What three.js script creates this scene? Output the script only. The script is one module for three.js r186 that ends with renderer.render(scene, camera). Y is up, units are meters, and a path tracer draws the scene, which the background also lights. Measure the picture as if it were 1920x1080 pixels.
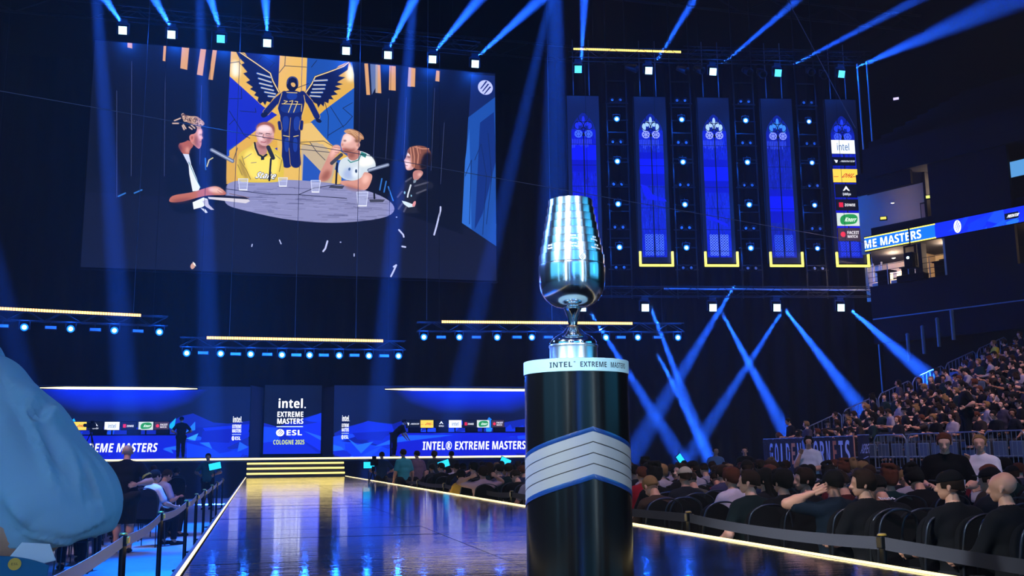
import * as THREE from 'three';
import { RoundedBoxGeometry } from 'three/addons/geometries/RoundedBoxGeometry.js';
import { mergeGeometries } from 'three/addons/utils/BufferGeometryUtils.js';
import { RectAreaLightUniformsLib } from 'three/addons/lights/RectAreaLightUniformsLib.js';

// ---------------------------------------------------------------- camera, air, exposure
const scene = new THREE.Scene();
const rad = (d) => d * Math.PI / 180;
const camera = new THREE.PerspectiveCamera(32.05, 16 / 9, 0.05, 300);
camera.rotation.order = 'YXZ';
camera.position.set(0, 1.5, 0);                       // held at chest height on the arena floor
camera.rotation.set(rad(9.65), rad(-14.17), -0.0105);
const renderer = new THREE.WebGLRenderer();
renderer.toneMapping = THREE.LinearToneMapping;
renderer.toneMappingExposure = 1.0;
renderer.shadowMap.enabled = true;
RectAreaLightUniformsLib.init();
scene.background = new THREE.Color(0, 0, 0);          // a closed hall: no sky
scene.fog = new THREE.FogExp2(new THREE.Color(0.95, 0.95, 0.95), 0.0007);   // stage haze, even through the whole hall
const AIR = 1.03;                                      // what the haze takes off a screen at stage distance, given back by its drive level

// ---------------------------------------------------------------- big lights
function spotLight(p, t, color, intensity, angle, radius = 0.1, penumbra = 0.4) {
  const s = new THREE.SpotLight(color, intensity, 0, angle, penumbra, 2);
  s.position.set(...p); s.target.position.set(...t); s.castShadow = true; s.shadow.radius = radius / 0.02;
  scene.add(s, s.target); return s;
}
function pointLight(p, color, intensity, radius = 0.08) {
  const s = new THREE.PointLight(color, intensity, 0, 2);
  s.position.set(...p); s.castShadow = true; s.shadow.radius = radius / 0.02; scene.add(s); return s;
}
function areaLight(p, t, w, h, color, intensity) {
  const s = new THREE.RectAreaLight(color, intensity, w, h);
  s.position.set(...p); s.lookAt(...t); scene.add(s); return s;
}
const COOL = new THREE.Color(0.88, 0.94, 1.0), BEAM = new THREE.Color(0.012, 0.105, 1.0), WASH = new THREE.Color(0.005, 0.12, 1.0), HOUSE = new THREE.Color(1.0, 0.70, 0.80);
// front-of-house lamps behind and above the camera (their housings stand further down): they make the streaks on the pedestal and the pool round its foot
const FRONT = [
  { p: [-5.5, 11.5, 7.6], t: [1.45, 2.3, -4.5], i: 900, a: 0.10, c: COOL },
  { p: [6.2, 11.5, 8.7], t: [1.45, 2.2, -4.5], i: 620, a: 0.10, c: COOL },
  { p: [-9, 9, -16], t: [1.45, 1.9, -4.5], i: 1500, a: 0.09, c: new THREE.Color(0.12, 0.32, 1.0) },
  { p: [-10.5, 10.5, -1.5], t: [1.75, 1.0, -6.3], i: 1900, a: 0.15, c: new THREE.Color(0.88, 0.95, 0.95) },
];
// narrow blue washes straight down onto the left aisle
const AISLE = [-5.6, -8.2, -10.8, -13.4, -16.2, -20, -25].map((z) => ({ p: [-2.2, 26, z + 1], t: [-0.78, 0, z], i: 15000, a: 0.088 }));
// warm pinkish house lamps over the seats, steep so that they light the people rather than the air before them
const HOUSE_LAMPS = [
  { p: [13, 23, -13], t: [19.5, 2.5, -25.5], i: 900, a: 0.30 }, { p: [20, 25, -14], t: [23, 4, -26], i: 900, a: 0.30 },
  { p: [4, 18, -3], t: [7.5, 1, -10.5], i: 560, a: 0.30 }, { p: [7, 20, -9], t: [9, 1, -19], i: 560, a: 0.30 },
  { p: [-8, 16, -12], t: [-3.2, 0.8, -20], i: 650, a: 0.17 }, { p: [10, 20, -22], t: [6, 1, -30], i: 700, a: 0.2 },
];
// coloured lamps added round the camera to light the figure at the left edge
const NEAR_LAMPS = [
  { p: [5.5, 3.0, -2.5], t: [-0.8, 1.4, -1.35], i: 24, a: 0.12, c: new THREE.Color(0.02, 0.40, 0.95) },
  { p: [-1.5, 7.5, 5.5], t: [-0.75, 1.4, -1.35], i: 3.5, a: 0.14, c: new THREE.Color(0.62, 0.60, 0.85) },
  { p: [-5.0, 3.6, 2.6], t: [-0.85, 1.4, -1.35], i: 15, a: 0.12, c: new THREE.Color(0.03, 0.55, 0.85) },
];

// ---------------------------------------------------------------- helpers
let seedNow = 7;
const rnd = () => { seedNow = (seedNow * 1664525 + 1013904223) % 4294967296; return seedNow / 4294967296; };
const pick = (a) => a[Math.floor(rnd() * a.length)];
const used = {};
function numbered(n) { const k = (used[n] = (used[n] ?? -1) + 1); return k ? n + '_' + String(k).padStart(3, '0') : n; }
function tag(o, label, category, group, kind) {
  if (label) o.userData.label = label;
  if (category) o.userData.category = category;
  if (group) o.userData.group = group;
  if (kind) o.userData.kind = kind;
  return o;
}
function thing(name, label, category, p = [0, 0, 0], turn = 0, group) {
  const o = new THREE.Group(); o.name = numbered(name); o.position.set(...p); o.rotation.y = turn; scene.add(o);
  return tag(o, label, category, group);
}
function put(name, geo, mat, parent = scene) {
  const g = Array.isArray(geo) ? (geo.length > 1 ? mergeGeometries(geo.map(plain)) : geo[0]) : geo;
  const m = new THREE.Mesh(g, mat); m.name = parent === scene ? numbered(name) : name;
  m.castShadow = m.receiveShadow = true; parent.add(m); return m;
}
function structure(name, geo, mat, label) { const m = put(name, geo, mat); m.userData.kind = 'structure'; if (label) m.userData.label = label; return m; }
function structGroup(name, p = [0, 0, 0], turn = 0) { const o = new THREE.Group(); o.name = numbered(name); o.position.set(...p); o.rotation.y = turn; o.userData.kind = 'structure'; scene.add(o); return o; }
function plain(g) { const h = g.index ? g.toNonIndexed() : g; for (const k of Object.keys(h.attributes)) if (!['position', 'normal', 'uv'].includes(k)) h.deleteAttribute(k); if (!h.attributes.uv) h.setAttribute('uv', new THREE.BufferAttribute(new Float32Array(h.attributes.position.count * 2), 2)); return h; }
const box = (w, h, d, x = 0, y = 0, z = 0) => new THREE.BoxGeometry(w, h, d).translate(x, y, z);
const rbox = (w, h, d, r, x = 0, y = 0, z = 0, s = 2) => new RoundedBoxGeometry(w, h, d, s, r).translate(x, y, z);
const cyl = (r0, r1, h, n = 16, x = 0, y = 0, z = 0) => new THREE.CylinderGeometry(r0, r1, h, n).translate(x, y, z);
const V = (a) => new THREE.Vector3(...a);
function bar(a, b, r, n = 6) {      // a round bar from a to b
  const p = V(a), q = V(b), d = q.clone().sub(p), g = new THREE.CylinderGeometry(r, r, d.length(), n);
  return g.applyQuaternion(new THREE.Quaternion().setFromUnitVectors(new THREE.Vector3(0, 1, 0), d.clone().normalize())).translate(...p.add(q).multiplyScalar(0.5).toArray());
}
const tube = (pts, r, seg = 24, n = 6) => new THREE.TubeGeometry(new THREE.CatmullRomCurve3(pts.map(V)), seg, r, n);
const lathe = (pts, n = 48) => new THREE.LatheGeometry(pts.map(([r, y]) => new THREE.Vector2(r, y)), n);
const std = (color, roughness = 0.7, metalness = 0, more = {}) => new THREE.MeshStandardMaterial({ color, roughness, metalness, ...more });
const matte = (color, specular = 0.15, more = {}) => new THREE.MeshPhysicalMaterial({ color, roughness: 0.95, specularIntensity: specular, ...more });   // cloth, unpainted black, raw concrete
const glow = (r, g, b, k = 1) => new THREE.MeshStandardMaterial({ color: 0x000000, roughness: 0.6, emissive: new THREE.Color(r, g, b), emissiveIntensity: k });
function canvas(w, h) { const c = document.createElement('canvas'); c.width = w; c.height = h; return [c, c.getContext('2d')]; }
function colorMap(c) { const t = new THREE.CanvasTexture(c); t.colorSpace = THREE.SRGBColorSpace; t.anisotropy = 8; return t; }
const screenMat = (c, k = AIR) => { const t = colorMap(c); return new THREE.MeshStandardMaterial({ color: 0x020203, roughness: 0.5, emissive: 0xffffff, emissiveIntensity: k, emissiveMap: t }); };
function poly(g, fill, p) { g.fillStyle = fill; g.beginPath(); for (let i = 0; i < p.length; i += 2) i ? g.lineTo(p[i], p[i + 1]) : g.moveTo(p[0], p[1]); g.closePath(); g.fill(); }
function line(g, color, w, p, close) { g.strokeStyle = color; g.lineWidth = w; g.lineJoin = g.lineCap = 'round'; g.beginPath(); for (let i = 0; i < p.length; i += 2) i ? g.lineTo(p[i], p[i + 1]) : g.moveTo(p[0], p[1]); if (close) g.closePath(); g.stroke(); }
function blob(g, fill, p) {        // smooth closed outline through the points
  const n = p.length / 2, at = (i) => [p[2 * ((i + n) % n)], p[2 * ((i + n) % n) + 1]]; g.fillStyle = fill; g.beginPath();
  for (let i = 0; i < n; i++) { const [x, y] = at(i), [u, v] = at(i + 1); if (!i) { const [a, b] = at(-1); g.moveTo((a + x) / 2, (b + y) / 2); } g.quadraticCurveTo(x, y, (x + u) / 2, (y + v) / 2); }
  g.closePath(); g.fill();
}
function words(g, text, x, y, w, h, color, { bold = true, italic = 0, mono = false, family = 'sans-serif', align = 'left' } = {}) {   // text stretched to w x h, top-left at x, y
  g.save(); g.font = (bold ? 'bold ' : '') + '100px ' + family; const m = g.measureText(text).width, cap = 72;
  g.transform(w / m, 0, -italic, h / cap, x + italic * h, y + h); g.fillStyle = color; g.textBaseline = 'alphabetic'; g.fillText(text, 0, 0); g.restore();
}
// the tournament organiser's round emblem: a disc with three slanting bars cut out
function roundEmblem(g, x, y, r, disc, cut) {
  g.save(); g.beginPath(); g.ellipse(x, y, r, r, 0, 0, 7); g.fillStyle = disc; g.fill(); g.clip();
  g.translate(x, y); g.rotate(-0.92); for (let k = 0; k < 3; k++) poly(g, cut, [-r * (0.62 + 0.12 * k), r * (-0.42 + 0.40 * k), r * (0.78 - 0.13 * k), r * (-0.50 + 0.42 * k), r * (0.82 - 0.13 * k), r * (-0.30 + 0.42 * k), -r * (0.52 + 0.12 * k), r * (-0.30 + 0.40 * k)]);
  g.restore();
}
const smooth = (a, b, x) => { const t = Math.min(1, Math.max(0, (x - a) / (b - a))); return t * t * (3 - 2 * t); };
const hash = (x, y) => { const s = Math.sin(x * 127.1 + y * 311.7) * 43758.5453; return s - Math.floor(s); };
function vnoise(x, y) { const i = Math.floor(x), j = Math.floor(y), u = smooth(0, 1, x - i), v = smooth(0, 1, y - j), L = THREE.MathUtils.lerp; return L(L(hash(i, j), hash(i + 1, j), u), L(hash(i, j + 1), hash(i + 1, j + 1), u), v); }
function grainMap(n, f, rep = 1) {   // grey grain 0..1 from layered noise, wrapping
  const d = new Uint8Array(n * n * 4);
  for (let y = 0; y < n; y++) for (let x = 0; x < n; x++) { const v = 255 * f(x / n, y / n); d.set([v, v, v, 255], (y * n + x) * 4); }
  const t = new THREE.DataTexture(d, n, n); t.wrapS = t.wrapT = THREE.RepeatWrapping; t.magFilter = THREE.LinearFilter; t.minFilter = THREE.LinearFilter; t.repeat.set(rep, rep); t.needsUpdate = true; return t;
}
const M = {
  black: matte(0x08090b, 0.2), truss: std(0x1a1c20, 0.5, 0.6), cloth: matte(0x07080b), dark: matte(0x14161b, 0.3), steel: std(0x6d7178, 0.4, 0.85), rail: std(0x8a8f98, 0.45, 0.6), concrete: matte(0x1a1b20),
  gold: std(0xc9a24a, 0.35, 0.7), belt: matte(0x9496a2, 0.3), darkBelt: matte(0x383943, 0.3), ledWarm: glow(1.0, 0.52, 0.17, 3.4), ledYellow: glow(1.0, 0.80, 0.34, 3.2), lampCore: glow(0.45, 0.78, 1.0, 6), haloRing: glow(0.004, 0.16, 1.0, 0.9), cellWhite: glow(0.55, 0.95, 1.0, 3.4), cellCyan: glow(0.10, 0.75, 0.95, 2.0),
};
const PED = [1.45,1.894,-4.523];

// ---------------------------------------------------------------- the hall
const floorGrain = grainMap(256, (u, v) => { const s = (f) => vnoise(u * f, v * f); return 0.72 + 0.16 * s(60) + 0.1 * s(9) - (s(23) > 0.86 ? 0.12 : 0); }, 1);
floorGrain.repeat.set(18, 22);
structure('floor', box(74, 0.4, 108, 4, -0.2, -12), new THREE.MeshStandardMaterial({ color: 0x868e9a, roughness: 0.62, map: floorGrain, bumpMap: floorGrain, bumpScale: 0.002 }), 'scuffed grey arena floor covering');
structure('ceiling', box(76, 0.5, 110, 4, 30.25, -12), M.black);
structure('wall_back', box(76, 31, 0.5, 4, 15, -66), M.black);
structure('wall_front', box(76, 31, 0.5, 4, 15, 42), M.black);
structure('wall_left', box(0.5, 31, 110, -33, 15, -12), M.black);
structure('wall_right', box(0.5, 31, 110, 41, 15, -12), M.black);
// ceiling joists, just readable in the haze
for (let k = 0; k < 7; k++) { const t = tag(put('ceiling_truss', [...[-0.5, 0.5].flatMap((y) => [bar([-30, 27 + y, -58 + k * 9], [38, 27 + y, -58 + k * 9], 0.07)]), ...Array.from({ length: 34 }, (_, i) => bar([-30 + i * 2, 26.5 + (i % 2), -58 + k * 9], [-28 + i * 2, 27.5 - (i % 2), -58 + k * 9], 0.04, 5))], M.truss), `dark steel roof truss high up, ${['first', 'second', 'third', 'fourth', 'fifth', 'sixth', 'seventh'][k]} counted from behind the stage`, 'truss', 'roof trusses'); t.userData.kind = 'thing'; }
// black masking drape behind and beside the stage: pleated cloth
function drape(name, label, p, turn, w, h, folds) {
  const n = folds * 8, g = new THREE.BufferGeometry(), pos = [], idx = [];
  for (let i = 0; i <= n; i++) for (let j = 0; j <= 1; j++) pos.push((i / n - 0.5) * w, j * h, 0.16 * Math.sin(i / 8 * 6.283) + 0.05 * Math.sin(i * 0.37));
  for (let i = 0; i < n; i++) { const a = 2 * i; idx.push(a, a + 2, a + 1, a + 1, a + 2, a + 3); }
  g.setAttribute('position', new THREE.Float32BufferAttribute(pos, 3)); g.setIndex(idx); g.computeVertexNormals();
  const m = put(name, g, matte(0x0a0b10, 0.12, { side: THREE.DoubleSide })); m.position.set(...p); m.rotation.y = turn; return tag(m, label, 'drape');
}
drape('masking_drape', 'black pleated masking drape hanging behind the whole stage', [1.6, 0, -58], 0, 62, 24, 46);
drape('masking_drape', 'black pleated side drape left of the hanging video screen', [-19, 0, -38], Math.PI / 2 - 0.35, 34, 24, 26);
drape('masking_drape', 'black drape hanging behind the tall window screens', [23.2, 0, -48.9], -0.177, 16, 23, 15);

// ---------------------------------------------------------------- the runway
const RX0 = -0.40, RX1 = 3.58, RZ0 = -0.5, RZ1 = -43.05, RY = 0.85;
const waveMap = grainMap(512, (u, v) => 0.5 + 0.28 * (vnoise(u * 3, v * 90) - 0.5) + 0.34 * (vnoise(u * 5 + 9, v * 34) - 0.5) + 0.1 * (vnoise(u * 160, v * 160) - 0.5));
const scuffMap = grainMap(512, (u, v) => 0.62 + 0.30 * vnoise(u * 7, v * 7) + 0.16 * (vnoise(u * 140, v * 90) - 0.5) + (vnoise(u * 60 + 3, v * 8) > 0.93 ? 0.2 : 0));
const runwayMat = [0, 1, 2].map((k) => new THREE.MeshPhysicalMaterial({ color: [0x111215, 0x101114, 0x131418][k], roughness: 0.10, roughnessMap: scuffMap, bumpMap: waveMap, bumpScale: 0.0006, ior: 1.38 }));
const runway = thing('runway', 'raised glossy black runway with glowing edges leading to the stage stairs', 'runway');
put('frame', [box(RX1 - RX0, 0.78, RZ0 - RZ1, (RX0 + RX1) / 2, 0.39, (RZ0 + RZ1) / 2)], M.black, runway);
{
  const rows = 40, cols = 2, dz = (RZ0 - RZ1) / rows, dx = (RX1 - RX0) / cols, shape = new THREE.BoxGeometry(dx - 0.006, 0.07, dz - 0.006);
  for (let i = 0; i < rows; i++) for (let j = 0; j < cols; j++) {
    const m = put('panel', shape, runwayMat[Math.floor(rnd() * 3)], runway);
    m.position.set(RX0 + (j + 0.5) * dx, RY - 0.036 + 0.0012 * rnd(), RZ0 - (i + 0.5) * dz);
    m.rotation.set((rnd() - 0.5) * 0.0035, 0, (rnd() - 0.5) * 0.0012);
  }
  const L = RZ0 - RZ1, zc = (RZ0 + RZ1) / 2;
  for (const s of [-1, 1]) {
    const x = s < 0 ? RX0 : RX1;
    put('edge_trim', box(0.05, 0.10, L, x + s * 0.045, RY - 0.055, zc), std(0x2a2c30, 0.4, 0.5), runway);
    put('light_strip', box(0.016, 0.014, L, x + s * 0.022, RY + 0.006, zc), glow(1.0, 0.78, 0.36, 2.4), runway).userData.label = s < 0 ? 'glowing strip along the left runway edge' : 'glowing strip along the right runway edge';
    put('skirt', box(0.02, 0.78, L, x + s * 0.02, 0.39, zc), M.cloth, runway);
    const l = new THREE.RectAreaLight(new THREE.Color(1, 0.74, 0.32), 3.4, L, 0.05); l.position.set(x + s * 0.075, RY - 0.0, zc); l.lookAt(x + s * 4, RY + 0.3, zc); scene.add(l);
  }
}

// ---------------------------------------------------------------- the stage
const DY = 1.6, DZ = -44;
const stage = thing('stage', 'wide dark stage platform with a glowing front edge behind the runway', 'stage');
put('deck', box(26, 0.12, 13, 1.59, DY - 0.06, DZ - 6.5), std(0x101217, 0.35), stage);
for (let k = 0; k < 13; k++) put('fascia_panel', rbox(1.99, 1.44, 0.06, 0.01, 1.59 - 12 + 2 * k, 0.74, DZ - 0.08 + 0.004 * (k % 2), 1), matte(0x1c1e25, 0.2), stage);
put('light_strip', box(26, 0.075, 0.05, 1.59, DY - 0.005, DZ + 0.02), glow(1.0, 0.78, 0.32, 2.6), stage);
areaLight([1.59, DY, DZ + 0.1], [1.59, DY - 0.2, 0], 25, 0.08, new THREE.Color(1, 0.78, 0.30), 1.5);
const stairs = thing('stage_stairs', 'broad stage stairs with glowing step edges at the end of the runway', 'stairs');
[[1.41, -43.72], [1.205, -43.42], [1.0, -43.12]].forEach(([y, z], k) => {
  const s = put('step', box(3.98, y - 0.02 - 0.8, 0.30, 1.59, (y - 0.02 + 0.8) / 2, z - 0.15), std(0x3a3525, 0.6), stairs);
  put('light_strip', box(3.98, 0.07, 0.035, 1.59, y - 0.01, z + 0.02), glow(1.0, 0.78, 0.18, 2.2), s);
});
areaLight([1.59, 1.2, -43.0], [1.59, 1.1, 0], 3.9, 0.4, new THREE.Color(1, 0.76, 0.28), 0.35);
// splayed side pieces framing the centre screen; lit tone painted into the left one
for (const s of [-1, 1]) {
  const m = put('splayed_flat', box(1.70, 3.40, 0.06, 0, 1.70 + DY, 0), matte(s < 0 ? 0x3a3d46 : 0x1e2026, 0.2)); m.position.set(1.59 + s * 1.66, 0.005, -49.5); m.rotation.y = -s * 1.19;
  tag(m, s < 0 ? 'tall flat painted a lit grey, left of the centre logo screen' : 'tall dark flat right of the centre logo screen', 'scenery flat');
}

// ---------------------------------------------------------------- screens: what each one shows is drawn in its own plane
const NAVY = '#05081c';
// --- the big hanging video screen: a talk show round a table
{
  const W = 2031, H = 1143, [c, g] = canvas(W, H), U = W / 753;
  g.fillStyle = '#0a0b18'; g.fillRect(0, 0, W, H);
  // studio floor, a little lighter, and dark wall
  poly(g, '#0e1022', [-24,776.7,668.2,779.2,1008.1,858,1492.9,806.1,2033.2,894.8,2030.9,1180.9,-23.5,1193.9]);
  poly(g, '#080914', [-0.8,-13.9,2040.4,-11.3,2035.8,574,1844.3,585.4,19.3,694.5]);
  poly(g, '#060813', [1260,-61.4,1889.4,17,1852.3,902.9,1576.2,816.1,1283.3,533.5]);
  poly(g, '#04122f', [1542.8,76.8,1691.6,79.1,1675.8,508.4,1523.5,489.2]);
  const soft = (fill, b, p) => { g.filter = `blur(${b}px)`; blob(g, fill, p); g.filter = 'none'; }, inside = (p, draw, round) => { g.save(); g.beginPath(); if (round) { const n = p.length / 2; for (let i = 0; i <= n; i++) { const x = p[2 * (i % n)], y = p[2 * (i % n) + 1], u = p[2 * ((i + 1) % n)], v = p[2 * ((i + 1) % n) + 1]; if (!i) g.moveTo((p[2 * n - 2] + x) / 2, (p[2 * n - 1] + y) / 2); g.quadraticCurveTo(x, y, (x + u) / 2, (y + v) / 2); } } else for (let i = 0; i < p.length; i += 2) i ? g.lineTo(p[i], p[i + 1]) : g.moveTo(p[0], p[1]); g.closePath(); g.clip(); draw(); g.restore(); };
  // mural: blue and gold bands with cracks and a winged figure
  inside([648.2,-4.5,698.1,-6.3,878.9,-5.6,1027.3,-7.5,1261,3.6,1273.2,70.3,1274.4,143.6,1275.1,534,1231.8,706.8,650,698.1,643.7,379.3], () => {
    poly(g, '#1626b8', [599.7,-43.1,1315.9,-51.7,1327.7,758,630.5,794.9]); poly(g, '#1c52ae', [1026.9,-25.1,1315.9,-51.7,1327.7,758,1107.3,544.7,953.7,285.1,1032.4,207]); poly(g, '#101d66', [666,-20.6,886.8,-12.1,893.6,232.6,832.2,223.2,747.8,58.4]); poly(g, '#1b4aa0', [1027.3,-7.5,1246.9,-9.9,1206.4,46.8,1033,235.8]);
    poly(g, '#1540b0', [638.5,379.7,707.9,436.4,646.5,601.9]);
    poly(g, '#dfae42', [639.9,-18.1,667.2,-5.9,714.6,-2.9,814,135.9,1072.9,328.6,1172.6,453.6,1271.8,534.2,914.3,557.1,970.5,365.5,818.4,282.1,645.2,132]); poly(g, '#d8a63c', [1248.8,-3.1,1267.6,59.5,1276.1,141.6,1127.2,272.8,1059.4,344.3,939.1,469.5,740.2,568.2,660.9,573.3,659.2,524.3,847.6,352.7,1014.9,215.1,1123.9,109.4,1192.7,28.4]); poly(g, '#e2b257', [890.7,-2.8,1030.5,-3.6,1028.2,191.8,887.5,203.3]);
    poly(g, '#1626b8', [631.7,129.5,853.8,334,646,525.2]); poly(g, '#1c52ae', [1286.7,140.7,1052.6,348.4,1158.7,454.5,1293,548.2]); poly(g, '#e0b868', [1004.7,363,1059.5,347.9,1173,475.5,1091.5,545.7,982.1,552.7]); poly(g, '#bda88a', [1007.2,464.9,1089.4,452,1145.3,477.4,1091.5,545.7,1009.3,551]); poly(g, '#2350ae', [1022.1,514.7,1057.2,547.9,1023,550.1]);
    poly(g, '#dfb458', [891.8,451.6,1037.9,441.5,1216.8,622.9,1218.9,741.3,848.3,761.3,894.8,558.3]); poly(g, '#bda88a', [1011.8,471.7,1119,458.7,1193.6,539.2,1163.9,682.5,1016.8,676.9]); poly(g, '#2350ae', [1023.6,516.2,1114,606.5,1094.9,714.4,1020.5,718.6]); poly(g, '#d3a23e', [645.1,563.2,710.1,503.3,787.6,648.6,769.5,732.6,641.2,739.7]);
    for (const [x, y] of [[673.9,89.2], [1253.4,60.7]]) soft('#f6ecd2', 10, [x - 22, y - 46, x + 22, y - 40, x + 24, y + 50, x - 24, y + 46]);
    for (const p of [[642.7,62.6,689.4,51.1,700,64.8], [919.7,0.5,917.7,52.8,1028.3,50.5], [917.7,52.8,891.3,92.3], [649.5,251.8,709.5,247,706.4,196.2], [705,312.7,782.3,314,778.2,292.5], [651.8,316.7,729.4,440.8,756.5,453.2], [654.3,388.6,679.9,357.9], [1126.5,235.8,1145.4,308.4,1144.3,426.2], [1144,411.6,1233.6,346.2,1268,299.2], [1154.8,255.9,1223.3,361.7], [1266.8,224.7,1218,258.4,1268,299.2], [1052.7,48.3,1079.7,8.4], [1000.2,458.1,1123.8,442.3,1172.9,468.2], [1055,454.3,1090.5,502.9,1132.8,543.1], [1007.9,493.9,1201.4,502.9], [698.3,507.4,680.7,572], [810.2,10.5,865.9,42.6,846,66.6], [777.4,50.5,803.4,11.1], [986.1,165.7,1040.8,138.8]]) line(g, 'rgba(18,20,44,0.8)', 3.2, p);
    // wings: layered blue feathers edged in gold
    for (const [wing, edge, ribs] of [
      [[670.6,-6.2,722.1,18.6,777.5,54.2,847,99.8,865.2,138.9,890.9,203,871,223,851.6,257.5,834.4,251.6,826.3,274.2,814.3,256.8,801.1,268.8,787.1,251.7,791.2,233.1,769.3,223.9,778.9,208.5,748.1,192.8,761.2,180.7,726.7,158,746.5,145.3,711.7,111.6,731.6,102.5,700,64.8,716.6,56,688.7,29], [670.5,-7.7,691,-0.7,777.5,54.2,847,99.8,860.4,139.3,892.1,197.1], [[782.5,105.4,847.6,121.9], [790.1,132,851.8,147.4], [795.6,158,857.2,169], [805.2,180.7,864.6,190.5], [822.8,202.7,874,208.8], [840.4,223.3,881.3,224.4]]],
      [[1245.4,4.8,1213.9,26.5,1137,67.1,1071.2,99,1058.2,137.4,1028.3,195.5,1049.5,212.3,1063.9,237.1,1084.9,246.5,1092.4,268.1,1104.4,245,1120,258.6,1125,232.2,1144,238.2,1147,215.6,1171.5,215.9,1157.1,196.2,1192,185.9,1170.6,169,1209.1,154.7,1177.2,142.3,1219.2,127.6,1187.3,119,1229.1,89.2,1193.7,84.7,1239,46.9], [1245.4,3.3,1217.5,30,1137.1,69.4,1073.3,98.8,1056.8,139,1025.4,192.1], [[1068.3,121.6,1134.4,112.3], [1067.4,144.1,1124.5,139.3], [1062.3,166.8,1121.4,160.4], [1055.8,185.9,1111.4,181.3], [1050.7,204.8,1101.4,204.4], [1046.2,221.5,1060.3,232.2]]]]) {
      poly(g, '#0c1342', wing); inside(wing, () => { for (let k = 0; k < wing.length; k += 2) line(g, k % 4 ? '#1a3f9e' : '#16307e', 8, [wing[k], wing[k + 1], (wing[k] + ribs[3][0][2]) / 2, (wing[k + 1] + ribs[3][0][3]) / 2]); });
      line(g, '#c69a48', 2.2, wing, true); line(g, '#0a1030', 10, edge); line(g, '#ecca86', 6, edge); for (const r of ribs) { line(g, '#3f6fc8', 11, r); line(g, '#e6cd9a', 4.5, r); }
    }
    // figure in a helmet and load vest, arms spread low
    const limb = (p, w) => { line(g, '#c79a48', w + 5, p); line(g, '#0f1c62', w, p); };
    limb([921.7,204.2,881.8,244.2,832.8,310.1], 30); limb([1011,196.9,1050.1,241.9,1086.4,312.8], 30); blob(g, '#0b1338', [802.7,319.7,836,302.6,843.5,327.5,813.5,344.3]); blob(g, '#0b1338', [1079.5,317,1114.6,332.8,1104.5,349.8,1080,339.1]);
    limb([928.4,324.8,937.2,397,942.9,483.7,941.8,570.4], 52); limb([983.1,320.6,978.1,394.1,976.9,481.5,985.9,567.6], 52); limb([898.7,359.8,904.4,392.1], 16); limb([1011.2,347.8,1008.7,384.6], 16);
    blob(g, '#0f1c62', [908,201.6,945.1,180.2,1000.4,186.7,1028.5,206.6,1013.6,303.6,1003.8,326.4,901.3,330.4,886.4,284.1,891.9,239.7]); line(g, '#d8b25c', 3.5, [908,201.6,887.7,284,902.6,330.3]); line(g, '#d8b25c', 3.5, [1018.1,203.8,1029.8,258.2,1010.6,322.2]);
    blob(g, '#1a3792', [931.8,196,986.8,195.2,980.9,232.6,932.8,232.8]); blob(g, '#16307e', [902.8,260.8,1009,256.2,1003.3,304.4,904.1,308.3]); blob(g, '#1a3792', [911.4,326,948.8,319.6,944,396.6,920.6,412.8]); blob(g, '#1a3792', [969.4,321.7,1003.7,319.1,998.6,392.6,971.4,401.9]); blob(g, '#1a3792', [924.7,441.5,951.7,432.4,951.1,512.1,929.4,513.6]); blob(g, '#1a3792', [968.9,434.8,992.8,433.1,993.3,509.3,971.5,510.8]);
    for (const p of [[909.5,258.8,1009,254], [919.3,241.2,936.5,243.5,919.7,255.8], [946.8,242.7,963.8,237.6,942.8,301.7], [974.2,240.5,988,240.9,968.8,299.7], [931.8,196,983.3,194], [1009.1,259.8,1006.5,293.2], [921,427.3,951.7,430.9], [972.1,429.5,995.9,422]]) line(g, '#e4c470', 4, p);
    blob(g, '#0a1034', [927.3,155.8,933.2,118.3,956.9,103.6,984.8,113.9,991.3,154.1,979.5,177.3,952.1,184.8,934.7,177.3]); line(g, '#3a4a90', 4, [933.3,149.4,938.1,121.6,958.4,108.7,980.8,118.7,987.1,150.8]); blob(g, '#d8a860', [949,142.9,968.1,137.6,977.5,155.3,965.4,167.4,952.8,157.4]); blob(g, '#0a1034', [937.9,166,979.1,162.6,976.2,185,941.9,187.8]);
  });
  // hanging wooden slats, stands
  for (const p of [[151,-8.8,173.7,-5.4,175.4,28.2,152.7,24.7], [322.7,-5.4,335.4,-6.6,334.3,81.2,321.5,79.5], [409.7,-2.2,445.4,-8.4,440.4,117,406.9,111.4], [499.8,-2.1,528.1,-7.6,515.9,141.5,487.4,138.3], [559.4,-4.8,580.3,-3.9,565.7,159.9,544.9,158.9], [1325.1,3.8,1344.6,2,1358.1,174.9,1338.7,176.4], [1389.5,4,1409.2,5.2,1416.6,161.3,1385.8,160.9], [1457.1,3.9,1491.1,3.8,1492.4,140.3,1455.7,140.4], [1559.4,3.8,1596.5,6.5,1594.3,111.1,1554.4,111.5], [1708.7,8.6,1729,9.8,1726.2,70.2,1703.1,69.2]]) { poly(g, '#d39a5a', p); line(g, '#8a5a34', 2, p.slice(2, 6)); }
  poly(g, '#5b6d96', [1355.9,4,1389.5,4,1385.5,134.4,1366.5,174.2]); poly(g, '#a4968f', [1383.9,4.5,1395.1,3.5,1397,159.9,1385.8,160.9]); poly(g, '#b49aa0', [1559.4,3.8,1573.6,5.5,1571.5,113,1554.4,111.5]);
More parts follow.
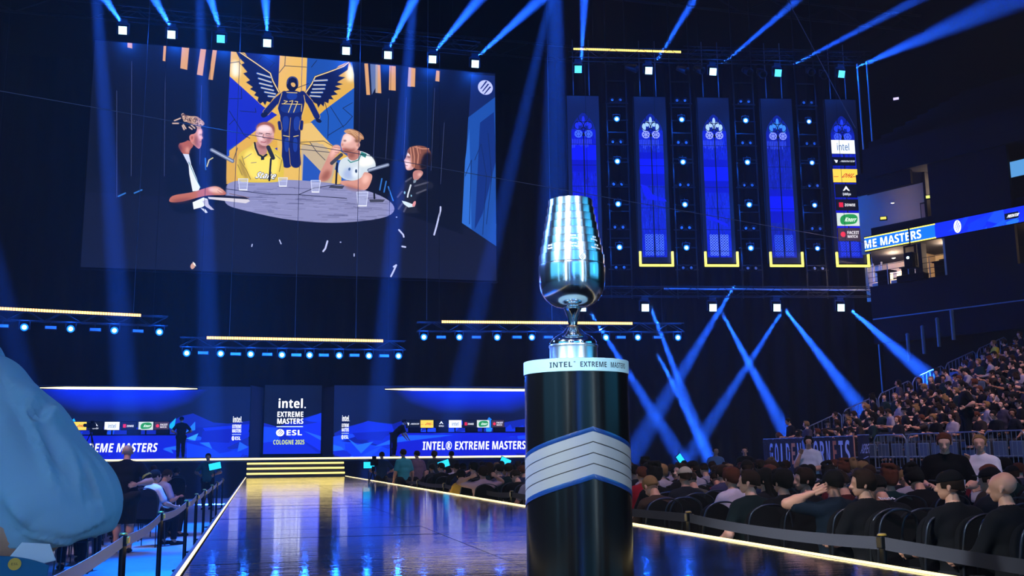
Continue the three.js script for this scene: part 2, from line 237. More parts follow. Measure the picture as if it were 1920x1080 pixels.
  for (const p of [[114.8,253.6,143.1,794.1], [176.3,95.4,203.3,683.5], [336.2,123.3,356.1,674.4], [512.8,192.7,521.4,664.5], [1389,192.9,1379.4,527.3], [1456.2,187.5,1443,523.3], [1549.2,174.2,1537.7,517.2], [1700.3,108.3,1681.7,566.2], [1752.5,297.6,1732.9,635.6]]) line(g, '#48527e', 2, p);
  // blue banner with the emblem
  poly(g, '#10215a', [1901.2,16,2040.3,10.1,2037.3,960.9,1846.7,840.1]); poly(g, '#1a4aa0', [1882.8,258.2,2039.3,125.7,2037.3,960.9,1846.7,840.1]); poly(g, '#0f2c78', [1946.9,283.2,2023.8,217.5,2033.5,485.5,1958.8,782.7,1915.2,871.4]); poly(g, '#2a66c4', [1864.7,496.3,1888.4,317.3,1898,872.2,1846.7,840.1]);
  for (const p of [[1864.5,584.2,1899.4,494.1,1886.7,844], [1916.8,493,1952.2,402,1980.3,577.3,1958.2,898.2], [1990.6,339.8,2009.5,575.5,1978.7,839.6]]) line(g, '#0b1f52', 3, p);
  line(g, '#5ea0f0', 4, [2032.2,837.1,2034.2,958.2]);
  { const e = [1977.5,82.3,2018.9,78.8]; roundEmblem(g, e[0], e[1], e[2] - e[0], '#b9c0ff', '#14205c'); }
  // table top with grain
  const tbl = [654.7,686.8,767.4,666.4,1003.1,655.3,1217.6,665.3,1381.6,698.5,1478.5,744.4,1498.3,794.5,1443.6,834,1275,864.6,1114.4,875,929.5,864.6,734,827.7,643.6,805.1,646.3,739.4];
  inside(tbl, () => { g.fillStyle = '#8788b2'; g.fillRect(0, 0, W, H);
  for (let k = 0; k < 260; k++) { const x = 700 + 1000 * rnd(), y = 690 + 240 * rnd(), l = 20 + 90 * rnd(); line(g, ['rgba(45,45,80,0.35)', 'rgba(176,176,220,0.3)', 'rgba(30,30,60,0.3)'][k % 3], 1 + 3 * rnd(), [x, y, x + l, y - 10 * rnd() + 4]); }
  }, true);
  line(g, '#17182c', 3, [650.9,722.7,847.6,739.3,1005,733.4,1083.7,692.7,1217.6,665.3]); line(g, '#17182c', 3, [1005,733.4,1245.9,739.9]);
  // guest 1: man in a black overshirt seen from the side, quiff of light curls
  soft('#06070e', 5, [362.6,586.2,386.1,540.1,430.9,509.1,478.7,545.1,501.5,599.6,538.5,619.7,643.8,658.1,651.1,713.6,648.3,780.6,497,865.8,374.5,850]); soft('#10121c', 4, [377.1,568.5,407.5,561,424.7,604.5,394.1,606.4]);
  blob(g, '#a85a48', [413.4,514.9,427,492.8,462.1,479.8,492.5,506,467.7,535.9,470.1,553.4,455.8,559.6,436.2,555.6,424,535.3]); soft('#d2907a', 6, [447.7,523.2,466.9,514.8,468.3,550,452.3,554.6]); soft('#5a2a22', 6, [413.3,511.4,424.3,503.6,435.7,545.1,424.3,542.3]);
  blob(g, '#c48274', [464.4,454.8,486.1,428.4,501.9,416.5,521.5,415.1,527.4,439.7,521.3,452.5,532.1,467.8,523.2,475.5,525,486.1,524.5,507.4,516.1,525.7,506.2,522.8,492.6,509.5,479.2,499.8,465.4,479.5]); soft('#f0c4c4', 6, [502.3,427.2,521.6,418.7,527.4,439.7,519.8,454.4,532,466,522.3,477.4,510.8,476.4,506.7,455.3]); soft('#8a4c40', 7, [490.5,456.5,503.8,462.7,508.7,504.9,515.9,522.1,495.9,509.3,488.5,488.6]); soft('#5e3a34', 3, [513,449.6,524.4,447,519.8,454.4,513.2,454.2]); line(g, '#7a3e3a', 3, [516.3,489.5,524.4,487.5]);
  blob(g, '#d08070', [464.1,465.4,472.4,452.4,485.5,453.3,489.4,470.8,487,490.4,477.3,492.9,468.8,482.8]); soft('#8a3c34', 3, [472.8,463.1,482.5,460.6,481.5,474.9,476.9,482.3]);
  blob(g, '#0b0a0e', [414.6,504.2,406.3,462.4,414,415.8,426.2,397.1,484.6,392.8,501.6,409.4,497.9,438.2,486.9,449.6,470.8,452.6,463.2,465.5,465.4,479.5,443.3,495.2]); 
  blob(g, '#b08a70', [424.8,365.2,434.1,353.8,466.9,358.5,496.1,354.5,519.8,372.4,536.8,389,530.9,403.7,521,402.7,518.4,418.9,502.2,423.6,496.7,409.8,478.4,400.4,455.3,393.2,432,382.5]); seedNow = 8;
  for (let k = 0; k < 54; k++) { const p = [471.1,381.4], x = p[0] - 42 + 92 * rnd(), y = p[1] - 16 + 0.28 * (x - p[0]) + 26 * rnd(), r = 3 + 5 * rnd(), q = rnd() * 6; g.strokeStyle = ['#caa488', '#6d4a3a', '#dcbca4', '#2e1c18'][k % 4]; g.lineWidth = 3; g.beginPath(); g.arc(x, y, r, q, q + 3.4); g.stroke(); }
  for (const p of [[384.3,402,410.1,400.1], [391.7,387.3,418.6,372.8], [430,411.1,438.9,430], [434.6,405.4,446.8,424.1], [462.7,415.8,476.2,425.5], [472,404.5,489,419.3]]) { line(g, '#a98872', 8, p); line(g, '#d8c0b4', 3, p); }
  poly(g, '#c9cfe6', [437.8,555.5,466.9,555.4,476.5,591.7,480.6,612.2,469.3,612.9]); poly(g, '#dfe5ee', [466.6,601.8,481.5,612.1,527,720.7,520.1,740.5,492.1,744.8,473,657.1]); line(g, '#2a6a72', 3, [467.9,596.2,504.7,677.5,529.7,723.3]); poly(g, '#e4e8f0', [494.3,799.9,544.5,772.4,565.4,779.5,561.3,807.4,541.4,822.3,500.9,835.4]); poly(g, '#b9b4c4', [540.2,792,565.4,779.5,571.6,806.9,598.4,833.1,583,833.9,556.6,818.7]); poly(g, '#cfd2e0', [531.2,825.6,557.2,832.5,568.1,848.5,557.9,851.8]);
  blob(g, '#b4664e', [382.1,794.9,396.2,769.4,466.9,754.5,507.4,743.9,563,718.6,609.3,709.3,641.3,730.9,654.9,746.9,642.2,755.9,616.3,757.3,569.8,759.9,529,770.4,468.5,793,418.1,805.1,387.7,805.6]); soft('#e6b8ac', 6, [558.1,724.5,604.2,710.7,646.7,736.2,626.3,748.4,579.6,745.5]); soft('#7a3a2c', 8, [387.4,800.1,442.7,786.1,503.6,777.3,473.6,793.3,413.1,806.4]); for (const p of [[615.1,726.8,652.3,747], [610.3,735.4,636.9,754.5]]) line(g, '#a8645a', 2.5, p);
  poly(g, '#cfc9d2', [565,768.5,757.6,769.2,768.5,779.8,747.9,792.1,570.6,779.3]); poly(g, '#1a1620', [626.6,756.8,741.5,758.9,765.5,768.8,752.4,770.6,621.9,768.2]); line(g, '#7a5a54', 3, [667.9,746.2,762.7,762.2]);
  // guest 2: yellow football shirt, thin glasses, eyes cast down
  blob(g, '#d8b93c', [697.4,683.3,699.6,569,708.5,528.7,761.1,498.6,777,475.3,856.3,483.3,907.4,515.6,925.5,563.5,932.3,660.8,886.9,676.7,767.1,683.6]); soft('#f4da5e', 8, [725.1,532.1,773.7,502.2,791.9,554.3,858.1,545.6,890.8,521.2,908.7,564.5,894.5,654.1,770.8,670.2,744.2,610.3]); soft('#a8882a', 6, [705.8,568.6,713.7,559.3,744.7,627.9,758.2,662.2,741.9,667.6,715.8,620.8]); for (const p of [[709.9,568.4,744.5,619.1,766.6,666.1], [702.6,595.3,724.8,646.6], [721.6,550,735.4,593.2], [916.9,555.1,906,618]]) line(g, '#8f7426', 4, p);
  blob(g, '#b87e78', [785.2,474.8,793.2,465.3,839.3,475.5,844.7,515.3,836.9,533.6,820.4,539.1,795.2,527.5]); soft('#8a5450', 6, [793.8,483.1,839.6,484.4,836.1,507,802.6,500.3]);
  line(g, '#15171a', 9, [781.1,475.1,786.1,501.4,801.7,535.9,824.9,547.7,841.1,533.3]); line(g, '#e8d468', 4, [775,479.9,780,506.3,795.7,542.9,812.4,548.5]); poly(g, '#15171a', [813.1,544,829.6,540.7,830.2,560.7,815,563.9]);
  blob(g, '#d2a09e', [784.4,421.3,788.5,380.8,819.3,365,861.3,368.7,876.9,401.3,873.8,437.4,866,460.3,847.9,483.9,823.1,490,802,478.1,790.9,456.6]); soft('#f2d6d8', 8, [788.8,389.7,827.9,373.4,861.7,384.4,862.5,411.3,820.9,418.7,791.7,416.3]); soft('#efccd0', 6, [796.3,429.4,821.2,427.6,826.2,454.1,809.8,464.2,799.2,456]); soft('#a86c6c', 6, [838.3,439.9,867.4,433.4,864,460.4,843.8,484.2,835,471.4]); blob(g, '#c88e88', [865.4,438,875.7,430.5,875.4,450.7,867.3,460.2]); blob(g, '#c08884', [780.7,421.6,786.8,418.9,787.5,441.2,782.4,437.1]);
  soft('#8a4c3c', 3, [785.4,414.5,786.5,383.1,806.8,366,840.1,359,869.8,372.6,878.9,396.6,875.5,423.8,870.9,410.7,861.7,384.4,832.1,373.1,807.2,379.4,791,394]); blob(g, '#9a5a46', [790.7,382.8,815.1,363.1,848.5,362,872,376.9,878.2,401.2,870.4,392.8,848.9,376.3,819.6,374]);
  for (const p of [[789.8,420.9,798.4,429.3,815,428.1,818.9,421.1], [831.6,424.7,840.2,433,856.8,429.6,862.8,420.2]]) line(g, '#8d7a86', 2.5, p); line(g, '#5a3838', 4, [800.2,422.4,814.8,423.6]); line(g, '#5a3838', 4, [835.7,422.2,854.5,423.1]); line(g, '#9a6664', 4, [823.3,427.5,819.7,445.6,830.2,448.5]); line(g, '#a85a5e', 5, [812.1,468.5,828.8,470,834.9,466.9]);
  { const a = [779.5,619.1,878.1,661.7]; words(g, 'Stake', a[0], a[1] + 6, (a[2] - a[0]) * 1.0, a[3] - a[1] - 8, '#16284f', { italic: 0.22 }); g.save(); g.lineWidth = 1; g.restore(); for (const [dx, dy] of [[-2, 0], [2, 0], [0, 2], [0, -2]]) words(g, 'Stake', a[0] + dx, a[1] + 6 + dy, a[2] - a[0], a[3] - a[1] - 8, '#16284f', { italic: 0.22 }); words(g, 'Stake', a[0] + 1, a[1] + 7, (a[2] - a[0]) - 2, a[3] - a[1] - 11, '#f6f6fa', { italic: 0.22 }); }
  for (const p of [[767.1,581.5,791.8,577.3], [730.2,562.7,766.4,533.8], [882.7,530.6,908.4,551.2]]) line(g, '#6a6a6a', 3, p);
  // guest 3: bearded man in a pale shirt, fist at his mouth
  blob(g, '#c9d4dc', [1196.9,592.7,1208.7,533.3,1251.6,516.9,1281.4,483.2,1320.6,482.9,1364.6,500.5,1393.5,539.6,1389.7,580.8,1339.7,597.5,1318.6,639.4,1253.8,647.7,1210.4,627.8]); soft('#f4f2ea', 8, [1303.9,527.2,1338.4,502.2,1377.9,517.9,1387.1,549.2,1339.3,565.8,1304.5,567.9]); soft('#9fb0d6', 10, [1235.4,581.3,1269.8,570.1,1283.8,632.5,1245.1,643.7,1218.9,622.8]); soft('#dfe6f0', 7, [1265.8,588.4,1304.3,558.9,1313.8,612.6,1275.2,633]); poly(g, '#2b7a74', [1318.5,487.6,1344.8,497.2,1338.6,518.1,1314.4,506]); line(g, '#2b7a74', 5, [1249.8,535.2,1263,547.9,1303.9,531.7,1318.5,489.8]); blob(g, '#2a4064', [1286.5,584.9,1295.1,579.8,1298.4,597.7,1292,602.6,1285.9,598.5]); blob(g, '#3a5a8a', [1250.5,580.3,1261.2,572.9,1263.6,588.6,1252.9,593.7]);
  blob(g, '#b87a6c', [1242.6,494.8,1307.4,472.3,1314.3,499.2,1295.2,532.3,1265,538.7,1247.4,521.7]); soft('#8a5044', 7, [1247.1,503.6,1285.9,492,1282,519.5,1256.1,525.7]);
  blob(g, '#dca69a', [1215.5,428.5,1225.7,395.9,1262.5,388.7,1302.1,408.8,1309.1,440.3,1303,472.6,1277.2,492.6,1247,501.4,1221,496.3,1215.4,474,1209.5,456.2]); soft('#f6d4cc', 7, [1219.7,423.6,1232.2,395.4,1267,397.5,1272,433.7,1241.7,444.9,1220.2,450.9]); soft('#8a4e3e', 7, [1220.6,473.6,1242.2,472.2,1268.3,479.5,1289.8,464.4,1281.6,492.3,1247.1,502.7,1221,496.3]); soft('#c4605a', 2, [1217.2,476.1,1231.4,472.9,1229.4,479.8,1219,482.8]); soft('#5a3430', 3, [1222,430.3,1239.3,429.1,1237.3,437,1226.4,437.7]); soft('#b87468', 3, [1211.6,453.8,1224.4,446.1,1222.6,462.1,1213.9,462.7]);
  blob(g, '#e0a898', [1285.2,446.5,1298.1,434.2,1311.3,442.4,1307.3,465.5,1292.1,471.1,1285.4,460.1]); soft('#a86a5c', 3, [1291.7,446,1302.6,443,1300.6,459.1,1294.2,461.8]);
  blob(g, '#a87650', [1223.4,386.9,1236.1,370,1266.5,365.5,1310.4,380.7,1330.4,406.8,1328.5,422.9,1315.3,419.3,1311.2,435.6,1293.7,429.9,1280.4,414.9,1267.1,402.1,1240.8,392.5]); for (const p of [[1227.6,382,1257.9,375.3,1293.1,395.7,1315.2,412.4], [1232.1,388.6,1262.4,384.1,1288.9,405.1], [1249.2,371.3,1288.6,382.3,1324,411.8]]) line(g, '#d4a67c', 4, p); soft('#6a4028', 4, [1280.4,419.4,1306.8,431.3,1298.2,441,1282.9,435.2]);
  blob(g, '#c98a7a', [1102,656.6,1105.4,616.2,1132,560.7,1152.4,509.8,1170.7,458.8,1203,457.5,1212.8,474.1,1208.1,497.1,1182.7,521.4,1172.5,553.6,1173.3,594.1,1163.4,635.1,1134,659.2]); soft('#eebcb0', 8, [1156.7,514.1,1175.1,463.1,1207.5,465.4,1207.9,488.1,1178.1,508.1,1161.5,536.3]); soft('#9a5a4a', 8, [1108.1,642.8,1137,596.3,1162.6,594.8,1155,640.1,1129.7,657.2]); for (const p of [[1177.4,472,1207.6,474.5], [1179.8,485.4,1207.9,488.1], [1182.2,498.8,1203.8,499.7]]) line(g, '#b06e62', 3, p);
  blob(g, '#cf9080', [1206.6,655,1227.9,644.7,1279.7,646.2,1322.7,625.6,1330.9,593.5,1357.1,596.4,1379.1,608.7,1366.6,654.7,1349.6,687.2,1323.7,693.2,1263,678.6,1219.8,669.9]); soft('#eeb8a8', 8, [1322.6,621.1,1339.8,602,1366.1,618.5,1349.2,655.7,1323.2,657.2]); soft('#96564a', 8, [1224,667.4,1275.9,675.7,1332.3,690.4,1297.8,694.6,1245.8,684.1]);
  // guest 4: long-haired man in a dark jacket
  soft('#191a24', 3, [1497.6,728.3,1520.8,668.5,1549,622.8,1587.2,610.7,1644.8,612.2,1698,633.8,1693.2,658.7,1654.8,710,1645.6,798.1,1507.7,805]); soft('#07080e', 5, [1606.8,693.1,1702.8,648.3,1712.9,794.7,1602.6,800.2]); for (const p of [[1549.1,632.6,1577.6,611.3], [1507,718.1,1530.4,687.5], [1597,654.4,1664.2,630.8], [1606.8,693.1,1654.7,670.8], [1512.2,781,1535.7,745.8], [1540.8,794.1,1554.8,764.2]]) { line(g, '#4a4a58', 9, p); }
  blob(g, '#b87a72', [1582.1,571.6,1630.1,563.7,1644.7,582.6,1616,618.9,1589.7,630.2]); soft('#e0aea4', 5, [1606.2,584.9,1639.8,578,1620.7,608.7]); blob(g, '#c79490', [1550.4,489.6,1571.8,458.4,1605.6,486,1601.2,545.7,1582.1,569.1,1553.4,573.4,1546.1,554.1,1548.4,541.6,1536.3,520.2,1550.5,502]); soft('#f2d8da', 5, [1552.7,474.6,1574.2,463.2,1576.8,497.8,1557.7,506.4]); soft('#f0ccd0', 4, [1538.6,517.5,1564.9,510.9,1579.5,542.1,1558.2,570.6,1550.9,558.7]); soft('#5a2c2c', 3, [1552.8,494.4,1574.4,495.5,1572.1,504,1555.3,502.1]); line(g, '#9a5a5c', 3, [1547.5,546.6,1558,546.9]);
  blob(g, '#7a4838', [1550.2,469.8,1571.7,441,1619.8,430.3,1663.4,439.8,1685.4,470.8,1678.3,521.1,1654.2,557.3,1620.5,564.3,1591.6,561.1,1577.1,537.3,1574.4,488]); soft('#120c12', 6, [1649,468.2,1687.8,465.7,1683.1,525.7,1654.2,562.2,1620.5,559.4,1629.9,514.2]); for (const p of [[1571.7,448.5,1576.8,487.9,1582,546.9], [1586.1,445,1593.7,496.7,1591.6,551.3], [1605.4,438.8,1615.3,485.4,1610.7,530.3], [1619.9,440.3,1624.9,474.8], [1595.7,441.9,1634.4,449.3,1668.3,447]]) line(g, ['#b87c64', '#a0604e', '#c8907a'][p.length % 3], 7, p);
  poly(g, '#7a8a9a', [1588.2,625.4,1606.4,614.5,1601.7,634.5,1589.7,640.1]); for (const p of [[1575.5,650.7,1568.5,675.6,1561.5,700.5,1559.2,715.2]]) line(g, '#cfd6e2', 8, p); blob(g, '#8fc0d8', [1539.9,684.6,1549.5,686.5,1547.2,701.3,1539.1,699.3]); blob(g, '#8fc0d8', [1575.8,699.7,1583,704.2,1580.6,714.1,1574.4,712]); poly(g, '#cfe0ee', [1528.5,736.4,1549.9,740.1,1588,752.7,1597.7,764.4,1564.4,771,1540.5,755.2]); blob(g, '#d88e92', [1590.3,738,1602.2,732.5,1603.3,749.5,1595.3,767,1581,762.9]);
  // microphones, glasses on the table, and stray highlights of the dark studio floor
  for (const p of [[574.5,526.3,676.5,577.8,593.3,550], [1454.3,548.4,1358.1,583.1,1435,558.3]]) { line(g, '#5f6a86', 19, p.slice(0, 4)); line(g, '#a5b0c8', 7, p.slice(0, 4)); }
  line(g, '#22242e', 20, [848.2,494,873.4,548.5]); line(g, '#3a3c48', 18, [1214.8,509.4,1166.9,558]); for (const p of [[863.1,554.7,858.5,666.6], [1193.9,556.3,1190.5,664.1], [1380.3,601.7,1387.5,732.2], [633.1,586.1,639.8,698.7]]) line(g, '#0c0d15', 9, p);
  poly(g, '#3c3d4d', [1163.8,676.9,1233.9,672.8,1223.4,690.4,1153.3,688.7]); poly(g, '#3c3d4d', [1360.2,739.3,1442.5,734.9,1431.6,749.7,1365.8,753.2]);
  for (const p of [[708,667.2,754.4,664.4,751.1,722.6,715.1,724.6], [902.6,650.1,947.3,647.4,943.2,692.3,909.1,694.2], [1064.2,654.5,1112.3,651.7,1105.6,713.9,1070.9,715.8], [1296.9,703.2,1354.2,700,1347,773.9,1303.5,776.2]]) { poly(g, 'rgba(178,186,222,0.55)', p); line(g, '#dfe4ff', 2.5, p, true); line(g, '#f2f4ff', 5, p.slice(4, 8)); const t = [p[0], p[1] + 18, p[2], p[3] + 18]; line(g, '#c5cdf5', 2, t); }
  for (const p of [[1153.6,967.3,1143.7,1006.4,1133.4,1020.5], [1515.8,892.6,1538.1,917,1540.9,928.1], [1490,1087,1503.6,1078.1,1490.2,1109.2,1476.8,1137.4], [1733.1,759.6,1733.1,776.8,1710.7,869.4,1699.6,909.8], [1533,979.1,1549.6,981.2]]) line(g, '#b9bfe6', 9, p);
  for (const p of [[1217.7,970.1,1220.4,970], [1288.5,1028.1,1288.6,1039.1], [1501.4,825.5,1504.1,825.3], [785.8,999.5,783.6,1010.4], [916.8,972.1,925.1,990.8]]) line(g, '#aab0d8', 6, p);
  for (const p of [[545.7,572.4,550.5,629.8], [1424.7,624.8,1414.4,685.3], [1447,637.8,1436.5,695.4], [222.3,768.4,255.7,750.4], [150.1,788.4,180.8,770.7], [1458.3,665.7,1484,738.4]]) line(g, '#2f6fc0', 7, p); line(g, '#cfc48a', 6, [554.9,613.1,563.8,579.5,581.2,567.3]);
  blob(g, '#c79a86', [501.8,1107.3,513.9,1098.9,522.3,1122.4,505.6,1138.9,495,1123.4]); poly(g, '#ece6dc', [506.3,1096.5,519.2,1106.6,524.8,1122.3,511.9,1112.2]);
  const s = thing('large_lit_panel', 'huge hanging video screen showing four people talking round a table', 'screen', [1.55, 14.808, -45]);
  put('housing', rbox(18.3, 10.37, 0.22, 0.04, 0, 0, -0.13), M.black, s);
  const f = put('display', new THREE.PlaneGeometry(18.136, 10.207).translate(0, 0, 0.0), screenMat(c, 1.22), s); f.userData.label = 'lit picture of a talk show before a blue and gold mural';
  areaLight([1.55, 14.8, -44.9], [1.55, 12, 0], 18, 10, new THREE.Color(0.45, 0.42, 0.5), 0.10);
}
// --- the polygon pattern the side walls, desks and ribbon share
const BLUES = ['#0a1fb8', '#0d2fd8', '#1246e8', '#0718a0', '#1a5cf0', '#0a2ac8', '#123cff', '#06138c'];
function shards(g, x0, y0, x1, y1, n, seed, top = 0.25) {
  g.save(); g.beginPath(); g.rect(x0, y0, x1 - x0, y1 - y0); g.clip(); seedNow = seed;
  for (let k = 0; k < n; k++) { const x = x0 + (x1 - x0) * rnd(), y = y0 + (y1 - y0) * (top + (1 - top) * rnd()), r = (x1 - x0) * (0.05 + 0.16 * rnd()); poly(g, pick(BLUES), [x - r * rnd(), y + r * 0.5 * rnd(), x + r * (0.4 + rnd()), y - r * 0.3 * rnd(), x + r * rnd(), y + r * (0.3 + 0.5 * rnd())]); }
  g.restore();
}
function eventLogo(g, x, y, w, h) {    // intel / EXTREME / MASTERS / line / emblem + ESL
  words(g, 'intel', x + w * 0.02, y, w * 0.9, h * 0.24, '#fff'); g.fillStyle = '#dfe6ff'; g.fillRect(x + w * 0.95, y + h * 0.21, w * 0.05, h * 0.035);
  words(g, 'EXTREME', x, y + h * 0.335, w * 0.93, h * 0.145, '#fff'); words(g, 'MASTERS', x, y + h * 0.52, w * 0.93, h * 0.145, '#fff');
  g.fillStyle = '#cfe4ff'; g.fillRect(x, y + h * 0.73, w * 0.92, h * 0.022); g.save(); g.translate(x + w * 0.13, y + h * 0.90); g.scale(1, h * 0.095 / (w * 0.14)); roundEmblem(g, 0, 0, w * 0.14, '#fff', '#0a1a7c'); g.restore(); words(g, 'ESL', x + w * 0.32, y + h * 0.83, w * 0.58, h * 0.14, '#fff');
}
function flatScreen(name, label, x, y, z, w, h, c, k = AIR, group) {
  const s = thing(name, label, 'screen', [x, y, z], 0, group); put('housing', rbox(w + 0.03, h + 0.03, 0.12, 0.01, 0, 0.01, -0.075), M.black, s); put('display', new THREE.PlaneGeometry(w, h), screenMat(c, k), s); return s;
}
{ // centre logo screen
  const [c, g] = canvas(487, 592); g.fillStyle = '#040616'; g.fillRect(0, 0, 487, 592);
  poly(g, '#0a1a9a', [-12.7,322.1,114.1,359,293.5,294.9,493.9,239.3,501.5,599.7,-13.3,595]); poly(g, '#0c24c8', [114.8,386.5,495.4,313.6,501.5,599.7,298.6,497.2]); poly(g, '#1038e0', [-2.7,358.7,114.3,368.2,165.7,596.6,-13.3,595]); poly(g, '#0a2bd0', [339.1,294.9,484.7,239.3,486.4,322.9,385.3,313.5]); poly(g, '#1a50f0', [341.6,396.4,489,443.1,489.8,480]); poly(g, '#0718a8', [297.4,451.4,491.7,572,492.3,599.6,437.5,599.1]); poly(g, '#0b1fb4', [-7.4,495.3,297.6,460.6,483.2,599.5,-13.3,595]);
  const b = [107.3,119.7,351.8,442.5]; eventLogo(g, b[0], b[1], b[2] - b[0], b[3] - b[1]);
  const t = [81.4,473.1,348.9,511.3]; words(g, 'COLOGNE 2025', t[0], t[1], t[2] - t[0], t[3] - t[1], '#b9c65c');
  const s = flatScreen('logo_screen', 'upright centre screen with white event logo above the stage stairs', 1.6185, 3.476, -50, 2.709, 3.293, c, 1.7); put('plinth', box(2.9, 0.25, 0.4, 0, -1.77, -0.1), M.black, s);
  areaLight([1.62, 3.2, -49.9], [1.62, 2, 0], 2.6, 3, new THREE.Color(0.35, 0.4, 1), 0.5);
}
{ // left and right stage walls
  const [c, g] = canvas(1179, 356); g.fillStyle = '#050b30'; g.fillRect(0, 0, 1179, 356);
  for (let k = 0; k < 22; k++) { const e = 1 - k / 22, x = (v) => 1179 * (0.47 + v * (0.62 + 0.38 * e) * 0.36), b = 20 + 105 * e; poly(g, 'rgba(8,34,235,0.075)', [x(-0.98), 16, x(0.98), 16, x(0.80), 16 + b * 0.55, x(0.45), 16 + b, x(-0.45), 16 + b, x(-0.80), 16 + b * 0.55]); }
  poly(g, '#0b1d98', [12.9,187.4,274.6,175,495.9,201.4,746.1,207.3,845.2,149.1,901.1,135.7,1001,181.3,1174,195,1179.4,358.8,23.9,347.5]); shards(g, 60, 165, 1179, 356, 26, 11, 0.1);
  for (const [col, p] of [['#14a0f0', [316.5,188,344,159.5,355.1,182.9]], ['#14a0f0', [781.3,202.1,820,157.1,812.5,218.1]], ['#1e6cf4', [864.1,234.2,913,175.8,914.7,218.4]], ['#0a20c0', [950.3,207.9,1179.1,189.6,1175.3,235.4,1004.9,282.8]], ['#0812a0', [951,223.9,1106.3,211,1082.7,283.2,942.8,277.1]], ['#1d62ff', [937.9,282.3,984.1,280,1000.9,314.6]], ['#1a54f0', [1123.4,328.9,1132.1,278.2,1177.6,305.3]], ['#2e8cff', [872.9,260.7,930.8,234.5,916.9,271.6]], ['#0e34e0', [876.4,281.9,1006.1,314.7,1059.2,352.3,879.5,355.9]]]) poly(g, col, p);
  const b = [1093.7,151.8,1142.4,272.9]; eventLogo(g, b[0], b[1], b[2] - b[0], b[3] - b[1]);
  flatScreen('wall_screen', 'wide blue stage wall screen left of the centre logo screen', -5.746, 3.307, -48.5, 10.721, 3.245, c, 1.5);
  areaLight([-5.7, 3.4, -48.3], [-5.7, 2, 0], 10, 3, new THREE.Color(0.04, 0.12, 1), 0.45);
}
{
  const [c, g] = canvas(1380, 374); g.fillStyle = '#050b30'; g.fillRect(0, 0, 1380, 374);
  for (let k = 0; k < 22; k++) { const e = 1 - k / 22, x = (v) => 1380 * (0.545 + v * (0.62 + 0.38 * e) * 0.335), b = 20 + 110 * e; poly(g, 'rgba(8,34,235,0.075)', [x(-0.98), 18, x(0.98), 18, x(0.80), 18 + b * 0.55, x(0.45), 18 + b, x(-0.45), 18 + b, x(-0.80), 18 + b * 0.55]); }
  poly(g, '#0b1d98', [4.7,247.8,67.4,214.9,177.9,187.4,318.4,201.6,460.6,215.9,779.6,216.7,1033.1,174,1384.3,203.6,1380.1,381.3,7,368.2]); shards(g, 0, 185, 1380, 374, 30, 23, 0.1);
  for (const [col, p] of [['#0a22c0', [40.1,231.4,177.9,184.7,304.3,204.4,318.8,249,68,253.5]], ['#1b5ef4', [73.9,275.6,124.1,308.9,207.2,292.9,144.1,353]], ['#1440e8', [8.2,286.2,57.7,292,64,341.4]], ['#0716a4', [95.5,248.1,301.8,237.8,251.8,287.6,123.7,281.4]], ['#1a58f0', [207.5,320.5,313.5,276.8,313.7,304.6]], ['#1a78f4', [809.2,193.9,830.1,165.3,859.6,191.1,838.4,251.1,814.8,251]], ['#1450ff', [489.4,258.1,779.6,233.8,575.6,289.5]], ['#18a0f0', [313.7,304.6,375.4,249.3,393.1,355.2,333.9,354.7]]]) poly(g, col, p);
  const b = [41.5,156.9,82.3,281.1]; eventLogo(g, b[0], b[1], b[2] - b[0], b[3] - b[1]);
  flatScreen('wall_screen', 'wide blue stage wall screen right of the centre logo screen', 9.7395, 3.325, -48.5, 12.548, 3.401, c, 1.5);
  areaLight([9.7, 3.4, -48.3], [9.7, 2, 0], 12, 3, new THREE.Color(0.04, 0.12, 1), 0.45);
}
// --- players' desks with lit fronts, and what stands on them
function desk(label, x0, x1, ytop, draw, z = -46) {
  const w = x1 - x0, h = ytop - DY, [c, g] = canvas(Math.round(w * 180), Math.round(h * 180)); draw(g, c.width, c.height);
  const d = thing('player_desk', label, 'desk', [(x0 + x1) / 2, DY, z]);
  put('display', new THREE.PlaneGeometry(w, h).translate(0, h / 2, 0), screenMat(c, 1.5), d); put('desk_top', rbox(w + 0.06, 0.05, 0.85, 0.015, 0, h + 0.02, -0.40), M.dark, d); put('body', box(w, h - 0.02, 0.7, 0, h / 2, -0.37), M.black, d); return d;
}
desk('left player desk whose lit front ends in white capital letters', -7.922, -3.386, 2.641, (g, W, H) => {
  g.fillStyle = '#0814b8'; g.fillRect(0, 0, W, H); shards(g, 0, 0, W, H, 7, 5, 0); poly(g, '#0814b8', [39.7,36.2,691.8,31.8,697.1,146,45.9,140.1]); const t = [-227.2,58.5,664.9,125.4]; words(g, 'INTEL\u00ae EXTREME MASTERS', t[0], t[1], t[2] - t[0], t[3] - t[1], '#f4f8ff', { italic: 0.12 });
});
desk('right player desk whose lit front carries white capital letters', 5.915, 13.34, 2.697, (g, W, H) => {
  g.fillStyle = '#0814b8'; g.fillRect(0, 0, W, H); shards(g, 0, 0, W, H, 9, 9, 0); poly(g, '#1450f0', [109.8,17.8,510.2,19.6,22.6,77.8,22.3,43.3]); poly(g, '#0814b8', [215.8,57.3,1339.3,54.8,1337.2,175.5,216.4,165.6]); const t = [246.9,70.6,1127.2,138.1]; words(g, 'INTEL\u00ae EXTREME MASTERS', t[0], t[1], t[2] - t[0], t[3] - t[1], '#f4f8ff', { italic: 0.05 });
});
